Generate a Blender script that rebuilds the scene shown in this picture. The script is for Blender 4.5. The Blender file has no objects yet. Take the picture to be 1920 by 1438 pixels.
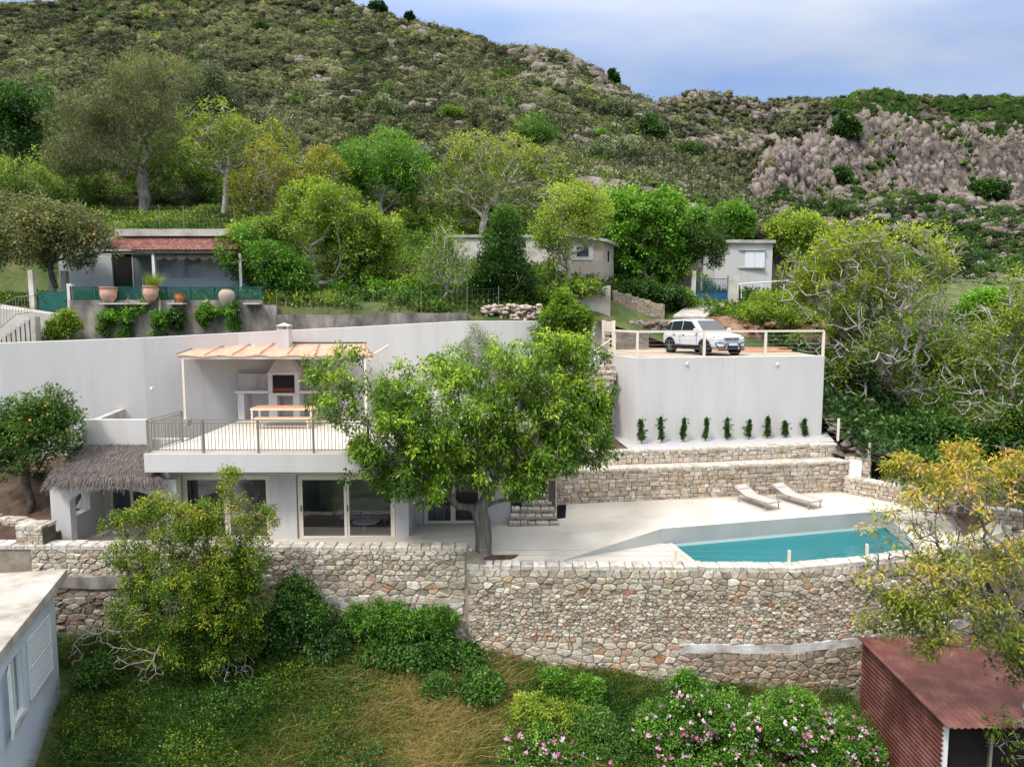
import bpy, bmesh, math, random
import numpy as np
from mathutils import Vector, Matrix, geometry
C = bpy.context.scene
COL = C.collection
rnd = random.Random(7)
# ------------------------------------------------------------------ camera
F = 1330.0
PIT = math.atan(131 / F)
cp, sp = math.cos(PIT), math.sin(PIT)
cam = bpy.data.cameras.new('camera'); co = bpy.data.objects.new('camera', cam); COL.objects.link(co)
cam.sensor_width = 36; cam.lens = 36 * F / 1920; cam.clip_start = .1; cam.clip_end = 5000
co.location = (0, 0, 0); co.rotation_euler = (math.pi / 2 - PIT, 0, 0)
C.camera = co
def dirv(u, v): return (u - 960, F * cp + (719 - v) * sp, -F * sp + (719 - v) * cp)
def P(u, v, Y):
    d = dirv(u, v); k = Y / d[1]; return Vector((d[0] * k, Y, d[2] * k))
def G(u, v, z):
    d = dirv(u, v); k = z / d[2]; return Vector((d[0] * k, d[1] * k, z))
# ------------------------------------------------------------------ light
SUN_EL, SUN_AZ = math.radians(54), math.radians(-140)     # azimuth from +Y (away from camera), negative = left
sl = bpy.data.lights.new('sun', 'SUN'); so = bpy.data.objects.new('sun', sl); COL.objects.link(so)
sl.energy = 1.8; sl.angle = math.radians(10); sl.color = (1, .95, .88)
sdir = Vector((math.sin(SUN_AZ) * math.cos(SUN_EL), math.cos(SUN_AZ) * math.cos(SUN_EL), math.sin(SUN_EL)))
so.rotation_euler = sdir.to_track_quat('Z', 'Y').to_euler()
W = bpy.data.worlds.new('World'); C.world = W; W.use_nodes = True
wn = W.node_tree; wn.nodes.clear()
def N(nt, t, **k):
    n = nt.nodes.new(t)
    for a, b in k.items(): setattr(n, a, b)
    return n
sky = N(wn, 'ShaderNodeTexSky', sky_type='NISHITA', sun_disc=False)
sky.sun_elevation = SUN_EL; sky.sun_rotation = SUN_AZ; sky.air_density = 1.0; sky.dust_density = 3
bg1 = N(wn, 'ShaderNodeBackground'); bg1.inputs[1].default_value = .13
wn.links.new(sky.outputs[0], bg1.inputs[0])
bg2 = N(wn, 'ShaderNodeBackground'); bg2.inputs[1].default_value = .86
tc = N(wn, 'ShaderNodeTexCoord'); mp = N(wn, 'ShaderNodeMapping'); mp.inputs['Scale'].default_value = (1.0, 1.3, 3.6)
mp.inputs['Location'].default_value = (.35, .1, .2)
wn.links.new(tc.outputs['Generated'], mp.inputs[0])
nz = N(wn, 'ShaderNodeTexNoise'); nz.inputs['Scale'].default_value = 2.1; nz.inputs['Detail'].default_value = 7; nz.inputs['Roughness'].default_value = .5
nz.inputs['Distortion'].default_value = .4
wn.links.new(mp.outputs[0], nz.inputs[0])
rp = N(wn, 'ShaderNodeValToRGB'); rp.color_ramp.elements[0].position = .40; rp.color_ramp.elements[1].position = .72
rp.color_ramp.elements[0].color = (.27, .49, 1.0, 1); rp.color_ramp.elements[1].color = (.84, .89, 1.0, 1)
wn.links.new(nz.outputs[0], rp.inputs[0]); wmx = N(wn, 'ShaderNodeMix', data_type='RGBA'); wn.links.new(rp.outputs[0], wmx.inputs[6]); wmx.inputs[7].default_value = (.99, .975, .96, 1); wn.links.new(wmx.outputs[2], bg2.inputs[0])
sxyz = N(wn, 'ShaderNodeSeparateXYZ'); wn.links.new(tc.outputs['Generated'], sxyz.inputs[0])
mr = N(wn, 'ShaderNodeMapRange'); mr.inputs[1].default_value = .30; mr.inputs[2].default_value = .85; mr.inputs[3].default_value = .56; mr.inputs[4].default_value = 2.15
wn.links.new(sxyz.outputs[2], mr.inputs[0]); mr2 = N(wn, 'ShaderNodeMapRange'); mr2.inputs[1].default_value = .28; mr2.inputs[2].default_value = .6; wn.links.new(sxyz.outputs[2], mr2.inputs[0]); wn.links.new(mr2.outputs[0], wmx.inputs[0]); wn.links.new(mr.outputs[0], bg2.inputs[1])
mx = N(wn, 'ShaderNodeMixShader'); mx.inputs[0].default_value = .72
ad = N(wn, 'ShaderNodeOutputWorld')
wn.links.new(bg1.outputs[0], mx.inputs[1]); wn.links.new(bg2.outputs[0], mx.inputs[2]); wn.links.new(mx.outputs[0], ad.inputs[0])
C.view_settings.view_transform = 'Standard'; C.view_settings.look = 'None'; C.view_settings.exposure = 0.56; C.view_settings.gamma = 1
C.cycles.max_bounces = 6; C.cycles.transparent_max_bounces = 12; C.cycles.caustics_reflective = False; C.cycles.caustics_refractive = False
C.cycles.use_denoising = True
# ------------------------------------------------------------------ materials
MATS = {}
LG = {'leaf_green': 2.8, 'leaf_bright': 2.4, 'leaf_yellow': 2.15, 'leaf_bronze': 2.0, 'leaf_ochre': 1.7, 'leaf_scrub': 1.9, 'leaf_pome': 2.4, 'mound_leaf_scrub': 2.7, 'mound_leaf_green': 2.6, 'mound_leaf_ochre': 2.0, 'mound_leaf_dark': 2.6, 'petals': 1, 'leaf_dark': 2.6, 'leaf_pine': 2.6, 'leaf_grass': 1.7, 'leaf_walnut': 2.5}
def ramp(nt, cols, src, lo=.3, hi=.7):
    r = N(nt, 'ShaderNodeValToRGB'); e = r.color_ramp.elements
    while len(e) < len(cols): e.new(.5)
    for i, c in enumerate(cols):
        e[i].position = lo + (hi - lo) * i / (len(cols) - 1); e[i].color = (*c, 1)
    nt.links.new(src, r.inputs[0]); return r
def mat(name, cols, scale=3, rough=.85, bump=.15, bscale=None, metal=0, attr=None, stretch=(1, 1, 1), amount=.35, spec=.3, lo=.3, hi=.7, bdist=.02):
    m = bpy.data.materials.new(name); m.use_nodes = True; nt = m.node_tree
    b = nt.nodes['Principled BSDF']; b.inputs['Roughness'].default_value = rough; b.inputs['Metallic'].default_value = metal
    b.inputs['Specular IOR Level'].default_value = spec
    g = N(nt, 'ShaderNodeNewGeometry'); mp = N(nt, 'ShaderNodeMapping'); mp.inputs['Scale'].default_value = stretch
    nt.links.new(g.outputs['Position'], mp.inputs[0])
    n = N(nt, 'ShaderNodeTexNoise'); n.inputs['Scale'].default_value = scale; n.inputs['Detail'].default_value = 6; n.inputs['Roughness'].default_value = .6
    nt.links.new(mp.outputs[0], n.inputs[0])
    if attr:
        a = N(nt, 'ShaderNodeAttribute', attribute_name=attr)
        r = ramp(nt, cols, n.outputs[0], lo, hi)
        x = N(nt, 'ShaderNodeMix', data_type='RGBA', blend_type='MULTIPLY'); x.inputs[0].default_value = 1
        nt.links.new(a.outputs['Color'], x.inputs[6]); nt.links.new(r.outputs[0], x.inputs[7])
        nt.links.new(x.outputs[2], b.inputs['Base Color'])
    else:
        if len(cols) == 1: b.inputs['Base Color'].default_value = (*cols[0], 1)
        else:
            r = ramp(nt, cols, n.outputs[0], lo, hi); nt.links.new(r.outputs[0], b.inputs['Base Color'])
    if bump:
        n2 = N(nt, 'ShaderNodeTexNoise'); n2.inputs['Scale'].default_value = bscale or scale * 4; n2.inputs['Detail'].default_value = 5
        nt.links.new(mp.outputs[0], n2.inputs[0])
        bp = N(nt, 'ShaderNodeBump'); bp.inputs['Strength'].default_value = bump; bp.inputs['Distance'].default_value = bdist
        nt.links.new(n2.outputs[0], bp.inputs['Height']); nt.links.new(bp.outputs[0], b.inputs['Normal'])
    MATS[name] = m; return m
def leafmat(name, cols, trans=.3):
    g_ = LG.get(name, 2.0); cols = [(min(.8, q[0] * g_), min(.8, q[1] * g_), min(.8, q[2] * g_ * .75)) for q in cols] if name != 'petals' else cols
    m = bpy.data.materials.new(name); m.use_nodes = True; nt = m.node_tree
    b = nt.nodes['Principled BSDF']; b.inputs['Roughness'].default_value = .45; b.inputs['Specular IOR Level'].default_value = .35
    a = N(nt, 'ShaderNodeAttribute', attribute_name='t')
    r = ramp(nt, cols, a.outputs['Fac'], 0, 1); nt.links.new(r.outputs[0], b.inputs['Base Color'])
    t = N(nt, 'ShaderNodeBsdfTranslucent'); nt.links.new(r.outputs[0], t.inputs[0])
    x = N(nt, 'ShaderNodeMixShader'); x.inputs[0].default_value = trans
    nt.links.new(b.outputs[0], x.inputs[1]); nt.links.new(t.outputs[0], x.inputs[2]); nt.links.new(x.outputs[0], nt.nodes['Material Output'].inputs[0])
    MATS[name] = m; return m
plaster = mat('white_plaster', [(.54, .53, .515), (.59, .58, .565), (.615, .605, .59)], 1.1, .9, .12, 14, stretch=(1, 1, .22))
nt = plaster.node_tree; b_ = nt.nodes['Principled BSDF']; lk = b_.inputs['Base Color'].links[0].from_socket
g_ = N(nt, 'ShaderNodeNewGeometry'); m_ = N(nt, 'ShaderNodeMapping'); m_.inputs['Scale'].default_value = (2.6, 2.6, .10); nt.links.new(g_.outputs['Position'], m_.inputs[0]); n_ = N(nt, 'ShaderNodeTexNoise'); n_.inputs['Scale'].default_value = 1.6; n_.inputs['Detail'].default_value = 8; n_.inputs['Roughness'].default_value = .7; nt.links.new(m_.outputs[0], n_.inputs[0])
r_ = ramp(nt, [(.92, .915, .905), (.99, .988, .985), (1, 1, 1)], n_.outputs[0], .30, .60); x_ = N(nt, 'ShaderNodeMix', data_type='RGBA', blend_type='MULTIPLY'); x_.inputs[0].default_value = 1; nt.links.new(lk, x_.inputs[6]); nt.links.new(r_.outputs[0], x_.inputs[7]); nt.links.new(x_.outputs[2], b_.inputs['Base Color'])
plaster_old = mat('old_plaster', [(.36, .33, .29), (.55, .52, .47), (.66, .64, .6)], .9, .92, .3, 9)
plaster_blue_shade = mat('blue_shaded_plaster', [(.52, .59, .68), (.60, .66, .74)], .8, .9, .2, 10)  # white wall with its blue shade put into the base colour
lshutter = mat('white_paint', [(.74, .76, .79)], 3, .5, 0)
concrete = mat('concrete', [(.06, .055, .05), (.20, .18, .155), (.38, .35, .31)], 1.3, .95, .5, 12, stretch=(1, 1, .5))
concrete_l = mat('light_concrete', [(.28, .26, .23), (.45, .42, .38), (.55, .53, .49)], 1.2, .95, .4, 12)
screed = mat('pale_screed', [(.46, .415, .35), (.56, .52, .455), (.61, .575, .515)], .45, .7, .06, 20)
poolwall = mat('pool_plaster', [(.36, .375, .355), (.46, .47, .45)], .8, .7, .05, 20)
poolfloor = mat('pool_floor', [(.55, .68, .66), (.62, .74, .72)], .6, .6, 0)
cream = mat('cream_metal', [(.78, .70, .58)], 3, .45, 0)
greymetal = mat('taupe_metal', [(.22, .205, .16)], 3, .5, 0)
blackp = mat('black_plastic', [(.012, .012, .014)], 3, .5, 0)
darkint = mat('dark_opening', [(.02, .018, .016)], 3, .9, 0)
wood = mat('orange_wood', [(.55, .26, .14), (.72, .38, .22)], 4, .6, .1, stretch=(1, 8, 8))
pinew = mat('cream_wood', [(.76, .62, .47), (.82, .70, .55)], 4, .6, 0)
reed = mat('reed_cane', [(.42, .22, .14), (.56, .33, .23), (.64, .42, .31)], 9, .8, .5, 30, stretch=(1, .15, 1))
thatch = mat('grey_thatch', [(.045, .04, .037), (.14, .12, .11), (.26, .23, .21)], 26, .95, .9, 60, stretch=(1, .10, .4), bdist=.05)
terracotta = mat('terracotta', [(.50, .27, .19), (.66, .40, .30)], 5, .85, .1)
terra_red = mat('red_terracotta', [(.42, .12, .05), (.52, .18, .08)], 6, .8, .1)
terra_pale = mat('pale_terracotta', [(.34, .27, .22), (.48, .38, .31)], 6, .85, .2, stretch=(1, 1, 6))
tile = mat('red_tile', [(.08, .032, .027), (.19, .075, .06), (.30, .15, .125)], 4, .85, .3)
greenp = mat('green_paint', [(.015, .10, .085)], 3, .5, 0)
bluep = mat('blue_paint', [(.02, .09, .24)], 3, .5, 0)
maroon = mat('maroon_sheet', [(.10, .032, .027), (.15, .054, .046), (.22, .11, .09)], 1.6, .55, .08, 30)
bark = mat('grey_bark', [(.10, .085, .075), (.22, .20, .18), (.36, .33, .31)], 9, .95, 1, 20, stretch=(1, 1, .12), bdist=.10)
bark_l = mat('pale_bark', [(.22, .19, .17), (.36, .33, .30), (.48, .45, .43)], 5, .95, .5, 20)
bark_d = mat('dark_bark', [(.05, .04, .033), (.12, .10, .08)], 5, .95, .6, 20)
soil = mat('brown_soil', [(.035, .022, .016), (.09, .058, .042), (.14, .09, .065)], 2, .95, .8, 10, bdist=.05)
redsoil = mat('red_soil', [(.10, .05, .03), (.25, .135, .085), (.38, .27, .19)], 1.1, .95, .9, 5, bdist=.1)
grassg = mat('grassy_ground', [(.025, .05, .014), (.055, .09, .022), (.12, .13, .045), (.20, .17, .08)], .55, .95, .8, 6, bdist=.1, lo=.25, hi=.75)
gravel = mat('gravel_white', [(.30, .30, .31), (.62, .61, .6)], 26, .9, .8, 40, bdist=.03)
stonem = mat('wall_stone', [(.46, .42, .36), (.78, .75, .71), (.98, .95, .90)], 6, .92, .7, 26, attr='Col', bdist=.03)
mortar = mat('mortar', [(.19, .155, .115), (.30, .255, .20), (.40, .35, .285)], 2.5, .95, .6, 22)
mortar_d = mat('dark_joint', [(.05, .04, .032), (.14, .115, .09)], 3, .95, .5, 22)
rockm = mat('rock', [(.07, .06, .05), (.20, .165, .14), (.32, .28, .25)], .5, .95, .9, 2.0, bdist=.5)
curtainm = mat('curtain_cloth', [(.22, .24, .28), (.34, .36, .40)], 30, .9, .2, 30, stretch=(1, 1, .05))
intw = mat('interior_wall', [(.40, .40, .42)], 3, .9, 0)
sofa_m = mat('sofa_fabric', [(.33, .31, .35)], 3, .9, .2, 60)
carw = mat('car_white', [(.60, .615, .65)], 3, .22, 0, spec=.6)
tyre = mat('tyre_rubber', [(.016, .016, .017)], 3, .8, 0)
silver = mat('silver_metal', [(.50, .51, .53)], 3, .3, 0, metal=.8)
carglass = mat('car_glass', [(.022, .03, .036)], 3, .06, 0, spec=.9)
fabric_g = mat('lounger_sling', [(.42, .39, .36), (.48, .45, .42)], 40, .8, .2, 60)
taupe = mat('lounger_frame', [(.30, .26, .22)], 3, .5, 0)
pinkf = mat('pink_petal', [(.85, .42, .60), (.9, .68, .78)], 30, .7, 0)
orangef = mat('orange_peel', [(.75, .36, .05)], 3, .5, 0)
glass = bpy.data.materials.new('window_glass'); glass.use_nodes = True
nt = glass.node_tree; nt.nodes.clear()
o_ = N(nt, 'ShaderNodeOutputMaterial'); tr = N(nt, 'ShaderNodeBsdfTransparent'); tr.inputs[0].default_value = (.62, .64, .68, 1)
gl = N(nt, 'ShaderNodeBsdfGlossy'); gl.inputs['Roughness'].default_value = .01; fr = N(nt, 'ShaderNodeFresnel'); fr.inputs[0].default_value = 1.9
x = N(nt, 'ShaderNodeMixShader'); nt.links.new(fr.outputs[0], x.inputs[0]); nt.links.new(tr.outputs[0], x.inputs[1]); nt.links.new(gl.outputs[0], x.inputs[2]); nt.links.new(x.outputs[0], o_.inputs[0])
water = bpy.data.materials.new('pool_water'); water.use_nodes = True
nt = water.node_tree; nt.nodes.clear()
o_ = N(nt, 'ShaderNodeOutputMaterial'); tr = N(nt, 'ShaderNodeBsdfTransparent'); tr.inputs[0].default_value = (.16, .66, .68, 1)
df = N(nt, 'ShaderNodeBsdfDiffuse'); df.inputs[0].default_value = (.025, .28, .33, 1)
m1 = N(nt, 'ShaderNodeMixShader'); m1.inputs[0].default_value = .42; nt.links.new(tr.outputs[0], m1.inputs[1]); nt.links.new(df.outputs[0], m1.inputs[2])
gl = N(nt, 'ShaderNodeBsdfGlossy'); gl.inputs['Roughness'].default_value = .06; fr = N(nt, 'ShaderNodeFresnel'); fr.inputs[0].default_value = 1.33
nn = N(nt, 'ShaderNodeTexNoise'); nn.inputs['Scale'].default_value = 5; bb = N(nt, 'ShaderNodeBump'); bb.inputs['Strength'].default_value = .3; bb.inputs['Distance'].default_value = .05
gg = N(nt, 'ShaderNodeNewGeometry'); nt.links.new(gg.outputs['Position'], nn.inputs[0]); nt.links.new(nn.outputs[0], bb.inputs['Height'])
nt.links.new(bb.outputs[0], gl.inputs['Normal']); nt.links.new(bb.outputs[0], fr.inputs['Normal'])
x = N(nt, 'ShaderNodeMixShader'); nt.links.new(fr.outputs[0], x.inputs[0]); nt.links.new(m1.outputs[0], x.inputs[1]); nt.links.new(gl.outputs[0], x.inputs[2]); nt.links.new(x.outputs[0], o_.inputs[0])
leafmat('leaf_walnut', [(.014, .035, .004), (.045, .09, .009), (.115, .185, .016), (.25, .30, .04)], .38)
leafmat('leaf_green', [(.016, .038, .005), (.05, .09, .012), (.13, .18, .024), (.27, .30, .05)], .38)
leafmat('leaf_bright', [(.016, .045, .006), (.04, .10, .012), (.085, .18, .022), (.17, .28, .04)], .3)
leafmat('leaf_yellow', [(.035, .06, .008), (.09, .13, .014), (.19, .235, .025), (.42, .42, .07)], .42)
leafmat('leaf_ochre', [(.05, .07, .010), (.12, .135, .018), (.24, .24, .03), (.42, .36, .07)], .4)
leafmat('leaf_dark', [(.006, .018, .004), (.013, .036, .007), (.03, .07, .012), (.06, .12, .02)], .22)
leafmat('leaf_olive', [(.035, .05, .028), (.08, .10, .06), (.15, .18, .11), (.22, .25, .16)], .25)
leafmat('leaf_pine', [(.022, .03, .014), (.055, .065, .03), (.11, .115, .05), (.19, .17, .08)], .3)
leafmat('leaf_bronze', [(.022, .04, .006), (.055, .085, .010), (.125, .16, .02), (.30, .25, .04), (.46, .22, .07)], .38)
leafmat('leaf_pome', [(.010, .032, .004), (.028, .07, .007), (.09, .135, .012), (.20, .20, .02), (.34, .17, .03)], .35)
leafmat('leaf_citrus', [(.012, .03, .007), (.026, .06, .011), (.055, .105, .018), (.12, .17, .035)], .25)
leafmat('leaf_grass', [(.010, .035, .006), (.03, .075, .010), (.085, .11, .022), (.21, .18, .07), (.37, .27, .16)], .3)
leafmat('leaf_scrub', [(.022, .026, .018), (.045, .052, .033), (.082, .092, .055), (.135, .145, .085), (.21, .19, .09)], .15)
# ------------------------------------------------------------------ object helpers
def moundmat(name, cols):
    m = leafmat(name, cols, .06); nt = m.node_tree; b = nt.nodes['Principled BSDF']; b.inputs['Roughness'].default_value = .9; b.inputs['Specular IOR Level'].default_value = .1
    g = N(nt, 'ShaderNodeNewGeometry'); n1 = N(nt, 'ShaderNodeTexNoise'); n1.inputs['Scale'].default_value = 2.2; n1.inputs['Detail'].default_value = 6; n1.inputs['Roughness'].default_value = .75; nt.links.new(g.outputs['Position'], n1.inputs[0])
    a = [n for n in nt.nodes if n.bl_idname == 'ShaderNodeAttribute'][0]; r = [n for n in nt.nodes if n.bl_idname == 'ShaderNodeValToRGB'][0]
    q = N(nt, 'ShaderNodeMath', operation='MULTIPLY_ADD'); nt.links.new(n1.outputs[0], q.inputs[0]); q.inputs[1].default_value = 1.7; q.inputs[2].default_value = -.85  # noise also drives the bump, so crevice shade is painted into the colour
    q2 = N(nt, 'ShaderNodeMath', operation='ADD'); nt.links.new(q.outputs[0], q2.inputs[0]); nt.links.new(a.outputs['Fac'], q2.inputs[1]); nt.links.new(q2.outputs[0], r.inputs[0])
    bp = N(nt, 'ShaderNodeBump'); bp.inputs['Strength'].default_value = 1; bp.inputs['Distance'].default_value = 1.1; nt.links.new(n1.outputs[0], bp.inputs['Height']); nt.links.new(bp.outputs[0], b.inputs['Normal']); return m
def link(o, parent=None):
    COL.objects.link(o)
    if parent: o.parent = parent
    return o
def thing(name, label, cat, group=None, loc=(0, 0, 0)):
    o = bpy.data.objects.new(name, None); o.empty_display_size = .2; link(o); o.location = loc
    o['label'] = label; o['category'] = cat
    if group: o['group'] = group
    return o
def tag(o, label=None, cat=None, group=None, kind=None):
    for k, v in (('label', label), ('category', cat), ('group', group), ('kind', kind)):
        if v: o[k] = v
    return o
def npmesh(name, V, Fc, mats, parent=None, midx=None, t=None, col=None, smooth=False):
    V = np.asarray(V, dtype=np.float32)
    q_ = parent
    while q_ is not None: V = V - np.array(q_.location, dtype=np.float32); q_ = q_.parent
    me = bpy.data.meshes.new(name)
    if isinstance(Fc, np.ndarray):
        n, k = Fc.shape
        me.vertices.add(len(V)); me.vertices.foreach_set('co', V.ravel())
        me.loops.add(n * k); me.polygons.add(n)
        me.loops.foreach_set('vertex_index', Fc.astype(np.int32).ravel())
        me.polygons.foreach_set('loop_start', np.arange(0, n * k, k, dtype=np.int32))
        me.polygons.foreach_set('loop_total', np.full(n, k, dtype=np.int32))
        me.update(calc_edges=True)
    else:
        me.from_pydata([tuple(map(float, v)) for v in V], [], Fc)
    for m in (mats if isinstance(mats, (list, tuple)) else [mats]): me.materials.append(m)
    if midx is not None: me.polygons.foreach_set('material_index', np.asarray(midx, dtype=np.int32))
    if t is not None:
        a = me.attributes.new('t', 'FLOAT', 'FACE'); a.data.foreach_set('value', np.asarray(t, dtype=np.float32))
    if col is not None:
        a = me.attributes.new('Col', 'FLOAT_COLOR', 'FACE'); cc = np.ones((len(col), 4), dtype=np.float32); cc[:, :3] = col
        a.data.foreach_set('color', cc.ravel())
    if smooth: me.polygons.foreach_set('use_smooth', np.ones(len(me.polygons), dtype=bool))
    me.update()
    return link(bpy.data.objects.new(name, me), parent)
class MB:
    def __init__(s): s.v = []; s.f = []; s.m = []; s.cur = 0
    def add(s, vs, fs):
        b = len(s.v); s.v += [tuple(v) for v in vs]; s.f += [tuple(b + i for i in f) for f in fs]; s.m += [s.cur] * len(fs); return s
    def box(s, x0, x1, y0, y1, z0, z1):
        return s.add([(x0, y0, z0), (x1, y0, z0), (x1, y1, z0), (x0, y1, z0), (x0, y0, z1), (x1, y0, z1), (x1, y1, z1), (x0, y1, z1)],
                     [(0, 3, 2, 1), (4, 5, 6, 7), (0, 1, 5, 4), (1, 2, 6, 5), (2, 3, 7, 6), (3, 0, 4, 7)])
    def bar(s, a, b, w, h=None, up=(0, 0, 1)):
        h = h or w; a = Vector(a); b = Vector(b); d = (b - a).normalized(); u = Vector(up)
        if abs(d.dot(u)) > .95: u = Vector((0, 1, 0))
        r = d.cross(u).normalized() * w / 2; q = r.cross(d).normalized() * h / 2
        return s.add([a - r - q, a + r - q, a + r + q, a - r + q, b - r - q, b + r - q, b + r + q, b - r + q],
                     [(0, 3, 2, 1), (4, 5, 6, 7), (0, 1, 5, 4), (1, 2, 6, 5), (2, 3, 7, 6), (3, 0, 4, 7)])
    def tube(s, pts, r, n=6):
        pts = [Vector(p) for p in pts]; b = len(s.v); rs = r if isinstance(r, (list, tuple)) else [r] * len(pts)
        for i, p in enumerate(pts):
            d = (pts[min(i + 1, len(pts) - 1)] - pts[max(i - 1, 0)]).normalized(); u = Vector((0, 0, 1)) if abs(d.z) < .9 else Vector((0, 1, 0))
            a = d.cross(u).normalized(); c = a.cross(d)
            for k in range(n):
                t = 2 * math.pi * k / n; s.v.append(tuple(p + (a * math.cos(t) + c * math.sin(t)) * rs[i]))
        for i in range(len(pts) - 1):
            for k in range(n):
                k2 = (k + 1) % n; s.f.append((b + i * n + k, b + i * n + k2, b + i * n + n + k2, b + i * n + n + k)); s.m.append(s.cur)
        s.f.append(tuple(b + k for k in range(n))[::-1]); s.m.append(s.cur); s.f.append(tuple(b + (len(pts) - 1) * n + k for k in range(n))); s.m.append(s.cur)
        return s
    def lathe(s, c, prof, n=20):
        b = len(s.v)
        for r, z in prof:
            for k in range(n): s.v.append((c[0] + r * math.cos(2 * math.pi * k / n), c[1] + r * math.sin(2 * math.pi * k / n), c[2] + z))
        for i in range(len(prof) - 1):
            for k in range(n):
                k2 = (k + 1) % n; s.f.append((b + i * n + k, b + i * n + k2, b + i * n + n + k2, b + i * n + n + k)); s.m.append(s.cur)
        s.f.append(tuple(b + k for k in range(n))[::-1]); s.m.append(s.cur)
        return s
    def prism(s, poly, z0, z1):
        n = len(poly); tz = lambda i, z: z[i] if isinstance(z, (list, tuple)) else z
        vs = [(p[0], p[1], tz(i, z0)) for i, p in enumerate(poly)] + [(p[0], p[1], tz(i, z1)) for i, p in enumerate(poly)]
        tri = geometry.tessellate_polygon([[Vector((p[0], p[1], 0)) for p in poly]])
        fs = [tuple(i + n for i in t) for t in tri] + [(i, (i + 1) % n, n + (i + 1) % n, n + i) for i in range(n)] + [tuple(reversed(t)) for t in tri]
        return s.add(vs, fs)
    def build(s, name, mats, parent=None, smooth=False, fix=True):
        o = npmesh(name, s.v, s.f, mats, parent, midx=s.m)
        if fix:
            bm = bmesh.new(); bm.from_mesh(o.data); bmesh.ops.recalc_face_normals(bm, faces=bm.faces); bm.to_mesh(o.data); bm.free()
        if smooth:
            for p in o.data.polygons: p.use_smooth = True
        return o
def bevel(o, w=.02, seg=2):
    m = o.modifiers.new('b', 'BEVEL'); m.width = w; m.segments = seg; m.limit_method = 'ANGLE'; return o
# value noise
_P = np.random.RandomState(3).rand(256, 256)
def vnoise(x, y):
    x = np.asarray(x, float); y = np.asarray(y, float)
    xi = np.floor(x).astype(int); yi = np.floor(y).astype(int); fx = x - xi; fy = y - yi
    fx = fx * fx * (3 - 2 * fx); fy = fy * fy * (3 - 2 * fy); g = lambda a, b: _P[a % 256, b % 256]
    return (g(xi, yi) * (1 - fx) + g(xi + 1, yi) * fx) * (1 - fy) + (g(xi, yi + 1) * (1 - fx) + g(xi + 1, yi + 1) * fx) * fy
def fbm(x, y, o=5, g=.5):
    s = 0; a = 1; n = 0
    for i in range(o): s = s + a * vnoise(x * 2 ** i + 17.3 * i, y * 2 ** i + 9.1 * i); n += a; a *= g
    return s / n - .5
for k_, c_ in (('leaf_scrub', [(.012, .014, .010), (.036, .040, .022), (.068, .076, .042), (.115, .12, .065), (.18, .165, .08)]), ('leaf_green', [(.010, .024, .006), (.03, .06, .012), (.07, .12, .02), (.15, .20, .04)]), ('leaf_ochre', [(.04, .04, .015), (.10, .09, .03), (.20, .16, .06), (.32, .24, .10)]), ('leaf_dark', [(.006, .014, .005), (.015, .034, .009), (.035, .06, .016), (.07, .10, .03)])): moundmat('mound_' + k_, c_)
# ------------------------------------------------------------------ terrain
XS = np.array([-90, -40, -22, -12, -4, 0, 5.5, 9, 12, 15.5, 18, 24, 34, 60, 120.])
YS = np.array([26, 31, 35.8, 36.4, 40, 43.5, 44.2, 50, 60, 75, 100.])
ZG = np.array([
 [-6, -5, -4.5, -5, -5, -6.2, -6.2, -6.2, -6.2, -6.2, -7.5, -9, -9, -8, -8],
 [-3, -2.8, -2.8, -2.8, -2.6, -5.7, -5.8, -5.8, -5.8, -5.8, -6.2, -8, -8.5, -8, -8],
 [-2.6, -2.6, -2.6, -2.6, -2.4, -2.2, -2.1, -2.1, -2.1, -4.0, -5.2, -7, -7.5, -7, -7],
 [.3, .3, .45, .3, -.05, -.3, -2.1, -2.1, -2.1, -3.8, -5, -6.8, -7.3, -7, -7],
 [.8, .8, .6, .9, 1.1, .8, -.8, -1.9, -1.9, -2.4, -3.2, -5.4, -6.5, -6.5, -6],
 [1.5, 1.2, .7, 1.4, 2.0, 1.9, 1.6, -.3, -.3, -.9, -1.6, -4.2, -6, -6, -6],
 [5.0, 4.8, 4.7, 3.8, 2.2, 2.1, 1.9, -.1, .0, -.5, -1.3, -4.0, -6, -6, -6],
 [7.0, 6.5, 6.2, 5.4, 4.2, 3.6, 3.0, 1.8, 1.6, 1.3, 1, -1.5, -5, -6, -5],
 [9.5, 9, 8.6, 8, 7.5, 7, 6.5, 5, 4, 3.5, 3, 1, -2, -4, -3],
 [9, 9, 8.6, 8, 8, 8, 8, 7, 6, 5, 4, 2, 0, -1, 0],
 [9, 9, 8.6, 8, 8, 8, 8, 7, 6, 5, 4, 3, 4, 5, 6]], float)
def gz(X, Y, noise=True):
    X = np.asarray(X, float); Y = np.asarray(Y, float)
    i = np.clip(np.searchsorted(XS, X) - 1, 0, len(XS) - 2); j = np.clip(np.searchsorted(YS, Y) - 1, 0, len(YS) - 2)
    a = np.clip((X - XS[i]) / (XS[i + 1] - XS[i]), 0, 1); b = np.clip((Y - YS[j]) / (YS[j + 1] - YS[j]), 0, 1)
    z = (ZG[j, i] * (1 - a) + ZG[j, i + 1] * a) * (1 - b) + (ZG[j + 1, i] * (1 - a) + ZG[j + 1, i + 1] * a) * b
    if noise: z = z + fbm(X * .35, Y * .35, 4) * np.where(Y > 37, .8, .25) * np.where((X > 5) & (X < 13) & (Y < 42), .1, 1)
    return z
def lz(X, Y):   # lower garden
    X = np.asarray(X, float); Y = np.asarray(Y, float)
    base = np.interp(X, [-30, -13, -7, -4, 0, 3, 10, 20, 40], [-10.4, -10.6, -10.4, -10.75, -11.4, -11.9, -12.4, -12.6, -13])
    return base - np.clip(22 - Y, 0, 60) * .30 - np.clip(Y - 24, 0, 9) * .0 + fbm(X * .6, Y * .6, 4) * .5
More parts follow.
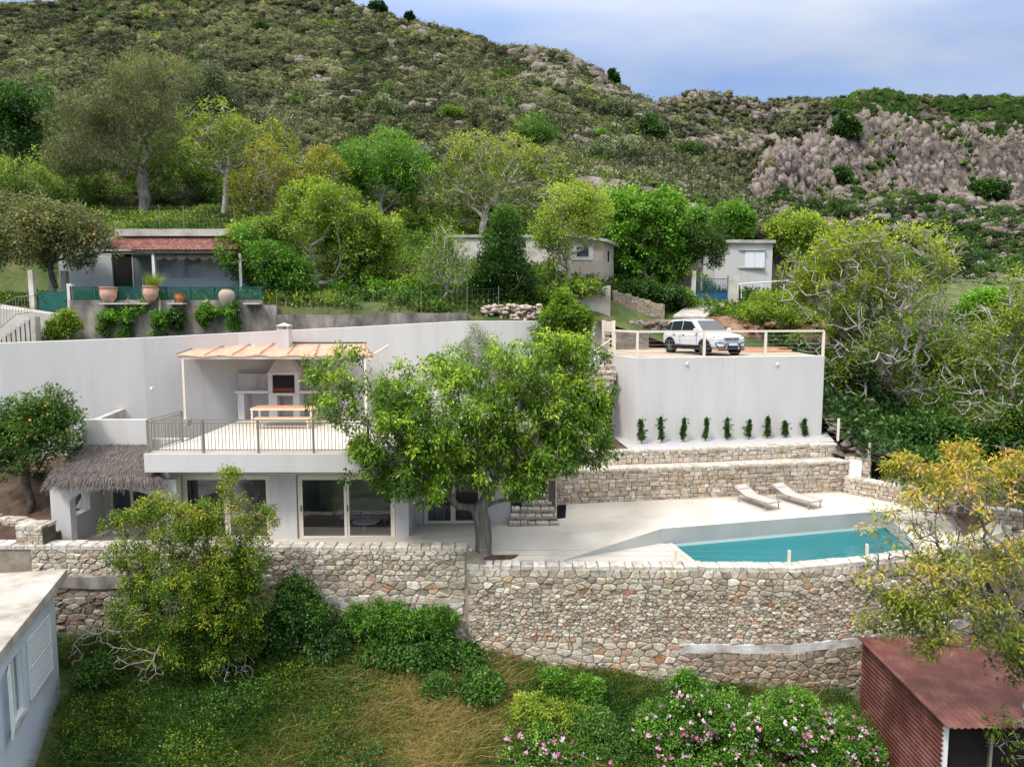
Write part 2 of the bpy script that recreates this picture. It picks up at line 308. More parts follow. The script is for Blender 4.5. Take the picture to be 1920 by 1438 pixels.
def grid(name, xs, ys, zf, m, parent=None, holes=None):
    Xg, Yg = np.meshgrid(xs, ys); Z = zf(Xg, Yg); V = np.stack([Xg, Yg, Z], -1).reshape(-1, 3)
    nx, ny = len(xs), len(ys); I = np.arange(nx * ny).reshape(ny, nx)
    Fc = np.stack([I[:-1, :-1], I[:-1, 1:], I[1:, 1:], I[1:, :-1]], -1).reshape(-1, 4)
    if holes is not None:
        c = V[Fc].mean(1); Fc = Fc[~holes(c[:, 0], c[:, 1])]
    return npmesh(name, V, Fc, m, parent, smooth=True)
ys_mid = np.unique(np.concatenate([np.arange(31.3, 62, .6), [35.8, 36.4, 43.5, 44.2], np.arange(62, 101, 2)]))
xs_mid = np.unique(np.concatenate([np.arange(-90, -40, 4), np.arange(-40, 40, .7), np.arange(40, 121, 4)]))
bwx = [(-24, 26.0), (-19.5, 27.0), (-15, 28.9), (-11.9, 30.9), (-7.5, 31.8), (-2.3, 33.0), (4.1, 35.0)]
bwy = lambda x: np.interp(x, [p[0] for p in bwx], [p[1] for p in bwx])
o = grid('ground', xs_mid, ys_mid, gz, grassg, holes=lambda x, y: ((x < 4.3) & (y < bwy(x) + .35)) | ((x > 4.3) & (x < 14.5) & (y < 40.5))); tag(o, kind='structure')
o = grid('ravine_ground', np.unique(np.concatenate([np.arange(15.9, 40, .7), np.arange(40, 121, 5)])), np.arange(22.5, 31.5, .6), lambda X, Y: gz(X, np.maximum(Y, 26)) - np.clip(26 - Y, 0, 5) * .8, soil); tag(o, kind='structure')
o = grid('lower_ground', np.unique(np.concatenate([np.arange(-200, -30, 10), np.arange(-30, 30, .5), np.arange(30, 201, 10)])), np.unique(np.concatenate([np.arange(-300, 0, 15), np.arange(0, 23.2, .5)])), lz, grassg); tag(o, kind='structure')
# hills (depth along y, height from a slope profile)
def make_hill(name, us, sky, D0, v0, DR, amp, m, nt_=110, g=.85, prof=None, seed=0, back=.35, rough=.25):
    nu = len(us)
    skyv = np.interp(us, [s[0] for s in sky], [s[1] for s in sky]); d0 = np.interp(us, *zip(*D0)) if isinstance(D0, list) else np.full(nu, float(D0))
    vb = np.interp(us, *zip(*v0)) if isinstance(v0, list) else np.full(nu, float(v0)); dr = np.interp(us, *zip(*DR)) if isinstance(DR, list) else np.full(nu, float(DR))
    ts = np.concatenate([[-.12, -.06, -.02], np.linspace(0, 1 + back, nt_)])
    def surf(u, t):
        u = np.asarray(u, float); t = np.asarray(t, float)
        sv = np.interp(u, us, skyv); a = np.interp(u, us, d0); b = np.interp(u, us, dr); c = np.interp(u, us, vb)
        D = a + (b - a) * t; tt = np.clip(t, 0, 1)
        if prof: tt = np.interp(tt, *zip(*prof))
        v = c + (sv - c) * tt ** g
        k = D / (F * cp + (719 - v) * sp); X = (u - 960) * k; Z = (-F * sp + (719 - v) * cp) * k
        Z = Z - np.clip(t - 1, 0, 1) * (b - a) * .9 - np.clip(-t, 0, 1) * 160
        w = np.clip(t * 5, 0, 1) * np.where(t > .93, .45, 1)
        n = fbm(X * .02 + seed, D * .02, 5, .55) * amp * 2 + np.abs(fbm(X * .055 + seed, D * .04 + 5, 4, .6)) * amp * 1.1 + fbm(X * .16, D * .10, 4, .6) * amp * rough + np.abs(fbm(X * .33 + 4, D * .16, 3, .6)) * amp * rough * .55
        return X, D, Z + n * w - amp * .12 * w
    U, T = np.meshgrid(us, ts); X, Y, Z = surf(U, T)
    V = np.stack([X, Y, Z], -1).reshape(-1, 3); I = np.arange(V.shape[0]).reshape(len(ts), nu)
    Fc = np.stack([I[:-1, :-1], I[:-1, 1:], I[1:, 1:], I[1:, :-1]], -1).reshape(-1, 4)
    o = npmesh(name, V, Fc, m, smooth=True); tag(o, kind='structure'); return surf
def hillmat(name, rockamt, greens, scale):
    m = bpy.data.materials.new(name); m.use_nodes = True; nt = m.node_tree; b = nt.nodes['Principled BSDF']; b.inputs['Roughness'].default_value = .95; b.inputs['Specular IOR Level'].default_value = .1
    g = N(nt, 'ShaderNodeNewGeometry')
    def noise(sc, d=8, r=.6, dist=0):
        n = N(nt, 'ShaderNodeTexNoise'); n.inputs['Scale'].default_value = sc; n.inputs['Detail'].default_value = d; n.inputs['Roughness'].default_value = r; n.inputs['Distortion'].default_value = dist
        nt.links.new(g.outputs['Position'], n.inputs[0]); return n
    c1 = ramp(nt, greens, noise(scale, 9, .68).outputs[0], .3, .7)
    mpv = N(nt, 'ShaderNodeMapping'); mpv.inputs['Scale'].default_value = (1, 1, .38); nt.links.new(g.outputs['Position'], mpv.inputs[0]); nv = noise(scale * 4.5, 10, .78, .3); nt.links.new(mpv.outputs[0], nv.inputs[0])
    c2 = ramp(nt, [(.045, .038, .032), (.17, .143, .122), (.33, .285, .25), (.50, .45, .41)], nv.outputs[0], .34, .66)
    sep = N(nt, 'ShaderNodeSeparateXYZ'); nt.links.new(g.outputs['Normal'], sep.inputs[0])
    a = N(nt, 'ShaderNodeMath', operation='MULTIPLY_ADD'); nt.links.new(sep.outputs[2], a.inputs[0]); a.inputs[1].default_value = -1.0; nt.links.new(noise(scale * .5, 8, .7, .3).outputs[0], a.inputs[2])
    a2 = N(nt, 'ShaderNodeMath', operation='ADD'); nt.links.new(a.outputs[0], a2.inputs[0]); a2.inputs[1].default_value = rockamt
    cl = N(nt, 'ShaderNodeMapRange'); cl.inputs[1].default_value = .0; cl.inputs[2].default_value = .12; nt.links.new(a2.outputs[0], cl.inputs[0])
    x = N(nt, 'ShaderNodeMix', data_type='RGBA'); nt.links.new(cl.outputs[0], x.inputs[0]); nt.links.new(c1.outputs[0], x.inputs[6]); nt.links.new(c2.outputs[0], x.inputs[7])
    nt.links.new(x.outputs[2], b.inputs['Base Color'])
    bp = N(nt, 'ShaderNodeBump'); bp.inputs['Strength'].default_value = 1; bp.inputs['Distance'].default_value = 4.5; nt.links.new(nv.outputs[0], bp.inputs['Height']); nt.links.new(bp.outputs[0], b.inputs['Normal'])
    return m
GR = [(.05, .055, .028), (.11, .115, .05), (.20, .185, .085), (.30, .26, .13), (.36, .29, .15)]
hm1 = hillmat('hill_scrub', .30, GR, .16)
hm2 = hillmat('hill_rocky', .66, [(.04, .05, .022), (.09, .105, .04), (.17, .18, .065), (.27, .25, .12)], .09)
hm3 = hillmat('hill_far', .36, [(.05, .06, .03), (.12, .12, .055), (.22, .21, .10), (.31, .27, .15)], .06)
us1 = np.arange(-1500, 1560, 9.)
sky1 = [(-1500, 120), (-400, 30), (0, 17), (110, 12), (180, -12), (400, -22), (600, -8), (660, 8), (730, 35), (800, 52), (850, 65), (950, 92), (1050, 106), (1110, 140), (1150, 165), (1180, 188), (1215, 200), (1250, 250), (1300, 305), (1360, 350), (1400, 385), (1450, 440), (1500, 500), (1560, 560)]
S1 = make_hill('hill', us1, sky1, 58, [(-1500, 400), (300, 395), (900, 400), (1200, 430), (1400, 450), (1480, 490), (1560, 566)], [(-1500, 260), (0, 235), (650, 215), (900, 190), (1215, 150), (1320, 118), (1450, 95), (1560, 75)], 2.6, hm1, nt_=150, seed=3)
us2 = np.concatenate([np.arange(1385, 2200, 3.), np.arange(2200, 3300, 12.)])
sky2 = [(1385, 420), (1405, 345), (1430, 290), (1455, 250), (1480, 222), (1540, 212), (1600, 186), (1640, 172), (1690, 176), (1720, 186), (1800, 186), (1920, 184), (2100, 170), (2600, 140), (3300, 160)]
S2 = make_hill('rocky_hill', us2, sky2, 92, [(1385, 500), (1500, 530), (1900, 560), (3300, 560)], [(1385, 150), (1450, 185), (1500, 215), (1640, 255), (1900, 275), (3300, 300)], 6.5, hm2, nt_=170, g=1, seed=31,
    rough=1.15, prof=[(0, 0), (.18, .16), (.34, .34), (.52, .48), (.58, .72), (.72, .83), (1, 1)])
us3 = np.arange(1120, 3300, 9.)
sky3 = [(1120, 330), (1180, 222), (1215, 197), (1260, 178), (1310, 167), (1345, 170), (1385, 184), (1430, 191), (1500, 184), (1580, 180), (1700, 184), (1920, 182), (3300, 170)]
S3 = make_hill('far_hill', us3, sky3, 190, 430, [(1120, 330), (1310, 360), (1430, 400), (1460, 560), (3300, 560)], 9, hm3, nt_=110, seed=57)
# ------------------------------------------------------------------ foliage tools
def rdirs(n, rs):
    v = rs.normal(size=(n, 3)); return v / np.linalg.norm(v, axis=1, keepdims=True)
def leaves(name, pts, outd, per, spread, L, Wd, droop, mname, parent, rs, tb=0., tv=.35, flat=.6, tip=None):
    """clusters of folded leaflets round each point"""
    n = len(pts); M = n * per; c = np.repeat(pts, per, 0); od = np.repeat(outd, per, 0)
    d = rdirs(M, rs) + od * .7; d /= np.linalg.norm(d, axis=1, keepdims=True)
    pos = c + d * spread * rs.rand(M, 1) ** .6 * (.75 + .5 * rs.rand(M, 1))
    ax = d * .8 + rdirs(M, rs) * .6; ax[:, 2] -= droop; ax /= np.linalg.norm(ax, axis=1, keepdims=True)
    up = rdirs(M, rs) * flat; up[:, 2] += 1
    sd = np.cross(ax, up); sd /= np.linalg.norm(sd, axis=1, keepdims=True) + 1e-6; nm = np.cross(sd, ax)
    l = L * (.65 + .7 * rs.rand(M, 1)); w = Wd * (.7 + .6 * rs.rand(M, 1))
    V = np.stack([pos, pos + ax * l * .45 + sd * w * .5 + nm * w * .15, pos + ax * l - nm * l * .12, pos + ax * l * .5 - sd * w * .5 + nm * w * .15], 1).reshape(-1, 3)
    Fc = np.arange(M * 4).reshape(M, 4)
    ct = np.repeat(rs.rand(n), per); hz = np.repeat(tip if tip is not None else np.zeros(n), per)
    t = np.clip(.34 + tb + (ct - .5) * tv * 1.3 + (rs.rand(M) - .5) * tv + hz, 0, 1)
    return npmesh(name, V, Fc, MATS[mname], parent, t=t)
def blobs_px(bl, Y):
    out = []
    for b in bl:
        u, v, dY, ru, rv = b[:5]; yy = Y + dY; c = P(u, v, yy); k = yy / F
        out.append((np.array(c), np.array([ru * k, (b[5] if len(b) > 5 else max(ru, rv) * k * .85), rv * k])))
    return out
def sample(bl, n, rs, surf=.42):
    vol = np.array([b[1].prod() ** .75 for b in bl]); ch = rs.choice(len(bl), n, p=vol / vol.sum())
    d = rdirs(n, rs) * rs.rand(n, 1) ** surf
    cen = np.array([bl[i][0] for i in ch]); rad = np.array([bl[i][1] for i in ch])
    return cen + d * rad
def skeleton(trunk, att, rs, seg, jit=.12, pw=.3):
    if isinstance(trunk, tuple): nodes, par, t00 = [np.array(p, float) for p in trunk[0]], list(trunk[1]), trunk[2]
    else: nodes = [np.array(p, float) for p in trunk]; par = [-1] + list(range(len(trunk) - 1)); t00 = max(1, int(len(trunk) * .55))
    pl = [0.]
    for i in range(1, len(nodes)): pl.append(pl[par[i]] + np.linalg.norm(nodes[i] - nodes[par[i]]))
    top = nodes[t00]; t0 = t00; order = np.argsort(np.linalg.norm(att - top, axis=1)); tips = []
    cap = 40000; A = np.zeros((cap, 3)); PL = np.zeros(cap); n = len(nodes); A[:n] = nodes; PL[:n] = pl; base = PL[t0]
    for k in order:
        a = att[k]; d = np.linalg.norm(A[t0:n] - a, axis=1); cost = d + pw * (PL[t0:n] - base) + np.where(A[t0:n, 2] > a[2] + .3, d * .35, 0)
        j = int(np.argmin(cost)) + t0; dj = d[j - t0]; m = max(1, int(dj / seg))
        pd = A[j] - A[par[j]] if par[j] >= 0 else np.array([0, 0, 1.]); pd = pd / (np.linalg.norm(pd) + 1e-6)
        ctrl = A[j] + pd * dj * .4; p = j
        for i in range(1, m + 1):
            s = i / m; q = (1 - s) ** 2 * A[j] + 2 * s * (1 - s) * ctrl + s * s * a
            if i < m: q = q + rs.normal(size=3) * jit * seg
            A[n] = q; PL[n] = PL[p] + np.linalg.norm(q - A[p]); par.append(p); p = n; n += 1
            if n >= cap - 50: break
        tips.append((k, p))
        if n >= cap - 50: break
    return A[:n], np.array(par), tips
def limbs(name, A, par, r0, rt, m, parent, k=6, ex=.42, smooth=True, flute=0, rs=None):
    n = len(A); cnt = np.zeros(n); child = np.bincount(par[par >= 0], minlength=n); cnt[child == 0] = 1
    for i in range(n - 1, 0, -1): cnt[par[i]] += cnt[i]
    r = rt * cnt ** ex; r = np.minimum(r * min(1, r0 / r[0]) if r[0] > r0 else r * (1 + (r0 / r[0] - 1) * (cnt / cnt[0]) ** .6), r0); r = np.maximum(r, rt)
    nodes_d = np.zeros((n, 3)); nodes_d[1:] = A[1:] - A[par[1:]]; nodes_d[0] = nodes_d[1]; ln = np.linalg.norm(nodes_d, axis=1, keepdims=True); nodes_d /= ln + 1e-9
    ref = np.where(np.abs(nodes_d[:, 2:3]) > .9, [[0, 1., 0]], [[0, 0, 1.]]); a = np.cross(nodes_d, ref); a /= np.linalg.norm(a, axis=1, keepdims=True); b = np.cross(nodes_d, a)
    # use one fixed frame per edge so rings do not twist
    th = 2 * np.pi * np.arange(k) / k
    ring = lambda c, aa, bb, rr: c[:, None, :] + (aa[:, None, :] * np.cos(th)[None, :, None] + bb[:, None, :] * np.sin(th)[None, :, None]) * rr[:, None, None]
    e = np.arange(1, n); p = par[1:]
    rp = np.minimum(r[p], r[e] * 1.6); R0 = ring(A[p], a[e], b[e], rp); R1 = ring(A[e] + nodes_d[e] * r[e][:, None] * .3, a[e], b[e], r[e])
    V = np.concatenate([R0, R1], 1).reshape(-1, 3); E = len(e); off = (np.arange(E) * 2 * k)[:, None]
    q = np.arange(k); Fc = np.stack([off + q, off + (q + 1) % k, off + k + (q + 1) % k, off + k + q], -1).reshape(-1, 4)
    return npmesh(name, V, Fc, m, parent, smooth=smooth)
TR = 0
def tree(name, label, cat, base, blobs, Y, n=420, per=34, L=.2, Wd=.09, spread=.38, droop=.25, m='leaf_green', r0=.16, rt=.012, bk=None, fork=None, group=None,
         leafy=1., tb=0., tv=.35, hgrad=.25, seg=.5, surf=.42, fruit=0, seed=None, k=5, pw=.3, wig=.12, part='crown', jit=.12, trunkpts=None):
    global TR; TR += 1; rs = np.random.RandomState(seed or 100 + TR)
    bl = blobs_px(blobs, Y) if blobs and isinstance(blobs[0][0], (int, float)) else blobs
    bs = Vector(base); top = min(b[0][2] - b[1][2] * .45 for b in bl); cx = np.mean([b[0][0] for b in bl]); cy = np.mean([b[0][1] for b in bl])
    fk = Vector(fork) if fork else Vector((bs.x * .6 + cx * .4, bs.y * .6 + cy * .4, max(top, bs.z + .5)))
    root = thing(name, label, cat, group, loc=bs)
    if trunkpts: tp = trunkpts if isinstance(trunkpts, tuple) else [np.array(p, float) for p in trunkpts]
    else:
        m_ = max(4, int((fk - bs).length / .5)); tp = []
        for i in range(m_ + 1):
            s = i / m_; q = np.array(bs.lerp(fk, s))
            if 0 < i < m_: q = q + rs.normal(size=3) * wig * .5 * [1, 1, .2]
            tp.append(q)
    att = sample(bl, int(n * 1.42), rs, surf); q_ = np.median([b[1].mean() for b in bl]) * .62; gn = fbm(att[:, 0] / q_ + att[:, 2] * .8 / q_ + TR * 7, att[:, 1] / q_ - att[:, 2] * .7 / q_ + TR * 3, 2)
    att = att[np.argsort(-gn)[:n]]; gk = fbm(att[:, 0] / q_ - att[:, 2] * .9 / q_ + TR * 5, att[:, 1] / q_ + att[:, 2] * .6 / q_, 2); gk = np.clip(leafy + gk * (0 if leafy >= 1 else 2.6), 0, 1); A, par, tips = skeleton(tp, att, rs, seg, jit, pw)
    limbs('trunk', A, par, r0, rt, bk or bark_l, root, k)
    idx = [t[0] for t in tips if rs.rand() < gk[t[0]]]; pts = att[idx]; c0 = np.array([cx, cy, top]); od = pts - c0; od /= np.linalg.norm(od, axis=1, keepdims=True)
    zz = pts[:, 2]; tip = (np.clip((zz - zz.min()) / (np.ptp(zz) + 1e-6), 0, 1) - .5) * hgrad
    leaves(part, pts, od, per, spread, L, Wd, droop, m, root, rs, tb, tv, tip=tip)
    if fruit:
        f = pts[rs.choice(len(pts), fruit)] + rdirs(fruit, rs) * spread * .9; tag(balls('fruit', f, .055 if Y < 30 else .07, orangef, root), kind='stuff')
    return root
def ico(sub=1):
    bm = bmesh.new(); bmesh.ops.create_icosphere(bm, subdivisions=sub, radius=1); bm.verts.ensure_lookup_table()
    V = np.array([v.co[:] for v in bm.verts]); Fc = np.array([[v.index for v in f.verts] for f in bm.faces]); bm.free(); return V, Fc
I1 = ico(1); I2 = ico(2)
def balls(name, pts, r, m, parent=None, rs=None, ic=I1, jag=0, sq=(1, 1, 1), seed=0):
    rs = rs or np.random.RandomState(seed); V0, F0 = ic; n = len(pts); rr = np.broadcast_to(np.asarray(r, float).reshape(-1, 1, 1), (n, 1, 1))
    ra = rs.rand(n, 3) * 6.28; c1, s1_ = np.cos(ra[:, 0]), np.sin(ra[:, 0]); c2, s2_ = np.cos(ra[:, 1]), np.sin(ra[:, 1]); VR = np.repeat(V0[None], n, 0)
    x_, y_, z_ = VR[..., 0], VR[..., 1], VR[..., 2]; x_, y_ = x_ * c1[:, None] - y_ * s1_[:, None], x_ * s1_[:, None] + y_ * c1[:, None]; y_, z_ = y_ * c2[:, None] - z_ * s2_[:, None], y_ * s2_[:, None] + z_ * c2[:, None]; VR = np.stack([x_, y_, z_], -1)
    V = VR * np.array(sq) * rr * (1 + jag * (rs.rand(n, len(V0), 1) - .5) * 2); V = V + np.asarray(pts)[:, None, :]
    Fc = F0[None] + (np.arange(n) * len(V0))[:, None, None]; return npmesh(name, V.reshape(-1, 3), Fc.reshape(-1, 3), m, parent)
# ------------------------------------------------------------------ stone walls
def clip_poly(poly, nx, ny, d):
    out = []; L_ = len(poly)
    for i in range(L_):
        a = poly[i]; b = poly[(i + 1) % L_]; da = a[0] * nx + a[1] * ny - d; db = b[0] * nx + b[1] * ny - d
        if da <= 0: out.append(a)
        if da * db < 0: s = da / (da - db); out.append((a[0] + (b[0] - a[0]) * s, a[1] + (b[1] - a[1]) * s))
    return out
def voronoi(seeds, zones, asp=1.85):
    S = np.array(seeds); Q = S * [1, asp]; polys = []
    for i in range(len(S)):
        d = ((Q - Q[i]) ** 2).sum(1); nb = np.argpartition(d, min(15, len(d) - 1))[:16]; x, y = Q[i]; w = .6
        p = [(x - w, y - w), (x + w, y - w), (x + w, y + w), (x - w, y + w)]
        for j in nb:
            if j == i: continue
            dx, dy = Q[j][0] - x, Q[j][1] - y; p = clip_poly(p, dx, dy, dx * (x + dx / 2) + dy * (y + dy / 2))
            if len(p) < 3: break
        polys.append([(a, b / asp) for a, b in p] if len(p) >= 3 else None)
    return polys
def courses(s0, s1, z0, z1, hmin, hmax, wmin, wmax, r):
    out = []; z = z1
    while z > z0 + .03:
        h = r.uniform(hmin, hmax); s = s0 - r.random() * .2; zz = max(z - h, z0 - .02)
        while s < s1:
            w = r.uniform(wmin, wmax); e = min(s + w, s1); j = lambda: r.uniform(-.012, .012)
            if h > hmax * .72 and r.random() < .28:
                mz = zz + (z - zz) * r.uniform(.4, .6); parts = [(zz, mz), (mz, z)]
            else: parts = [(zz, z)]
            for a, b in parts:
                if e - s > .05: out.append([(max(s, s0) + j(), a + j()), (e + j(), a + j()), (e + j(), b + j()), (max(s, s0) + j(), b + j())])
            s = e
        z = zz
    return out
def stonemesh(name, polys, path, palf, parent, gap=.012, relief=(.02, .05), round_=1, back=None, seed=1, mats=None, core=None, thick=.45, ztop=None, zbot=None):
    r = random.Random(seed); pts = [Vector((p[0], p[1])) for p in path]; cum = [0.]
    for i in range(1, len(pts)): cum.append(cum[-1] + (pts[i] - pts[i - 1]).length)
    def at(s):
        i = 0
        while i < len(cum) - 2 and s > cum[i + 1]: i += 1
        t = (pts[i + 1] - pts[i]).normalized(); q = pts[i] + t * (s - cum[i]); return q, Vector((t.y, -t.x))
    V = []; Fc = []; colr = []; mi = []
    for poly in polys:
        if not poly or len(poly) < 3: continue
        P_ = [p for p in poly]
        if round_:
            for _ in range(round_):
                Q = []
                for i in range(len(P_)):
                    a, b = P_[i], P_[(i + 1) % len(P_)]
                    if math.hypot(a[0] - b[0], a[1] - b[1]) < .02: Q.append(((a[0] + b[0]) / 2, (a[1] + b[1]) / 2)); continue
                    Q.append((a[0] * .92 + b[0] * .08, a[1] * .92 + b[1] * .08)); Q.append((a[0] * .08 + b[0] * .92, a[1] * .08 + b[1] * .92))
                P_ = Q
        n = len(P_)
        if n < 3: continue
        cx = sum(p[0] for p in P_) / n; cz = sum(p[1] for p in P_) / n; mr = sum(math.hypot(p[0] - cx, p[1] - cz) for p in P_) / n
        if mr < gap * 2: continue
        dep = r.uniform(*relief); c = palf(cx, cz, r); b0 = len(V); tx, tz = r.uniform(-.25, .25) * dep / mr, r.uniform(-.3, .3) * dep / mr
        for (g, dd) in ((gap, -.03), (gap * 1.3, dep * .55), (gap * 1.3 + min(.035, mr * .25), dep)):
            f = max(.1, 1 - g / mr)
            for p in P_:
                s = cx + (p[0] - cx) * f; z = cz + (p[1] - cz) * f
                q, nn = at(s); dj = dd + (0 if dd < 0 else r.uniform(-.009, .009) + tx * (s - cx) + tz * (z - cz)); V.append((q.x + nn.x * dj, q.y + nn.y * dj, z))
        q, nn = at(cx); dj = dep * 1.06; V.append((q.x + nn.x * dj, q.y + nn.y * dj, cz))
        for k in range(2):
            for i in range(n): Fc.append((b0 + k * n + i, b0 + k * n + (i + 1) % n, b0 + k * n + n + (i + 1) % n, b0 + k * n + n + i)); colr.append(c)
        for i in range(n): Fc.append((b0 + 2 * n + i, b0 + 2 * n + (i + 1) % n, b0 + 3 * n)); colr.append(c)
    mi = [0] * len(Fc)
    # core (mortar)
    S = []; 
    for i in range(len(cum) - 1):
        m_ = max(1, int((cum[i + 1] - cum[i]) / .7)); S += [cum[i] + (cum[i + 1] - cum[i]) * j / m_ for j in range(m_)]
    S.append(cum[-1]); b0 = len(V)
    for s in S:
        q, nn = at(s); zt = ztop(s); zb = zbot(s)
        V += [(q.x, q.y, zb), (q.x, q.y, zt), (q.x - nn.x * thick, q.y - nn.y * thick, zt), (q.x - nn.x * thick, q.y - nn.y * thick, zb)]
    for i in range(len(S) - 1):
        a = b0 + i * 4; c_ = a + 4
        for k in range(4): Fc.append((a + k, c_ + k, c_ + (k + 1) % 4, a + (k + 1) % 4)); colr.append((1, 1, 1)); mi.append(1)
    for a in (b0, b0 + (len(S) - 1) * 4): Fc.append((a, a + 1, a + 2, a + 3)); colr.append((1, 1, 1)); mi.append(1)
    o = npmesh(name, V, Fc, [stonem, core or mortar], parent, midx=mi, col=np.array(colr, np.float32)); o['_at'] = 0; del o['_at']
    return o, at, cum[-1]
def coping(name, at, s0, s1, z, w, h, parent, r, cols, over=.04, wmin=.22, wmax=.5, ztop=None):
    V = []; Fc = []; colr = []; s = s0
    while s < s1 - .05:
        e = min(s + r.uniform(wmin, wmax), s1); c = r.choice(cols); k = r.uniform(.92, 1.08); c = tuple(x_ * k for x_ in c); g = .012; zz = (ztop(s) if ztop else z)
        sk = r.uniform(-.05, .05)
        for rows in ((-over, w * r.uniform(.42, .58)), (None, w + .02)):
            pass
        mid = w * r.uniform(.35, .65); split = r.random() < .5
        segs = [(-over, mid), (mid + g, w + .02)] if split else [(-over, w + .02)]
        for a0, a1 in segs:
            b0 = len(V); hh = h + r.uniform(-.02, .02)
            for (ds, ins, dz) in ((0, 0, -.05), (0, 0, hh - .025), (.02, .025, hh)):
                for (ss, aa, sg, sa) in ((s + g + sk * a0, a0, 1, 1), (e - g + sk * a0, a0, -1, 1), (e - g + sk * a1, a1, -1, -1), (s + g + sk * a1, a1, 1, -1)):
                    q, nn = at(ss + sg * ds); dd = -(aa + sa * ins); V.append((q.x + nn.x * dd, q.y + nn.y * dd, zz + dz + (r.uniform(-.006, .006) if dz > 0 else 0)))
            for k_ in range(2):
                for i in range(4): Fc.append((b0 + k_ * 4 + i, b0 + k_ * 4 + (i + 1) % 4, b0 + k_ * 4 + 4 + (i + 1) % 4, b0 + k_ * 4 + 4 + i)); colr.append(c)
            Fc.append((b0 + 8, b0 + 9, b0 + 10, b0 + 11)); colr.append(c)
        s = e
    return npmesh(name, V, Fc, [stonem], parent, col=np.array(colr, np.float32))
# ================================================================== SITE
CREAMS = [(.66, .60, .50), (.72, .68, .60), (.61, .54, .44), (.76, .73, .66), (.57, .49, .38), (.68, .57, .45)]
def pal(cols, wts):
    def f(s, z, r):
        c = r.choices(cols, wts)[0]; k = r.uniform(.82, 1.15); return tuple(min(.9, x_ * k * r.uniform(.97, 1.03)) for x_ in c)
    return f
# --- main retaining wall
ZL, ZR = -7.50, -8.08
mpath = [(-24, 22.3), (-12, 22.2), (-1.45, 22.0), (9.0, 21.8), (11.2, 22.3), (14.5, 23.3), (18, 24.8), (21, 27)]
cum = [0.]
for i in range(1, len(mpath)): cum.append(cum[-1] + math.dist(mpath[i], mpath[i - 1]))
sJ = cum[2]; sX = lambda X: X + 24.0
zgr = lambda s: float(lz(np.interp(s, cum, [p[0] for p in mpath]), 22.0)) - .5
seeds = []; rs_ = random.Random(5)
def seedzone(s0, s1, z0, z1, cw, ch, j=.38):
    z = z0 + ch / 2; row = 0
    while z < z1:
        s = s0 + (row % 2) * cw * .5 + rs_.uniform(0, cw * .4)
        while s < s1:
            if z > zgr(s) - .2: seeds.append((s + rs_.uniform(-j, j) * cw, z + rs_.uniform(-j, j) * ch * .8))
            s += cw * rs_.choice((rs_.uniform(.45, .8), rs_.uniform(.8, 1.7)))
        z += ch; row += 1
seedzone(8.5, sJ - .1, -8.5, ZL - .04, .27, .165, .26)           # left upper band
seedzone(8.5, 16.0, -11.6, -8.75, .30, .19, .45)                   # left dark old stone
seedzone(16.0, sJ - .1, -9.2, -8.5, .36, .21, .36)
seedzone(16.0, sJ - .1, -11.6, -9.5, .32, .22, .40)
seedzone(sJ + .05, cum[-1] - .1, -8.95, ZR - .03, .30, .19, .33)          # upper larger stones
seedzone(sJ + .05, cum[-1] - .1, -10.45, -8.95, .19, .115, .40)      # rubble
seedzone(sJ + .05, sX(5.5), -12.8, -10.45, .36, .23, .33)
seedzone(sX(5.5), sX(12), -12.8, -10.9, .32, .19, .38)
seedzone(sX(12), cum[-1], -12.8, -10.9, .5, .4, .4)
polys = voronoi(seeds, None)
pol2 = []
for p, sd in zip(polys, seeds):
    if not p: continue
    s_, z_ = sd
    lo, hi = (8.5, sJ - .04) if s_ < sJ else (sJ + .04, cum[-1]); zt = (ZL if s_ < sJ else ZR) - .02
    if s_ < 16 and z_ > -8.6: zb = -8.42
    elif s_ < 16: zb = -13; zt = -8.78
    elif s_ > sX(5.5) and z_ > -10.75: zb = -10.52
    elif s_ > sX(5.5): zb = -13; zt = -10.82
    else: zb = -13
    for (nx, ny, d) in ((1, 0, hi), (-1, 0, -lo), (0, 1, zt), (0, -1, -zb)):
        p = clip_poly(p, nx, ny, d)
        if len(p) < 3: break
    if len(p) >= 3: pol2.append(p)
pA = pal([(.60, .54, .44), (.48, .42, .34), (.68, .63, .54), (.58, .42, .30), (.50, .25, .16), (.42, .38, .32), (.76, .72, .64), (.64, .52, .40)], [5, 4, 5, 1.4, .3, 2, 4, 3])
pLo = pal([(.68, .60, .49), (.74, .69, .60), (.60, .41, .28), (.54, .28, .18), (.60, .53, .43)], [4, 4, 1.6, .5, 3])
pDk = pal([(.25, .22, .19), (.34, .31, .27), (.41, .38, .34), (.18, .16, .135), (.34, .25, .19)], [3, 4, 3, 2, 1])
pMd = pal([(.42, .35, .27), (.50, .43, .34), (.34, .29, .23), (.46, .33, .23), (.55, .49, .41)], [4, 4, 3, 2, 2])
pTop = pal([(.68, .63, .54), (.74, .70, .63), (.60, .53, .43), (.52, .45, .36)], [4, 4, 2, 2])
def palmain(s, z, r):
    if s < 16 and z < -8.7: return pDk(s, z, r)
    if s > sX(5.5) and z < -10.75: return pMd(s, z, r)
    if z < -10.4: return pLo(s, z, r)
    if s < 16 or (z > -7.85 if s < sJ else z > -8.35): return pTop(s, z, r)
    return pA(s, z, r)
root = thing('stone_retaining_wall', 'long tall rubble stone retaining wall below the pool terrace', 'retaining wall', loc=(0, 22, -11))
zt_ = lambda s: ZL if s < sJ else ZR
o, atM, LM = stonemesh('masonry', pol2, mpath, palmain, root, gap=.010, relief=(.02, .085), back=None, seed=3, ztop=lambda s: (ZL if s < sJ + .01 else ZR), zbot=lambda s: -13.5, thick=.45)
rC = random.Random(8)
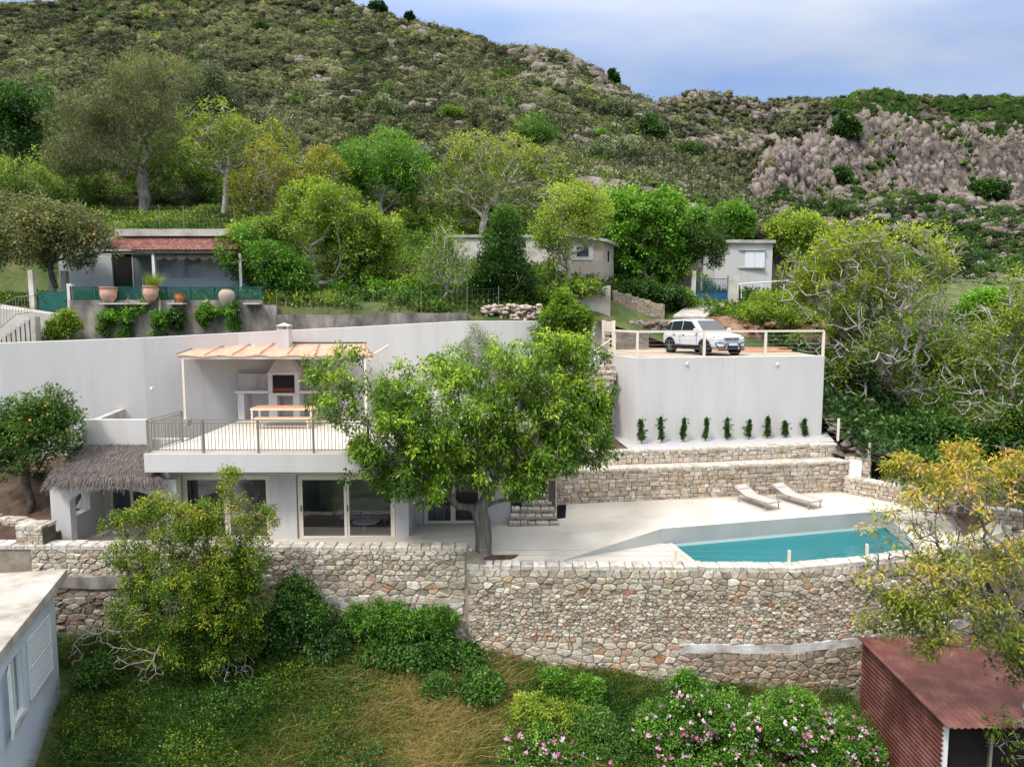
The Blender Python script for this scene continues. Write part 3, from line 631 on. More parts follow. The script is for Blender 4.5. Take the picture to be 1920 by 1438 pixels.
coping('coping', atM, 0, sJ, 0, .46, .10, root, rC, [(.74, .72, .68), (.68, .64, .58), (.78, .77, .74), (.66, .62, .57)], ztop=lambda s: ZL)
coping('coping', atM, sJ, cum[-1], 0, .46, .10, root, rC, [(.74, .72, .68), (.70, .67, .62), (.78, .77, .74)], ztop=lambda s: ZR)
def band(name, s0, s1, z0, z1, m, out=.05):
    V = []; n = max(2, int((s1 - s0) / .4)); rr = random.Random(4)
    for i in range(n + 1):
        s = s0 + (s1 - s0) * i / n; q, nn = atM(s)
        for a, z in ((0, z0), (out, z0 + rr.uniform(-.03, .03)), (out, z1 + rr.uniform(-.03, .03)), (0, z1 + .03)): V.append((q.x + nn.x * a, q.y + nn.y * a, z))
    Fc = [(i * 4 + k, i * 4 + 4 + k, i * 4 + 5 + k, i * 4 + 1 + k) for i in range(n) for k in range(3)]
    return npmesh(name, V, Fc, m, root)
whitewash = mat('whitewashed_cement', [(.34, .27, .21), (.44, .38, .33), (.62, .60, .58), (.74, .75, .77)], 1.6, .9, .4, 14, stretch=(1, 1, 1.2))
band('cement_band', sX(5.2), LM - .2, -10.83, -10.54, whitewash)
band('cement_band', sX(-8), sJ - .1, -9.30, -9.08, whitewash, .05)
band('cement_band', 8, 16.2, -8.82, -8.42, concrete, .10)
# --- terrace paving (flat sheets)
def sheet(name, poly, m, kind='structure', parent=None, th=.0):
    tri = geometry.tessellate_polygon([[Vector((p[0], p[1], 0)) for p in poly]]); mb = MB()
    if th:
        mb.prism([(p[0], p[1]) for p in poly], [p[2] - th for p in poly], [p[2] for p in poly]); o = mb.build(name, m, parent)
    else:
        mb.add(poly, [tuple(t) for t in tri]); o = mb.build(name, m, parent)
        for pl_ in o.data.polygons:
            if pl_.normal.z < 0: pl_.flip()
    if kind: tag(o, kind=kind)
    return o
A0 = (1.6, 22.45, -8.02); B1 = (5.24, 24.25, -7.5); B1b = (5.24, 24.25, -8.02); B2 = (15.2, 26.75, -7.5)
sheet('terrace_paving', [(-16, 22.25, -7.86), (-1.45, 22.1, -7.94), A0, B1, B2, (16.3, 26.35, -7.5), (13.9, 29.45, -7.5), (6.95, 28.5, -7.5), (2.2, 28.0, -7.52), (2.0, 25.9, -7.6), (-.2, 25.6, -7.72), (-.2, 27.2, -7.75), (-16, 27.2, -7.86)], screed)
sheet('pool_deck', [A0, (5.85, 22.25, -8.02), (5.5, 24.18, -8.02), B1b], screed)
mb = MB(); mb.add([A0, B1b, B1], [(0, 1, 2)]); mb.add([B1b, (15.2, 26.75, -8.6), B2, B1], [(0, 1, 2, 3)]); o = mb.build('pool_deck_riser', poolwall, fix=False); tag(o, kind='structure')
sheet('side_deck', [(14.25, 26.5, -7.6), (13.85, 23.5, -7.85), (14.5, 23.2, -7.9), (18, 24.9, -7.75), (18.4, 25.5, -7.7), (16.3, 26.6, -7.55), (15.2, 26.75, -7.51)], screed, th=.5)
# pool
WP = [(5.50, 24.22), (5.85, 22.28), (9.0, 22.22), (11.15, 22.72), (13.9, 23.55), (14.3, 26.5)]
pool = thing('swimming_pool', 'narrow turquoise swimming pool along the pale terrace edge', 'pool', loc=(9, 23.5, -8.4))
mb = MB(); n = len(WP); mb.add([(a, b, -8.16) for a, b in WP], [tuple(range(n))]); mb.build('water', water, pool)
mb = MB(); V = [(a, b, -8.05) for a, b in WP] + [(a, b, -9.5) for a, b in WP]; mb.add(V, [(i, (i + 1) % n, n + (i + 1) % n, n + i) for i in range(n)] + [tuple(range(n, 2 * n))]); mb.build('basin', poolfloor, pool)
mb = MB()
for i in range(3): mb.box(10.6 + i * .35, 12.0, 23.0 + 0 * i, 24.4, -9.49, -9.2 + i * .32)
mb.build('pool_steps', poolfloor, pool)
mb = MB(); mb.prism([(5.42, 24.16), (5.76, 22.3), (5.98, 22.3), (5.62, 24.22)], -8.6, -8.00); mb.build('pool_edge', screed, pool)
# soil pit round the walnut
mb = MB(); c = (-.75, 22.84); mb.prism([(c[0] + 1.0 * math.cos(t), c[1] + .50 * math.sin(t)) for t in np.linspace(0, 2 * math.pi, 25)[:-1]], -8.2, -7.905)
o = mb.build('tree_pit_soil', soil); tag(o, kind='structure')
# --- ashlar terrace walls behind the pool
pCr = pal(CREAMS, [4, 4, 3, 2.5, 1.5, 2]); pCr2 = pal([(.56, .50, .42), (.62, .57, .50), (.50, .42, .33), (.58, .47, .37), (.45, .40, .34), (.66, .63, .57)], [4, 4, 2.5, 2, 2, 2])
def ashlar(name, label, path, z0, z1, seed, palf=pCr, hm=(.11, .22), wm=(.18, .46), thick=.4, cope=True, zt=None):
    L_ = sum(math.dist(path[i], path[i + 1]) for i in range(len(path) - 1)); r = random.Random(seed)
    root = thing(name, label, 'stone wall', loc=(path[0][0], path[0][1], z0)); zt = zt or (lambda s: z1)
    ps = [p for p in courses(0, L_, z0, z1, *hm, *wm, r) if max(q[1] for q in p) <= zt(p[0][0]) + .03]
    o, at, L2 = stonemesh('masonry', ps, path, palf, root, gap=.009, relief=(.015, .045), seed=seed, ztop=zt, zbot=lambda s: z0 - .05, thick=thick, core=mortar_d)
    if cope: coping('coping', at, 0, L2, z1, thick, .07, root, r, [(.68, .65, .59), (.62, .58, .51), (.72, .70, .66)], ztop=zt)
    return root
W2 = [(1.75, 27.55), (6.95, 28.3), (14.3, 29.5)]
ashlar('stone_terrace_wall', 'lower squared cream stone wall right behind the two sun loungers', W2, -7.55, -6.22, 11, pCr2)
W1 = [(3.0, 28.7), (7.1, 29.15), (14.15, 30.5)]
ashlar('stone_planter_wall', 'upper squared cream stone wall holding the gravel bed of small cypresses', W1, -6.35, -5.68, 12, pCr, thick=.4)
sheet('wall_ledge', [(1.9, 27.85, -6.2), (7, 28.6, -6.2), (14.1, 29.75, -6.2), (14.3, 30.7, -6.2), (7, 29.3, -6.2), (2.5, 28.9, -6.2)], concrete_l)
gb = sheet('gravel_bed', [(4.9, 29.1, -5.63), (7.1, 29.45, -5.63), (14.2, 30.8, -5.6), (14.9, 33.2, -5.6), (4.6, 32.6, -5.63)], gravel)
sheet('bare_earth', [(-.4, 27.4, -5.72), (2.2, 27.9, -5.70), (3.1, 28.95, -5.66), (5.1, 29.3, -5.66), (5.1, 35.2, -5.66), (-.4, 35.2, -5.66)], soil)
ashlar('stone_parapet', 'low squared stone parapet on the right of the loungers sloping towards the pool', [(13.97, 29.3), (16.25, 26.45)], -7.55, -6.85, 13, pCr, thick=.4)
ashlar('stone_parapet', 'lowest stone parapet step at the far right pool corner behind the bronze leaves', [(16.25, 26.4), (18.6, 25.2)], -7.8, -7.25, 14, pCr, thick=.4)
rt_ = thing('stone_pump_housing', 'small stone housing with a white metal door at the right wall corner', 'pump box', loc=(14.3, 29.4, -7.5))
psx = courses(0, 1.0, -7.5, -6.0, .12, .2, .18, .3, random.Random(9))
stonemesh('masonry', psx, [(14.12, 29.62), (14.95, 29.1)], pCr, rt_, gap=.009, relief=(.015, .035), seed=4, ztop=lambda s: -6.0, zbot=lambda s: -7.5, thick=.8, core=mortar_d)
a, b = Vector((14.12, 29.62, 0)), Vector((14.95, 29.1, 0)); dv = (b - a).normalized(); nv = Vector((dv.y, -dv.x, 0))
q = a + dv * .14 + nv * .06; mb = MB(); mb.add([(q.x, q.y, -6.85), (q.x + dv.x * .52, q.y + dv.y * .52, -6.85), (q.x + dv.x * .52, q.y + dv.y * .52, -6.12), (q.x, q.y, -6.12)] + [(q.x - nv.x * .1 + dv.x * k_, q.y - nv.y * .1 + dv.y * k_, z_) for k_, z_ in ((0, -6.85), (.52, -6.85), (.52, -6.12), (0, -6.12))], [(0, 1, 2, 3), (0, 4, 5, 1), (1, 5, 6, 2), (2, 6, 7, 3), (3, 7, 4, 0)]); mb.build('door', lshutter, rt_)
# --- stone stairs
st = thing('stone_stairs', 'squared cream stone steps climbing beside the villa', 'stairs', loc=(.8, 25.2, -7.7))
def stepmesh(x0, x1, y0, y1, zt, zb, seed):
    r = random.Random(seed); ps = courses(0, x1 - x0, zb, zt - .05, .1, .17, .2, .42, r)
    V = stonemesh('step', ps, [(x0, y0), (x1, y0)], pCr2, st, gap=.009, relief=(.01, .03), seed=seed, ztop=lambda s: zt - .05, zbot=lambda s: zb, thick=y1 - y0, core=mortar_d)
    coping('tread', V[1], 0, x1 - x0, 0, min(.45, y1 - y0), .06, st, r, [(.64, .6, .54), (.58, .53, .46)], ztop=lambda s: zt - .05)
for i in range(3): stepmesh(-.12 + .05 * i, 1.72 - .06 * i, 25.15 + i * .30, 25.55 + i * .30, -7.56 + .18 * i, -7.75, 20 + i)
for i in range(8): stepmesh(.35, 1.55, 26.05 + i * .3, 26.45 + i * .3, -7.02 + .17 * i, -7.2 + .17 * i - .1, 30 + i)
ashlar('stone_stair_wall', 'stone cheek wall on the right of the villa steps', [(1.62, 26.0), (1.75, 27.6)], -7.6, -6.2, 15, pCr2, thick=.25)
for i in range(14):
    x_ = 2.2 + i * .15; y_ = 28.6 + i * .36; z_ = -5.55 + i * .26
    stepmesh(x_, x_ + .95, y_, y_ + .5, z_ + .05, z_ - .35, 50 + i)
# --- villa
villa = thing('villa', 'white flat roofed modern villa with a terrace on its roof', 'house', loc=(-8, 24, -7.9))
FY = 24.0; xa = P(95, 950, FY).x
def wallgrid(name, x0, x1, z0, z1, y, ops, m, parent, th=.3):
    """wall facing -y with rectangular openings"""
    xs = sorted({x0, x1, *[o_[0] for o_ in ops], *[o_[1] for o_ in ops]}); mb = MB()
    for i in range(len(xs) - 1):
        a, b = xs[i], xs[i + 1]; hit = [o_ for o_ in ops if o_[0] <= a + 1e-6 and o_[1] >= b - 1e-6]
        if hit:
            o_ = hit[0]
            if o_[2] > z0 + .01: mb.box(a, b, y, y + th, z0, o_[2])
            if o_[3] < z1 - .01: mb.box(a, b, y, y + th, o_[3], z1)
        else: mb.box(a, b, y, y + th, z0, z1)
    return mb.build(name, m, parent)
zB = -7.9; zS = -5.30          # floor, underside of slab
X1, X2 = P(340, 950, FY).x, P(507, 950, FY).x; X3, X4 = P(556, 950, FY).x, P(741, 950, FY).x; XE = P(766, 950, FY).x; XP = P(290, 950, FY).x
wt = P(640, 891, FY).z
wallgrid('facade', XP, XE, zB, zS, FY, [(X1, X2, zB, wt), (X3, X4, zB, wt)], plaster, villa)
FY2 = 25.6; X5, X6 = P(793, 950, FY2).x, P(905, 950, FY2).x; XR = P(957, 950, FY2).x
wallgrid('facade', XE, XR, zB + .1, -4.62, FY2, [(X5, X6, zB + .1, wt)], plaster, villa)
for bx_ in ((XE - .3, XE, FY + .3, FY2 + .3, zB, zS), (XR - .3, XR, FY2 + .3, 31, zB, -4.62), (XP, XP + .3, FY + .3, 26, zB, zS)): mb = MB(); mb.box(*bx_); mb.build('side_wall', plaster, villa)
# slab / balcony
yb = 22.95; xl = P(270, 870, yb).x; xr = P(800, 870, yb).x; zt0 = -4.62; 
bl_, br_ = P(270, 888, yb).z, P(800, 880, yb).z
mb = MB(); mb.prism([(xl, yb), (xr, yb), (xr, 25.0), (XE + .01, 25.0), (XE + .01, 31.3), (xl + .35, 31.3), (xl + .35, 25.4)], -5.20, -4.58); bevel(mb.build('roof_slab', plaster, villa), .015)
mb = MB(); mb.prism([(xl + .15, yb + .15), (xr - .1, yb + .15), (xr - .1, 25.0), (XR - .05, 25.3), (XR - .05, 33.6), (-7, 33.6), (-11.7, 31.5), (xl + .5, 31.3), (xl + .5, 25.3)], -4.60, -4.555); mb.build('terrace_floor', screed, villa)
mb = MB(); mb.prism([(XE + .02, 25.02), (XR + .05, 25.3), (XR + .05, 33.6), (XE + .02, 33.6)], -5.2, -4.61); mb.build('roof_slab', plaster, villa)
mb = MB(); mb.box(XP + .3, XE - .3, FY + .3, 28, -7.93, -7.86); mb.build('room_floor', intw, villa)
mb = MB(); mb.box(XP + .3, XR - .3, 28.0, 28.2, zB, zS + .09); mb.box(P(532, 950, FY).x, P(540, 950, FY).x, FY + .3, 28, zB, zS); mb.box(XE - .31, XR - .3, FY2 + .3, FY2 + .3 + 2.3, -7.8, -7.76); mb.build('inner_wall', intw, villa)
def slider(px0, px1, z0, z1, y, leafs=2):
    fr = MB(); w = .07; d = .1
    fr.box(px0, px0 + w, y, y + d, z0, z1); fr.box(px1 - w, px1, y, y + d, z0, z1); fr.box(px0 + w, px1 - w, y, y + d, z1 - w, z1); fr.box(px0 + w, px1 - w, y, y + d, z0, z0 + .05)
    f = fr.build('window_frame', cream, villa); mid = (px0 + px1) / 2
    for k in range(leafs):
        a = px0 + w + k * (px1 - px0 - 2 * w) / leafs; b = px0 + w + (k + 1) * (px1 - px0 - 2 * w) / leafs; yy = y + .015 + .04 * (k % 2); t = .085
        s = MB(); s.box(a, a + t, yy, yy + .035, z0 + .05, z1 - w); s.box(b - t, b, yy, yy + .035, z0 + .05, z1 - w); s.box(a + t, b - t, yy, yy + .035, z1 - w - t, z1 - w); s.box(a + t, b - t, yy, yy + .035, z0 + .05, z0 + .05 + t)
        s.build('sash', cream, f); g = MB(); g.add([(a + t, yy + .017, z0 + .05 + t), (b - t, yy + .017, z0 + .05 + t), (b - t, yy + .017, z1 - w - t), (a + t, yy + .017, z1 - w - t)], [(0, 1, 2, 3)]); g.build('glass_pane', glass, f)
        h = MB(); h.box(a + .02, a + .05, yy - .02, yy, (z0 + z1) / 2 - .13, (z0 + z1) / 2 + .08); h.build('handle', blackp, f)
slider(X1 + .03, X2 - .03, zB + .05, wt - .03, FY + .08); slider(X3 + .03, X4 - .03, zB + .05, wt - .03, FY + .08); slider(X5 + .02, X6 - .02, zB + .12, wt - .03, FY2 + .08)
def curtain(x0, x1, y, z0, z1, name='curtain', label='', m=curtainm):
    n = int((x1 - x0) / .03); mb = MB(); V = []
    for i in range(n + 1):
        x_ = x0 + (x1 - x0) * i / n; yy = y + .045 * math.sin(i * 1.15 + .8 * math.sin(i * .3)); V += [(x_, yy, z0), (x_, yy, z1)]
    mb.add(V, [(2 * i, 2 * i + 2, 2 * i + 3, 2 * i + 1) for i in range(n)]); o = mb.build(name, m); tag(o, label, 'curtain'); return o
curtain(X1 + .15, X1 + 1.25, FY + .45, zB + .08, wt - .05, 'curtain', 'grey pleated curtain behind the left living room sliding window')
curtain(X5 + .12, X5 + .8, FY2 + .45, zB + .15, wt - .05, 'curtain', 'grey curtain behind the recessed sliding window right of the pillar')
# sofa & coffee table seen through the glass
sx, sy, sz = P(690, 980, 25.6).x, 25.8, -7.86
sofa = thing('sofa', 'rounded grey fabric sofa behind the right sliding window', 'sofa', loc=(sx, sy, sz))
mb = MB(); mb.box(sx - 1.0, sx + .78, sy - .3, sy + .4, sz + .28, sz + .46); bevel(mb.build('seat', sofa_m, sofa), .06, 3)
mb = MB(); pts = []
for i in range(17):
    t = math.pi * i / 16; pts.append((sx - .1 + 1.02 * math.cos(t) * (1 if abs(math.cos(t)) < .95 else 1), sy + .0 + .45 * math.sin(t)))
V = []; 
for (x_, y_) in pts:
    hgt = .95 - .25 * abs((x_ - sx + .1) / 1.0) ** 4; V += [(x_, y_, sz + .25), (x_, y_, sz + hgt), (sx - .1 + (x_ - sx + .1) * .86, sy + (y_ - sy) * .75, sz + hgt), (sx - .1 + (x_ - sx + .1) * .86, sy + (y_ - sy) * .75, sz + .25)]
mb.add(V, [(i * 4 + k, i * 4 + 4 + k, i * 4 + 4 + (k + 1) % 4, i * 4 + (k + 1) % 4) for i in range(16) for k in range(4)] + [(0, 1, 2, 3), (64, 65, 66, 67)]); bevel(mb.build('backrest', sofa_m, sofa), .04, 3)
for a_, b_ in ((-.9, -.2), (.65, -.2), (-.8, .3), (.6, .3)):
    mb = MB(); mb.tube([(sx + a_ * .95, sy + b_, sz + .3), (sx + a_, sy + b_, sz)], [.025, .015]); mb.build('leg', pinew, sofa)
tx, ty = P(686, 1000, 24.9).x, 25.0
ct = thing('coffee_table', 'low round white coffee table in front of the grey sofa', 'table', loc=(tx, ty, sz))
mb = MB(); mb.lathe((tx, ty, sz + .40), [(.48, 0), (.5, .015), (.48, .03), (.01, .031)], 28); mb.build('tabletop', lshutter, ct)
for k in range(3):
    t = k * 2.09 + .5; mb = MB(); mb.tube([(tx + .3 * math.cos(t), ty + .3 * math.sin(t), sz + .4), (tx + .4 * math.cos(t), ty + .4 * math.sin(t), sz)], [.018, .012]); mb.build('leg', lshutter, ct)
# --- arched porch with thatch
por = thing('arched_porch', 'white arched porch with grey thatched roof at the left of the villa', 'porch', loc=(-14, 23.3, -7.9))
PY = 23.3; px0 = P(95, 950, PY).x; px1 = P(332, 950, PY).x; ax0 = P(131, 950, PY).x; ax1 = P(292, 950, PY).x; zsp = P(200, 942, PY).z; ztp = P(200, 916, PY).z; zhd = P(200, 902, PY).z + .05
cxa = (ax0 + ax1) / 2; arc = [(cxa + (ax1 - ax0) / 2 * math.cos(t), zsp + (ztp - zsp) * math.sin(t)) for t in np.linspace(0, math.pi, 19)]
out = [(px1, zB), (px1, zhd), (px0, zhd), (px0, zB), (ax0, zB)] + arc[::-1] + [(ax1, zB)]
tri = geometry.tessellate_polygon([[Vector((a, b, 0)) for a, b in out]]); mb = MB(); n = len(out)
V = [(a, PY, b) for a, b in out] + [(a, PY + .32, b) for a, b in out]
mb.add(V, [tuple(t) for t in tri] + [tuple(i + n for i in t[::-1]) for t in tri] + [(i, (i + 1) % n, n + (i + 1) % n, n + i) for i in range(n)]); mb.build('arch_wall', plaster, por)
# porch side with opening + sloping seat wall, back wall
mb = MB(); xq = px0 + .001; mb.prism([(px0, PY + .33), (px0 + .3, PY + .33), (px0 + .3, 26.2), (px0, 26.2)], zB, -7.0); mb.box(px0, px0 + .3, 25.0, 26.2, -6.998, zhd + .6); mb.box(px0, px0 + .3, PY + .33, 24.998, -6.15, zhd)
mb.build('side_wall', plaster, por)
mb = MB(); mb.prism([(px0 - .02, 25.0), (px0 - .55, 25.1), (px0 - .55, 25.35), (px0 - .02, 25.3)], zB, [-6.6, -7.4, -7.4, -6.6]); mb.build('buttress', plaster, por)
dx0, dx1 = P(207, 950, 25.9).x, P(285, 950, 25.9).x
wallgrid('back_wall', px0 + .3, XP + .3, zB, -4.62, 25.9, [(dx0, dx1, zB, -5.85)], plaster, por)
fr = MB(); fr.box(dx0, dx0 + .07, 25.95, 26.05, zB, -5.85); fr.box(dx1 - .07, dx1, 25.95, 26.05, zB, -5.85); fr.box((dx0 + dx1) / 2 - .05, (dx0 + dx1) / 2 + .05, 25.96, 26.04, zB, -5.85); fr.box(dx0 + .07, dx1 - .07, 25.951, 26.049, -5.93, -5.85)
f = fr.build('door_frame', cream, por); g = MB(); g.add([(dx0 + .07, 26.0, zB), (dx1 - .07, 26.0, zB), (dx1 - .07, 26.0, -5.93), (dx0 + .07, 26.0, -5.93)], [(0, 1, 2, 3)]); g.build('glass_pane', glass, f)
curtain(dx0 + .05, (dx0 + dx1) / 2 + .3, 26.3, zB, -5.85, 'curtain', 'dark grey curtain behind the glazed porch door')
# thatch : base sheet + straws
th = [P(88, 906, 22.95), P(300, 903, 22.95), P(276, 838, 25.5), P(150, 834, 25.5)]
th[2].z = th[3].z = max(th[2].z, th[3].z); th[0].z = th[1].z = P(200, 900, 22.95).z
mb = MB(); V = [tuple(p) for p in th] + [(p.x, p.y, p.z - .10) for p in th]; mb.add(V, [(0, 1, 2, 3), (7, 6, 5, 4), (0, 4, 5, 1), (1, 5, 6, 2), (2, 6, 7, 3), (3, 7, 4, 0)]); mb.build('thatch_roof', thatch, por)
rs = np.random.RandomState(4); M = 7000; a = rs.rand(M); b = rs.rand(M) ** .8; T_ = [np.array(p) for p in th]
lo = T_[0] * (1 - a)[:, None] + T_[1] * a[:, None]; hi = T_[3] * (1 - a)[:, None] + T_[2] * a[:, None]; p0 = hi * (1 - b)[:, None] + lo * b[:, None]; p0[:, 2] += .02 + rs.rand(M) * .05
d = (lo - hi); d /= np.linalg.norm(d, axis=1, keepdims=True); d = d + rs.normal(size=(M, 3)) * [.07, .03, .035]; ln = .35 + .4 * rs.rand(M, 1); p1 = p0 + d * ln
over = (b > .78); p1[over, 2] -= rs.rand(over.sum()) * .22; rt2 = (a > .93); p1[rt2] += rs.normal(size=(rt2.sum(), 3)) * [.15, .05, .08] + [.12, 0, -.08]; w_ = .011
V = np.stack([p0 + [-w_, 0, 0], p0 + [w_, 0, 0], p1 + [w_ * .4, 0, 0], p1 + [-w_ * .4, 0, 0]], 1).reshape(-1, 3)
o = npmesh('thatch_straws', V, np.arange(M * 4).reshape(M, 4), thatch, por)
tag(o, kind='stuff')
jx = P(152, 955, 24.5); jug = thing('clay_jug', 'small brown clay jug on the sill inside the arched porch', 'jug', loc=(jx.x, 24.2, -7.0))
mb = MB(); mb.lathe((jx.x - .3, 24.2, -7.0), [(.07, 0), (.15, .12), (.15, .22), (.07, .32), (.09, .38), (.07, .38), (.05, .3)], 16); mb.build('body', terra_red, jug, True)
mb = MB(); mb.tube([(jx.x - .2, 24.2, -6.66), (jx.x - .1, 24.2, -6.72), (jx.x - .16, 24.2, -6.86)], .012); mb.build('handle', terra_red, jug)
# low white parapets between porch and back wall
mb = MB(); q0, q1 = P(152, 787, 25.6), P(279, 787, 25.6); mb.box(q0.x, q1.x, 25.6, 25.8, -6.0, q0.z); pw_ = mb.build('white_parapet_wall', plaster); tag(pw_, 'white parapet wall above the top edge of the thatched roof', 'wall')
mb = MB(); q2 = P(210, 771, 28.0); mb.prism([(q0.x + .3, 25.81), (q0.x + .55, 25.81), (q2.x + .05, 29.3), (q2.x - .2, 29.3)], -6, [q0.z - .003, q0.z - .003, q0.z + .0, q0.z + .0]); w_ = mb.build('concrete_side_wall', concrete_l); tag(w_, 'bare concrete wall running back from the white parapet by the orange tree', 'wall')
sheet('back_yard', [(-17, 25.9, -5.9), (-12, 25.9, -5.9), (-12, 31, -5.9), (-20, 31, -5.9), (-22, 27, -5.9)], soil)
# --- big white back wall
bw = [(-24, 26.0), (-19.5, 27.0), (-15, 28.9), (-11.9, 30.9), (-7.5, 31.8), (-2.3, 33.0), (4.1, 35.0)]
def bzt(p, v): return P(960 + F * p[0] / (p[1]), v, p[1]).z
bt = [P(0, 643, 26).z - .05, P(0, 643, 27).z, P(300, 633, 29).z, P(450, 624, 30.9).z, P(640, 614, 31.8).z, P(870, 602, 33).z, P(1120, 601, 35).z]
mb = MB(); V = []; th_ = .25
for i, p in enumerate(bw):
    a = Vector(bw[max(i - 1, 0)]); b = Vector(bw[min(i + 1, len(bw) - 1)]); t = (b - a).normalized(); nx, ny = t.y, -t.x
    V += [(p[0], p[1], -6.2), (p[0], p[1], bt[i]), (p[0] - nx * th_, p[1] - ny * th_, bt[i]), (p[0] - nx * th_, p[1] - ny * th_, -6.2)]
mb.add(V, [(i * 4 + k, i * 4 + 4 + k, i * 4 + 4 + (k + 1) % 4, i * 4 + (k + 1) % 4) for i in range(len(bw) - 1) for k in range(4)] + [(0, 1, 2, 3), (24, 25, 26, 27)])
o = bevel(mb.build('white_garden_wall', plaster), .02); tag(o, 'long white rendered wall behind the roof terrace and walnut', 'wall')
# --- wall lamps
def wall_lamp(p, lab):
    t = thing('wall_lamp', lab, 'lamp', 'small wall lamps', loc=p); mb = MB(); mb.box(p.x - .05, p.x + .05, p.y - .03, p.y, p.z - .05, p.z + .05); mb.build('back_plate', lshutter, t)
    mb = MB(); mb.lathe((p.x, p.y - .09, p.z - .07), [(.045, 0), (.055, .02), (.055, .12), (.03, .14)], 12); mb.build('lamp_shade', lshutter, t, True)
wall_lamp(P(292, 727, 29.0) + Vector((0, -.25, 0)), 'small white lamp on the long white wall left of the reed canopy')
# --- parking deck
DK = [(4.72, 33.2), (5.45, 30.95), (14.35, 32.5), (14.6, 41.5), (4.9, 41.5), (4.9, 35)]
pd = thing('parking_wall', 'tall plain white wall carrying the parking deck with the car', 'wall', loc=(9, 31.5, -5.7))
mb = MB(); mb.prism([DK[0], DK[1], DK[2], (14.4, 33.0), (5.7, 31.45), (5.0, 33.3)], -6.0, -1.93); bevel(mb.build('render_face', plaster, pd), .02)
sheet('parking_deck', [(5.02, 33.2, -1.96), (5.7, 31.40, -1.96), (14.3, 32.9, -1.96), (14.9, 41.8, -1.96), (4.2, 41.8, -1.96), (4.2, 35.3, -1.96)], mat('dusty_concrete', [(.32, .24, .17), (.44, .36, .28), (.5, .45, .38)], .8, .95, .4, 10), th=.3)
mb = MB(); mb.prism([(14.0, 33), (14.3, 33), (14.9, 41.8), (14.6, 41.8)], -6.5, -1.97); mb.build('side_face', plaster, pd)
wall_lamp(P(1286, 681, 31.5) + Vector((0, -.12, 0)), 'small round white lamp on the parking wall below the car')
wall_lamp(P(1454, 682, 32.3) + Vector((0, -.15, 0)), 'small wall lamp on the parking wall near its right end')
rl = thing('deck_railing', 'cream metal railing with thin cables along the parking deck edge', 'railing', loc=(9, 31.5, -1.93))
rp_ = [Vector((4.78, 33.05, -1.93)), Vector((5.48, 31.03, -1.93)), Vector((8.55, 31.56, -1.93)), Vector((11.45, 32.06, -1.93)), Vector((14.28, 32.56, -1.93))]
H = 1.12
for p in rp_: mb = MB(); mb.box(p.x - .05, p.x + .05, p.y - .05, p.y + .05, p.z, p.z + H); mb.build('post', cream, rl)
mb = MB()
for a, b in zip(rp_[:-1], rp_[1:]): mb.bar(a + Vector((0, 0, H + .02)), b + Vector((0, 0, H + .02)), .11, .09)
mb.build('top_rail', cream, rl); mb = MB()
for a, b in zip(rp_[:-1], rp_[1:]):
    for k in range(1, 6): mb.bar(a + Vector((0, 0, H * k / 6)), b + Vector((0, 0, H * k / 6)), .012)
mb.build('cables', silver, rl)
gt = thing('garden_gate', 'narrow cream slatted gate between white wall and parking deck', 'gate', loc=(4.5, 33.5, -1.9))
gx0, gx1 = P(1131, 640, 34.2), P(1150, 640, 33.3)
for p in (gx0, gx1): mb = MB(); mb.bar((p.x, p.y, -2.6), (p.x, p.y, P(1140, 601, 33.6).z), .14); mb.build('gate_post', cream, gt)
mb = MB(); mb.bar((gx0.x, gx0.y, -.62), (gx1.x, gx1.y, -.62), .05, .5); mb.build('top_panel', cream, gt)
mb = MB()
for k in range(6): mb.bar((gx0.x, gx0.y, -.95 - k * .22), (gx1.x, gx1.y, -.95 - k * .22), .03, .05)
mb.build('slats', cream, gt)
hw = thing('curved_stair_wall', 'low white curved parapet with a handrail below the garden gate', 'wall', loc=(4, 32, -3.5))
mb = MB(); pts_ = [P(1085, 700, 30.5), P(1100, 690, 31.2), P(1128, 664, 33.6)]; V = []
for p, hh in zip(pts_, (.9, 1.1, .4)): V += [(p.x, p.y, p.z - hh - 1), (p.x, p.y, p.z), (p.x - .2, p.y + .1, p.z), (p.x - .2, p.y + .1, p.z - hh - 1)]
mb.add(V, [(i * 4 + k, i * 4 + 4 + k, i * 4 + 4 + (k + 1) % 4, i * 4 + (k + 1) % 4) for i in range(2) for k in range(4)] + [(0, 1, 2, 3), (8, 9, 10, 11)]); bevel(mb.build('parapet', plaster, hw), .05, 3)
mb = MB(); mb.tube([P(1098, 668, 31.2), P(1146, 636, 33.3)], .03); mb.build('handrail', cream, hw)
# --- dining table + bench
def table(u0, u1, v, Y0, name, label, h, dep, cat, thick=.05, lw=.07):
    fl = -4.555; a = P(u0, v, Y0); b = P(u1, v, Y0); t = thing(name, label, cat, loc=((a.x + b.x) / 2, Y0 + dep / 2, fl))
    mb = MB(); n = 6; dy = dep / n
    for k in range(n): mb.box(a.x, b.x, Y0 + k * dy, Y0 + (k + 1) * dy - .012, fl + h - .025, fl + h)
    mb.build('tabletop' if cat == 'table' else 'seat', wood, t)
    mb = MB(); mb.box(a.x, b.x, Y0 - .012, Y0, fl + h - .08, fl + h + .002); mb.box(a.x, b.x, Y0 + dep, Y0 + dep + .012, fl + h - .08, fl + h + .002); mb.box(a.x - .02, a.x, Y0 - .012, Y0 + dep, fl + h - .08, fl + h + .002); mb.box(b.x, b.x + .02, Y0 - .012, Y0 + dep, fl + h - .08, fl + h + .002); mb.build('apron', pinew, t)
    for x_ in (a.x, b.x - lw):
        for y_ in (Y0, Y0 + dep - lw): mb = MB(); mb.box(x_, x_ + lw, y_, y_ + lw, fl, fl + h - .03); mb.build('leg', pinew, t)
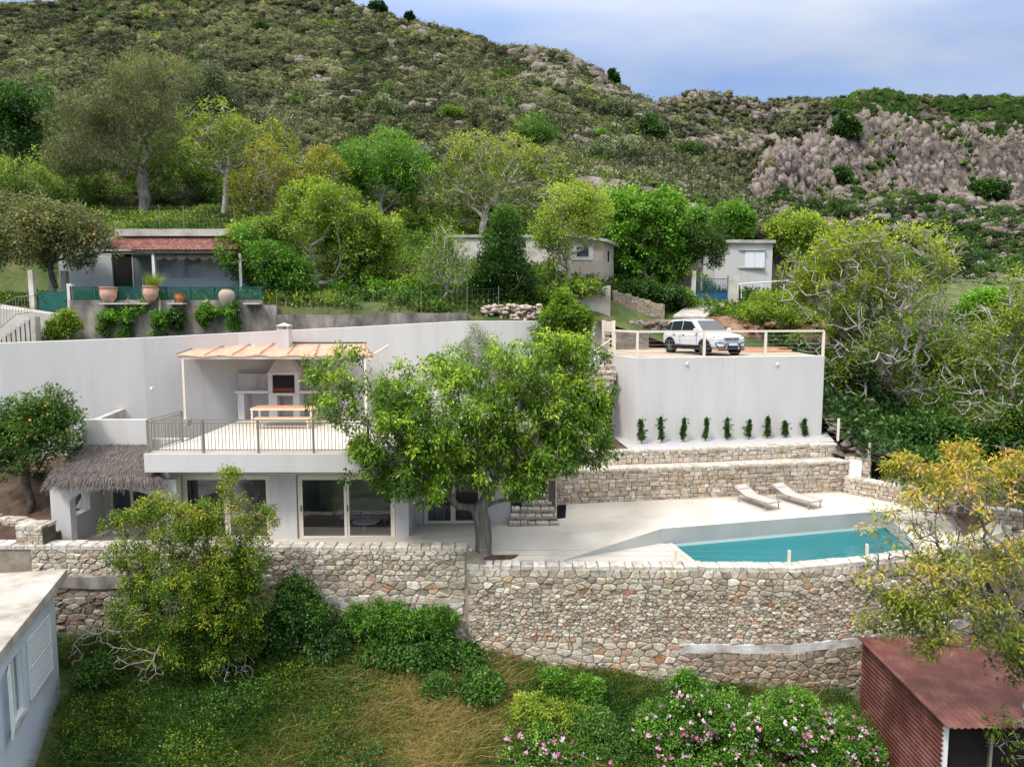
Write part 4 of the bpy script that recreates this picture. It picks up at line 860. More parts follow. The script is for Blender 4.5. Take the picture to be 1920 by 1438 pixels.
table(470, 584, 770, 28.3, 'dining_table', 'long outdoor dining table with orange slatted top and cream legs', .76, .95, 'table')
table(477, 577, 793, 27.75, 'bench', 'low wooden bench in front of the outdoor dining table', .44, .38, 'bench', lw=.06)
# --- reed canopy
cy0 = 28.6; c0, c1 = P(327, 667, cy0), P(700, 671, cy0); ck0, ck1 = P(378, 646, 30.9), P(690, 643, 31.6)
cn = thing('reed_canopy', 'orange reed canopy on cream posts over the outdoor dining table', 'canopy', loc=(c0.x, cy0, -4.55))
zf = c0.z; zb_ = P(500, 646, 31.1).z
mb = MB(); nx, ny = 40, 5; V = []
for j in range(ny + 1):
    for i in range(nx + 1):
        s = i / nx; t = j / ny; xx = (c0.x * (1 - t) + ck0.x * t) * (1 - s) + (c1.x * (1 - t) + ck1.x * t) * s; yy = cy0 + (31.3 - cy0) * t
        V.append((xx, yy, zf * (1 - t) + zb_ * t + .03 * math.sin(s * 34) * (1 - t * .3) + rnd.uniform(-.012, .012)))
m_ = len(V); V += [(a, b, c - .03) for a, b, c in V]; I = lambda i, j, k=0: j * (nx + 1) + i + k * m_
Fs = [(I(i, j), I(i + 1, j), I(i + 1, j + 1), I(i, j + 1)) for i in range(nx) for j in range(ny)] + [(I(i, j, 1), I(i, j + 1, 1), I(i + 1, j + 1, 1), I(i + 1, j, 1)) for i in range(nx) for j in range(ny)]
Fs += [(I(i, 0), I(i, 0, 1), I(i + 1, 0, 1), I(i + 1, 0)) for i in range(nx)] + [(I(0, j), I(0, j + 1), I(0, j + 1, 1), I(0, j, 1)) for j in range(ny)]
mb.add(V, Fs); mb.build('reed_mat', reed, cn, fix=False)
mb = MB()
for k in range(8):
    s = k / 7 * .98 + .01; mb.tube([(c0.x * (1 - s) + c1.x * s, cy0 - .02, zf + .055 + .03 * math.sin(s * 34)), (ck0.x * (1 - s) + ck1.x * s, 31.2, zb_ + .05)], .016, 5)
mb.tube([(ck0.x - .05, 31.25, zb_ + .07), (ck1.x, 31.3, zb_ + .07)], .035, 5); mb.build('seam_cord', bark_d, cn)
mb = MB(); mb.bar((c0.x + .12, cy0 + .1, zf - .08), (c1.x, cy0 + .1, zf - .08), .08, .12); mb.build('front_beam', cream, cn)
for u in (342, 684): p = P(u, 700, cy0); mb = MB(); mb.box(p.x - .045, p.x + .045, cy0 + .06, cy0 + .15, -4.555, zf - .14); mb.build('post', cream, cn)
for k in range(5):
    s = k / 4; xx0 = c0.x + .15 + (c1.x - c0.x - .3) * s; mb = MB(); mb.bar((xx0, cy0 + .1, zf - .06), (xx0 + .3, 31.2, zb_ - .06), .06, .09); mb.build('rafter', cream, cn)
mb = MB(); mb.box(c0.x + .05, c0.x + .45, cy0 - .1, cy0 + .3, -4.555, -4.3); o = mb.build('post_base', concrete_l, cn)
# --- outdoor kitchen
KY = 30.15; kx = lambda u: P(u, 740, KY).x; kz = lambda v: P(560, v, KY).z; fl = -4.555
kt = thing('outdoor_kitchen', 'white masonry barbecue kitchen with grey panels under the reed canopy', 'outdoor kitchen', loc=(kx(530), KY, fl))
mb = MB()
for a, b in ((445, 457), (503, 519), (549, 561), (640, 652)): mb.box(kx(a), kx(b), KY, KY + .7, fl, kz(737))
mb.box(kx(441), kx(503), KY - .05, KY + .7, kz(738) + .01, kz(733)); mb.box(kx(503), kx(511), KY, KY + .7, kz(737) + .003, kz(703)); mb.box(kx(553), kx(561), KY, KY + .7, kz(737) + .003, kz(703)); mb.box(kx(503), kx(561), KY - .02, KY + .7, kz(703), kz(698)); mb.box(kx(511), kx(553), KY - .03, KY + .7, kz(742), kz(737)); mb.box(kx(561), kx(652), KY - .05, KY + .7, kz(738) + .01, kz(733))
mb.build('masonry_body', plaster, kt)
mb = MB(); mb.box(kx(441), kx(502.6), KY + .4, KY + .62, kz(733) + .002, kz(702)); mb.build('grey_panel', concrete_l, kt); mb = MB(); mb.box(kx(561.4), kx(650), KY + .4, KY + .62, kz(733) + .002, kz(702)); mb.build('grey_panel', concrete_l, kt)
mb = MB(); mb.box(kx(511.2), kx(552.8), KY + .1, KY + .6, kz(736.5), kz(704)); mb.build('grill_opening', darkint, kt)
mb = MB()
for k in range(3): mb.tube([(kx(511.5), KY + .04, kz(734) + k * .06), (kx(552.5), KY + .04, kz(734) + k * .06)], .012)
mb.build('grill_grate', terra_red, kt)
mb = MB(); mb.box(kx(519.5), kx(548.5), KY + .55, KY + .65, fl, kz(743)); mb.build('niche_back', concrete_l, kt)
a0, a1 = kx(503), kx(561); t0, t1 = kx(519), kx(541); zt1 = kz(672)
mb = MB(); mb.add([(a0, KY, kz(698)), (a1, KY, kz(698)), (a1, KY + .7, kz(698)), (a0, KY + .7, kz(698)), (t0, KY + .25, zt1), (t1, KY + .25, zt1), (t1, KY + .72, zt1), (t0, KY + .72, zt1)], [(0, 3, 2, 1), (4, 5, 6, 7), (0, 1, 5, 4), (1, 2, 6, 5), (2, 3, 7, 6), (3, 0, 4, 7)]); mb.build('hood', plaster, kt)
chz = P(530, 612, 30.6).z; mb = MB(); mb.box(t0, t1, KY + .25, KY + .75, zt1, chz - .12); mb.build('chimney', plaster, kt)
mb = MB(); 
for a, b in ((t0 + .04, KY + .3), (t1 - .04, KY + .3), (t0 + .04, KY + .7), (t1 - .04, KY + .7)): mb.box(a - .03, a + .03, b - .03, b + .03, chz - .12, chz)
mb.box(t0 - .02, t1 + .02, KY + .22, KY + .78, chz, chz + .04); cxx = (t0 + t1) / 2; cyy = KY + .5
mb.add([(t0, KY + .24, chz + .04), (t1, KY + .24, chz + .04), (t1, KY + .76, chz + .04), (t0, KY + .76, chz + .04), (cxx, cyy, chz + .16)], [(0, 1, 4), (1, 2, 4), (2, 3, 4), (3, 0, 4)]); mb.build('chimney_cap', plaster, kt)
# --- balcony railing
def rail_run(root, pts, h=1.08, npost=None, step=.115, posts=None):
    for a_i, (a, b) in enumerate(zip(pts[:-1], pts[1:])):
        a = Vector(a); b = Vector(b); L_ = (b - a).length; up = Vector((0, 0, 1))
        mb = MB(); mb.bar(a + up * h, b + up * h, .045, .03); mb.build('top_rail', greymetal, root)
        mb = MB(); mb.bar(a + up * (h - .1), b + up * (h - .1), .025); mb.bar(a + up * .07, b + up * .07, .03, .03); mb.build('lower_rail', greymetal, root)
        npn = max(1, round(L_ / 1.75))
        for k in range(0 if a_i == 0 else 1, npn + 1): q = a.lerp(b, k / npn); mb = MB(); mb.box(q.x - .03, q.x + .03, q.y - .03, q.y + .03, q.z - .12, q.z + h); mb.build('post', greymetal, root)
        mb = MB(); nb = int(L_ / step)
        for k in range(1, nb): q = a.lerp(b, k / nb); mb.box(q.x - .008, q.x + .008, q.y - .008, q.y + .008, q.z + .07, q.z + h - .1)
        mb.build('balusters', greymetal, root)
br = thing('balcony_railing', 'taupe metal baluster railing along the roof terrace edge', 'railing', loc=(xl, yb, -4.55))
rail_run(br, [(xl + .25, 25.2, -4.55), (xl + .12, yb + .10, -4.55), (xr - .1, yb + .10, -4.55), (xr - .1, 25.0, -4.55), (-.2, 25.5, -4.55)])
# --- cable fences
def cable_fence(lab, pts, h, ncab, m=cream, r=.006):
    root = thing('cable_fence', lab, 'fence', loc=pts[0]); 
    for p in pts: p = Vector(p); mb = MB(); mb.box(p.x - .04, p.x + .04, p.y - .04, p.y + .04, p.z, p.z + h); mb.build('post', m, root)
    mb = MB()
    for a, b in zip(pts[:-1], pts[1:]):
        for k in range(ncab): z_ = h * (k + 1) / ncab - .04; mb.bar(Vector(a) + Vector((0, 0, z_)), Vector(b) + Vector((0, 0, z_)), r)
    mb.build('cables', silver, root)
q = [atM(s)[0] - atM(s)[1] * .2 for s in (sJ + .1, sX(5.25), sX(8.85), sX(11.8), sX(14))]
cable_fence('thin wire fence with short cream posts on the front pool edge', [(p.x, p.y, ZR + .06) for p in q], .50, 3)
cable_fence('thin wire fence with short cream posts stepping down right of the loungers', [(14.5, 33.2, -5.9), (14.35, 30.85, -5.58)], 1.0, 5)
cable_fence('thin wire fence behind the stone housing and right parapet', [(15.0, 29.35, -6.0), (16.5, 26.7, -6.8), (19, 25.3, -7.2)], .62, 4)
# --- loungers + side table
def lounger(h, f, lab, src=None):
    h = Vector(h); f = Vector(f); d = (f - h); L_ = d.length; d.normalize(); s = Vector((d.y, -d.x, 0)); z0 = h.z; w = .33
    root = thing('sun_lounger', lab, 'sun lounger', 'sun loungers by the pool', loc=(h.x, h.y, z0)); up = Vector((0, 0, 1))
    prof = [(0, .58), (.28 * L_, .36), (.36 * L_, .31), (L_, .30)]
    mb = MB()
    for sg in (-1, 1):
        for (a, za), (b, zb2) in zip(prof[:-1], prof[1:]): mb.bar(h + d * a + s * w * sg + up * za, h + d * b + s * w * sg + up * zb2, .035, .035)
    mb.bar(h + s * w + up * .58, h - s * w + up * .58, .035); mb.bar(f + s * w + up * .3, f - s * w + up * .3, .035); mb.build('frame', taupe, root)
    V = []; 
    for a, za in prof: V += [h + d * a + s * w * .93 + up * (za + .012), h + d * a - s * w * .93 + up * (za + .012)]
    V += [v - up * .012 for v in V]
    mb = MB(); mb.add(V, [(2 * i, 2 * i + 1, 2 * i + 3, 2 * i + 2) for i in range(3)] + [(8 + 2 * i, 8 + 2 * i + 2, 8 + 2 * i + 3, 8 + 2 * i + 1) for i in range(3)] + [(0, 8, 9, 1), (6, 7, 15, 14)]); mb.build('sling', fabric_g, root)
    mb = MB(); a_ = h + d * .04 + up * .60; b_ = h + d * .26 + up * .48; mb.bar(a_, b_, .50, .07); bevel(mb.build('headrest', fabric_g, root), .02)
    for a in (.16 * L_, .93 * L_):
        for sg in (-1, 1): mb = MB(); za = .30 if a > 1 else .3; mb.bar(h + d * a + s * w * sg + up * (za + .03), h + d * (a + .03) + s * (w + .01) * sg, .035); mb.build('leg', taupe, root)
lounger((9.25, 28.25, -7.5), (10.05, 26.6, -7.5), 'grey sling sun lounger nearer the villa, the left one of the pair')
lounger((10.85, 28.5, -7.5), (11.75, 26.75, -7.5), 'grey sling sun lounger nearer the stone parapet, the right one')
tb_ = thing('side_table', 'small round low table between the two sun loungers', 'table', loc=(10.15, 28.2, -7.5))
mb = MB(); mb.lathe((10.15, 28.2, -7.06), [(.24, 0), (.25, .015), (.24, .03), (.01, .031)], 24); mb.build('tabletop', taupe, tb_)
for k in range(3): t = k * 2.09; mb = MB(); mb.tube([(10.15 + .1 * math.cos(t), 28.2 + .1 * math.sin(t), -7.06), (10.15 + .2 * math.cos(t), 28.2 + .2 * math.sin(t), -7.5)], .012); mb.build('leg', taupe, tb_)
pathm = mat('rocky_path', [(.05, .04, .033), (.15, .12, .10), (.30, .26, .23)], 3.2, .95, 1, 9, bdist=.12)
o = grid('rocky_path', np.arange(13.9, 21, .3), np.arange(26.9, 37, .3), lambda X, Y: -6.05 - .14 * (X - 14) - np.clip(29.2 - Y, 0, 9) * .42 + np.clip(Y - 30.5, 0, 9) * .16 + fbm(X * 1.2, Y * 1.2, 4) * .35, pathm, holes=lambda x, y: (y < 29.6) & (x < 15.0 + (29.6 - y) * .85)); tag(o, kind='structure')
rs = np.random.RandomState(12); q_ = np.stack([rs.uniform(14.6, 19, 420), rs.uniform(29.6, 37, 420)], 1); zq = -6.05 - .14 * (q_[:, 0] - 14) + np.clip(q_[:, 1] - 30.5, 0, 9) * .16
o = balls('path_rubble', np.stack([q_[:, 0], q_[:, 1], np.maximum(zq, gz(q_[:, 0], q_[:, 1]) + .02)], 1), rs.uniform(.04, .2, 420) , rockm, None, rs, I2, .3, (1.1, 1, .6)); tag(o, kind='stuff')
# --- planks on deck
for i in range(7):
    a = Vector((12.2 + .5 * (i % 3), 36.6 + .35 * i * .6, -1.90 + .10 * (i // 4))); mb = MB(); mb.bar(a - Vector((1.6, -.3, 0)), a + Vector((1.3, -.25, 0)), .16, .07)
    o = mb.build('wooden_plank', wood); tag(o, ('orange timber plank in the upper layer of the pile beside the car' if i >= 4 else 'orange timber plank lying flat on the deck at the bottom of the pile'), 'plank', 'upper timber planks on the deck' if i >= 4 else 'lower timber planks on the deck')
# --- car
HL = mat('headlight_glass', [(.16, .17, .19)], 3, .1, 0, spec=.8)
def make_car(cx, cy, z0, yaw):
    root = thing('parked_car', 'white compact SUV parked on the deck behind the cream railing', 'car', loc=(0, 0, 0)); parts = []
    st = [ # x, half width, bottom, mid, belt/top, top half width
        (-2.08, .66, .52, .75, .96, .60), (-2.0, .80, .38, .70, 1.04, .72), (-1.8, .87, .30, .70, 1.07, .79), (-1.3, .89, .27, .70, 1.05, .81), (-.5, .89, .25, .66, 1.03, .82), (.3, .89, .25, .66, 1.02, .82), (.85, .89, .25, .68, 1.02, .80),
        (1.1, .89, .26, .70, 1.01, .78), (1.5, .88, .28, .72, .975, .76), (1.8, .86, .30, .72, .92, .72), (1.98, .80, .34, .68, .84, .66), (2.06, .68, .40, .62, .76, .58)]
    def loft(secs, name, m, capends=True, smooth=False, bev=0):
        mb = MB(); k = len(secs[0]); V = [v for s in secs for v in s]
        Fs = [(i * k + j, i * k + k + j, i * k + k + (j + 1) % k, i * k + (j + 1) % k) for i in range(len(secs) - 1) for j in range(k)] + [tuple(range(k)), tuple((len(secs) - 1) * k + j for j in range(k))]
        mb.add(V, Fs); o = mb.build(name, m, root, smooth); 
        if bev: bevel(o, bev, 2)
        return o
    secs = []
    for x_, w, b, md, t, tw in st:
        half = [(w * .93, b), (w, b + .12), (w, md), (w * .975, (md + t) / 2 + .06), (tw, t - .01), (tw * .6, t + .035), (0, t + .05)]
        secs.append([(x_, y, z) for y, z in half] + [(x_, -y, z) for y, z in half[-2::-1]])
    o = loft(secs, 'body', carw, smooth=True); m = o.modifiers.new('s', 'SUBSURF'); m.levels = 1; m.render_levels = 2
    # greenhouse
    gs = [(-1.98, .72, 1.02, .60, 1.10), (-1.72, .78, 1.02, .64, 1.50), (-1.45, .79, 1.02, .64, 1.575), (-.6, .80, 1.0, .65, 1.61), (.05, .80, 1.0, .63, 1.585), (.28, .80, 1.0, .62, 1.53), (.98, .76, 1.0, .66, 1.03)]
    secs = [[(x_, w, b), (x_, tw + (w - tw) * .15, t - .05), (x_, tw * .9, t), (x_, 0, t + .02), (x_, -tw * .9, t), (x_, -tw - (w - tw) * .15, t - .05), (x_, -w, b)] for x_, w, b, tw, t in gs]
    o = loft(secs, 'cabin', carw, bev=.02)
    # glass panels slightly proud
    def quad(name, pts, m):
        mb = MB(); c = sum((Vector(p) for p in pts), Vector()) / len(pts); mb.add(pts, [tuple(range(len(pts)))]); return mb.build(name, m, root, fix=False)
    quad('windscreen', [(.97, -.68, 1.07), (.97, .68, 1.07), (.325, .56, 1.545), (.325, -.56, 1.545)], carglass)
    quad('rear_window', [(-2.0, .60, 1.12), (-2.0, -.60, 1.12), (-1.75, -.55, 1.48), (-1.75, .55, 1.48)], carglass)
    for sg in (-1, 1):
        y0, y1 = .825 * sg, .69 * sg
        for pts in ([(.72, 1.06), (.10, 1.50), (-.48, 1.53), (-.48, 1.06)], [(-.54, 1.06), (-.54, 1.53), (-1.28, 1.49), (-1.34, 1.06)], [(-1.40, 1.06), (-1.34, 1.48), (-1.55, 1.44), (-1.82, 1.12)]):
            quad('side_window', [(x_, y0 + (y1 - y0) * (z_ - 1.03) / .5, z_) for x_, z_ in pts], carglass)
        mb = MB(); mb.box(.62, .82, min(.86 * sg, 1.02 * sg), max(.86 * sg, 1.02 * sg), 1.04, 1.20); bevel(mb.build('mirror', carw, root), .04)
        mb = MB(); mb.box(-1.0, .95, min(.885 * sg, .905 * sg), max(.885 * sg, .905 * sg), .24, .44); mb.build('side_cladding', blackp, root)
        for hx in (-.35, -1.05): mb = MB(); mb.box(hx, hx + .16, min(.88 * sg, .915 * sg), max(.88 * sg, .915 * sg), .88, .91); mb.build('door_handle', silver, root)
        for hx in (-.51, .72): mb = MB(); mb.box(hx, hx + .012, min(.892 * sg, .897 * sg), max(.892 * sg, .897 * sg), .45, 1.0); mb.build('door_gap', blackp, root)
        for wx in (-1.28, 1.28):
            mb = MB(); V = []; n = 20
            for i in range(n + 1):
                t = math.pi * i / n; 
                for rr in (.37, .43): V += [(wx + rr * math.cos(t), .80 * sg, .33 + rr * math.sin(t)), (wx + rr * math.cos(t), .915 * sg, .33 + rr * math.sin(t))]
            mb.add(V, [f_ for i in range(n) for f_ in ((4 * i + 1, 4 * i + 5, 4 * i + 7, 4 * i + 3), (4 * i, 4 * i + 4, 4 * i + 5, 4 * i + 1), (4 * i + 2, 4 * i + 3, 4 * i + 7, 4 * i + 6))]); mb.build('wheel_arch', blackp, root, fix=False)
            mb = MB(); V = [(wx + .37 * math.cos(t), .902 * sg, .33 + .37 * math.sin(t)) for t in np.linspace(0, 2 * math.pi, 25)[:-1]]; mb.add(V, [tuple(range(24))]); mb.build('wheel_well', blackp, root, fix=False)
            wh = MB(); n = 28; V = []
            for (yy, rr) in ((.70, .30), (.70, .335), (.72, .345), (.91, .345), (.93, .335), (.93, .235), (.90, .22)):
                V += [(wx + rr * math.cos(2 * math.pi * i / n), yy * sg, .335 + rr * math.sin(2 * math.pi * i / n)) for i in range(n)]
            wh.add(V, [(j * n + i, j * n + (i + 1) % n, j * n + n + (i + 1) % n, j * n + n + i) for j in range(6) for i in range(n)]); w_ = wh.build('wheel', tyre, root, True)
            r_ = MB(); 
            for k in range(5):
                t = 2 * math.pi * k / 5 + .3
                for dt in (-.16, .16): r_.bar((wx + .04 * math.cos(t + dt), .925 * sg, .335 + .04 * math.sin(t + dt)), (wx + .225 * math.cos(t + dt), .925 * sg, .335 + .225 * math.sin(t + dt)), .035, .02)
            V = [(wx + .05 * math.cos(t), .94 * sg, .335 + .05 * math.sin(t)) for t in np.linspace(0, 2 * math.pi, 13)[:-1]]; r_.add(V, [tuple(range(12))]); r_.build('rim', silver, w_, fix=False)
        # front corner pieces
        mb = MB(); mb.add([(2.045, .30 * sg, .80), (2.085, .30 * sg, .70), (1.99, .70 * sg, .71), (1.86, .835 * sg, .76), (1.84, .84 * sg, .86), (1.97, .66 * sg, .855)], [tuple(range(6))]); mb.build('headlight', HL, root, fix=False)
        mb = MB(); mb.add([(2.10, .44 * sg, .58), (2.10, .40 * sg, .38), (2.02, .74 * sg, .36), (1.95, .84 * sg, .58), (2.02, .74 * sg, .62)], [tuple(range(5))]); mb.build('fog_lamp_surround', blackp, root, fix=False)
        mb = MB(); mb.add([(2.115, .47 * sg, .555), (2.115, .45 * sg, .42), (2.04, .70 * sg, .41), (1.99, .78 * sg, .56)], [tuple(range(4))]); mb.build('bumper_insert', carw, root, fix=False)
    mb = MB(); mb.box(2.03, 2.095, -.32, .32, .695, .80); mb.build('grille', blackp, root)
    mb = MB()
    for k in range(3): mb.box(2.096, 2.102, -.31, .31, .71 + k * .032, .722 + k * .032)
    V = [(2.108, .045 * math.cos(t), .748 + .045 * math.sin(t)) for t in np.linspace(0, 2 * math.pi, 13)[:-1]]; mb.add(V, [tuple(range(12))]); mb.build('grille_bars', silver, root)
    mb = MB(); mb.add([(2.115, -.36, .56), (2.115, .36, .56), (2.115, .46, .30), (2.115, -.46, .30)], [(0, 1, 2, 3)]); mb.build('lower_intake', blackp, root, fix=False)
    mb = MB(); 
    for sg in (-1, 1): mb.add([(2.12, .27 * sg, .52), (2.12, .34 * sg, .52), (2.12, .42 * sg, .29), (2.12, .30 * sg, .29)], [(0, 1, 2, 3)])
    mb.build('skid_plate', silver, root, fix=False)
    mb = MB(); mb.box(2.02, 2.09, -.70, .70, .25, .31); mb.build('bumper_lip', blackp, root)
    mb = MB(); mb.box(2.12, 2.14, -.26, .26, .46, .565); pl_ = mb.build('number_plate', lshutter, root)
    mb = MB(); mb.box(2.141, 2.144, -.26, -.215, .462, .563); mb.build('plate_strip', bluep, pl_)
    mb = MB(); mb.box(2.13, 2.135, -.18, .18, .30, .44); mb.build('air_inlet', blackp, root)
    root.location = (cx, cy, z0); root.rotation_euler = (0, 0, yaw); return root
cpos = P(1316, 655, 34.9)
make_car(cpos.x, 34.9, -1.96, math.radians(-67)).scale = (1.05,) * 3
# ================================================================== NEIGHBOURS
def px(u, Y, v=600): return P(u, v, Y).x
def pz(v, Y, u=960): return P(u, v, Y).z
# retaining wall + lattice terrace
rw = thing('concrete_retaining_wall', 'weathered grey concrete retaining wall under the green lattice terrace', 'retaining wall', loc=(-16, 36, 0))
mb = MB()
for u0, u1, v in ((132, 492, 563), (492, 519, 572), (519, 700, 590), (700, 876, 587)):
    mb.box(px(u0, 36) + .002, px(u1, 36), 36 if u0 != 492 else 35.97, 36.3, -2.6, pz(v, 36))
mb.build('wall', concrete, rw); mb = MB()
for u0, u1 in ((194, 285), (320, 350), (462, 492)): mb.box(px(u0, 35.9), px(u1, 35.9), 35.55, 35.99, pz(571, 35.8), pz(568, 35.8))
mb.build('shelf', concrete_l, rw)
lt = thing('lattice_fence', 'dark green diamond lattice fence on top of the concrete wall', 'fence', loc=(px(300, 36.2), 36.2, .6))
lx0, lx1, lz0, lz1 = px(137, 36.2), px(491, 36.2), pz(562, 36.2), pz(539, 36.2)
npn = 8; mb = MB()
for k in range(npn):
    a = lx0 + (lx1 - lx0) * k / npn; b = lx0 + (lx1 - lx0) * (k + 1) / npn; hh = lz1 - lz0; x_ = a - hh
    while x_ < b:
        for sg in (1, -1):
            s0, s1 = max(a, x_), min(b, x_ + hh)
            if s1 > s0 + .02:
                za, zb3 = (s0 - x_, s1 - x_) if sg > 0 else (hh - (s0 - x_), hh - (s1 - x_)); mb.bar((s0, 36.2 + .012 * sg, lz0 + za), (s1, 36.2 + .012 * sg, lz0 + zb3), .012, .028)
        x_ += .105
mb.build('lattice_panel', greenp, lt)
for k in range(npn + 1): a = lx0 + (lx1 - lx0) * k / npn; mb = MB(); mb.box(a - .04, a + .04, 36.15, 36.25, lz0 - .05, lz1 + .05); mb.build('post', greenp, lt)
mb = MB(); mb.box(lx0, lx1, 36.17, 36.23, lz1, lz1 + .035); mb.box(lx0, lx1, 36.17, 36.23, lz0 - .035, lz0); mb.build('rail', greenp, lt)
def pot(u, vb, Y, h, rmax, kind, lab, m):
    p = P(u, vb, Y); t = thing('terracotta_pot', lab, 'pot', 'clay pots on the concrete wall', loc=p)
    prof = {'bell': [(.5, 0), (.62, .1), (.9, .35), (.98, .6), (.82, .85), (.80, .9), (.98, .96), (.98, 1), (.8, .98), (.7, .8)], 'oval': [(.42, 0), (.6, .12), (.9, .4), (1, .62), (.92, .82), (.6, .95), (.52, .97), (.58, 1), (.45, .98), (.4, .9)]}[kind]
    mb = MB(); mb.lathe(tuple(p), [(r * rmax, z * h) for r, z in prof], 24); mb.build('body', m, t, True)
    if kind == 'bell':
        for sg in (-1, 1): mb = MB(); mb.tube([(p.x + sg * rmax * .85, p.y, p.z + h * .9), (p.x + sg * rmax * 1.12, p.y, p.z + h * .82), (p.x + sg * rmax * .95, p.y, p.z + h * .62)], .03); mb.build('handle', m, t)
    return t
pot(204, 568, 35.75, .78, .40, 'bell', 'large pink clay pot with two handles, leftmost on the concrete wall', terracotta)
pot(283, 566, 35.75, .78, .37, 'bell', 'large pink clay pot with wispy grass growing in it', terracotta)
pot(338, 568, 35.75, .46, .22, 'bell', 'smallest bright red clay pot on the concrete wall', terra_red)
pot(426, 577, 35.7, .92, .40, 'oval', 'tall pale oval storage jar with no handles, rightmost on the wall', terra_pale)
# tiled house
hs = thing('tile_porch_house', 'low white house with red tiled porch roof behind the lattice fence', 'house', loc=(px(300, 40.5), 40.5, .7))
HY = 40.6; f0 = pz(560, HY) - .2; hx = lambda u: px(u, HY, 500); eav = pz(462, HY)
wallgrid('wall', hx(110), hx(492), f0, pz(446, HY), HY, [(hx(210), hx(284), f0, pz(476, HY)), (hx(295), hx(377), pz(523, HY), pz(477, HY))], mat('faded_white', [(.50, .54, .57), (.62, .66, .69)], 1, .9, .1), hs)
mb = MB(); mb.box(hx(110), hx(492), HY + 3.4, HY + 3.6, f0, pz(446, HY)); mb.build('back_wall', plaster_old, hs)
mb = MB(); mb.box(hx(211), hx(245), HY + .1, HY + .15, f0, pz(476, HY)); mb.build('dark_doorway_panel', darkint, hs)  # near-black panel, the shade of the open doorway put into its colour
def framed(x0, x1, z0, z1, y, parent, nm=cream, div=1, gm=carglass):
    mb = MB(); w = .05; mb.box(x0, x0 + w, y, y + .06, z0, z1); mb.box(x1 - w, x1, y, y + .06, z0, z1); mb.box(x0 + w, x1 - w, y, y + .06, z1 - w, z1); mb.box(x0 + w, x1 - w, y, y + .06, z0, z0 + w)
    for k in range(1, div + 1): c = x0 + (x1 - x0) * k / (div + 1); mb.box(c - .03, c + .03, y - .002, y + .05, z0 + w, z1 - w)
    f = mb.build('window_frame', nm, parent); mb = MB(); mb.add([(x0 + w, y + .03, z0 + w), (x1 - w, y + .03, z0 + w), (x1 - w, y + .03, z1 - w), (x0 + w, y + .03, z1 - w)], [(0, 1, 2, 3)]); mb.build('pane', gm, f); return f
hazeglass = mat('hazy_glass', [(.20, .24, .29), (.27, .31, .36)], 2, .15, 0, spec=.8)
framed(hx(246), hx(284), f0, pz(476, HY), HY + .1, hs, lshutter, 0, mat('green_hazy_glass', [(.14, .17, .16), (.22, .25, .24)], 2, .15, 0)); framed(hx(295), hx(377), pz(523, HY), pz(477, HY), HY + .1, hs, lshutter, 1, hazeglass)
mb = MB(); ry = 38.6; mb.box(px(205, ry), px(442, ry), ry + 1.0, HY + 3.8, pz(444, HY - .6), pz(431, HY - .6)); mb.build('roof_slab', concrete_l, hs)
mb = MB(); V = []; xa_, xb_ = px(198, ry), px(448, ry); nx = int((xb_ - xa_) / .05); za, zb3 = pz(470, ry), pz(448, ry + 1.1)
for i in range(nx + 1):
    x_ = xa_ + (xb_ - xa_) * i / nx; w = .045 * abs(math.sin(i * .05 / .22 * math.pi))
    for j in range(9): s = j / 8; V.append((x_, ry + 1.15 * s, za + (zb3 - za) * s + w + .03 * ((j % 2) == 0)))
mb.add(V, [(i * 9 + j, i * 9 + 9 + j, i * 9 + 10 + j, i * 9 + 1 + j) for i in range(nx) for j in range(8)]); mb.build('tiled_roof', tile, hs, fix=False)
mb = MB(); mb.box(xa_, xb_, ry + .05, ry + .12, za - .14, za - .02); mb.build('eave_beam', bark_d, hs)
mb = MB(); V = []; u = hx(292); 
fx0, fx1 = px(291, ry + .15), px(420, ry + .15); nn_ = 60
for i in range(nn_ + 1): x_ = fx0 + (fx1 - fx0) * i / nn_; V += [(x_, ry + .15, za - .14), (x_, ry + .15, za - .35 - .16 * abs(math.sin(i / nn_ * math.pi * 6)))]
mb.add(V, [(2 * i, 2 * i + 1, 2 * i + 3, 2 * i + 2) for i in range(nn_)]); mb.build('scalloped_valance', bark_d, hs, fix=False)
for u in (287, 450): mb = MB(); c_ = px(u, ry + .1, 500); mb.box(c_ - .07, c_ + .07, ry + .13, ry + .27, pz(560, ry), za - .14); mb.build('porch_column', lshutter, hs)
# gate and stairs on the far left
gp = thing('green_gate', 'low green sheet metal gate between white posts', 'gate', loc=(px(104, 36.3), 36.3, .0))
mb = MB(); mb.box(px(76, 36.3), px(131, 36.3), 36.25, 36.31, pz(586, 36.3), pz(547, 36.3)); mb.build('gate_panel', greenp, gp)
for u, v in ((66, 507), (137, 532)): mb = MB(); mb.box(px(u - 5, 36.3), px(u + 4, 36.3), 36.15, 36.4, pz(590, 36.3), pz(v, 36.3)); mb.build('gate_post', plaster_old, gp)
for u0, v in ((95, 510), (118, 508)): mb = MB(); mb.box(px(u0, 38.5), px(u0 + 10, 38.5), 38.5, 38.8, .3, pz(v, 38.5)); o = mb.build('white_post', plaster_old); tag(o, 'short whitewashed pillar behind the green gate, %s' % ('left one' if u0 == 95 else 'right one by the citrus trunk'), 'pillar')
wr = thing('whitewashed_wall', 'rough whitewashed stone wall with steps at the far left edge', 'wall', loc=(px(60, 33.5), 33.5, -1))
V = []; mb = MB(); nn_ = 16; rr_ = random.Random(2)
mb.prism([(px(-160, 33.8), 33.8), (px(128, 34.6), 34.6), (px(128, 35.9), 35.9), (px(-160, 36.2), 36.2)], -2, [pz(560, 33.8), pz(592, 34.6), pz(590, 35.9), pz(545, 36.2)]); mb.build('wall', plaster_old, wr)
mb = MB()
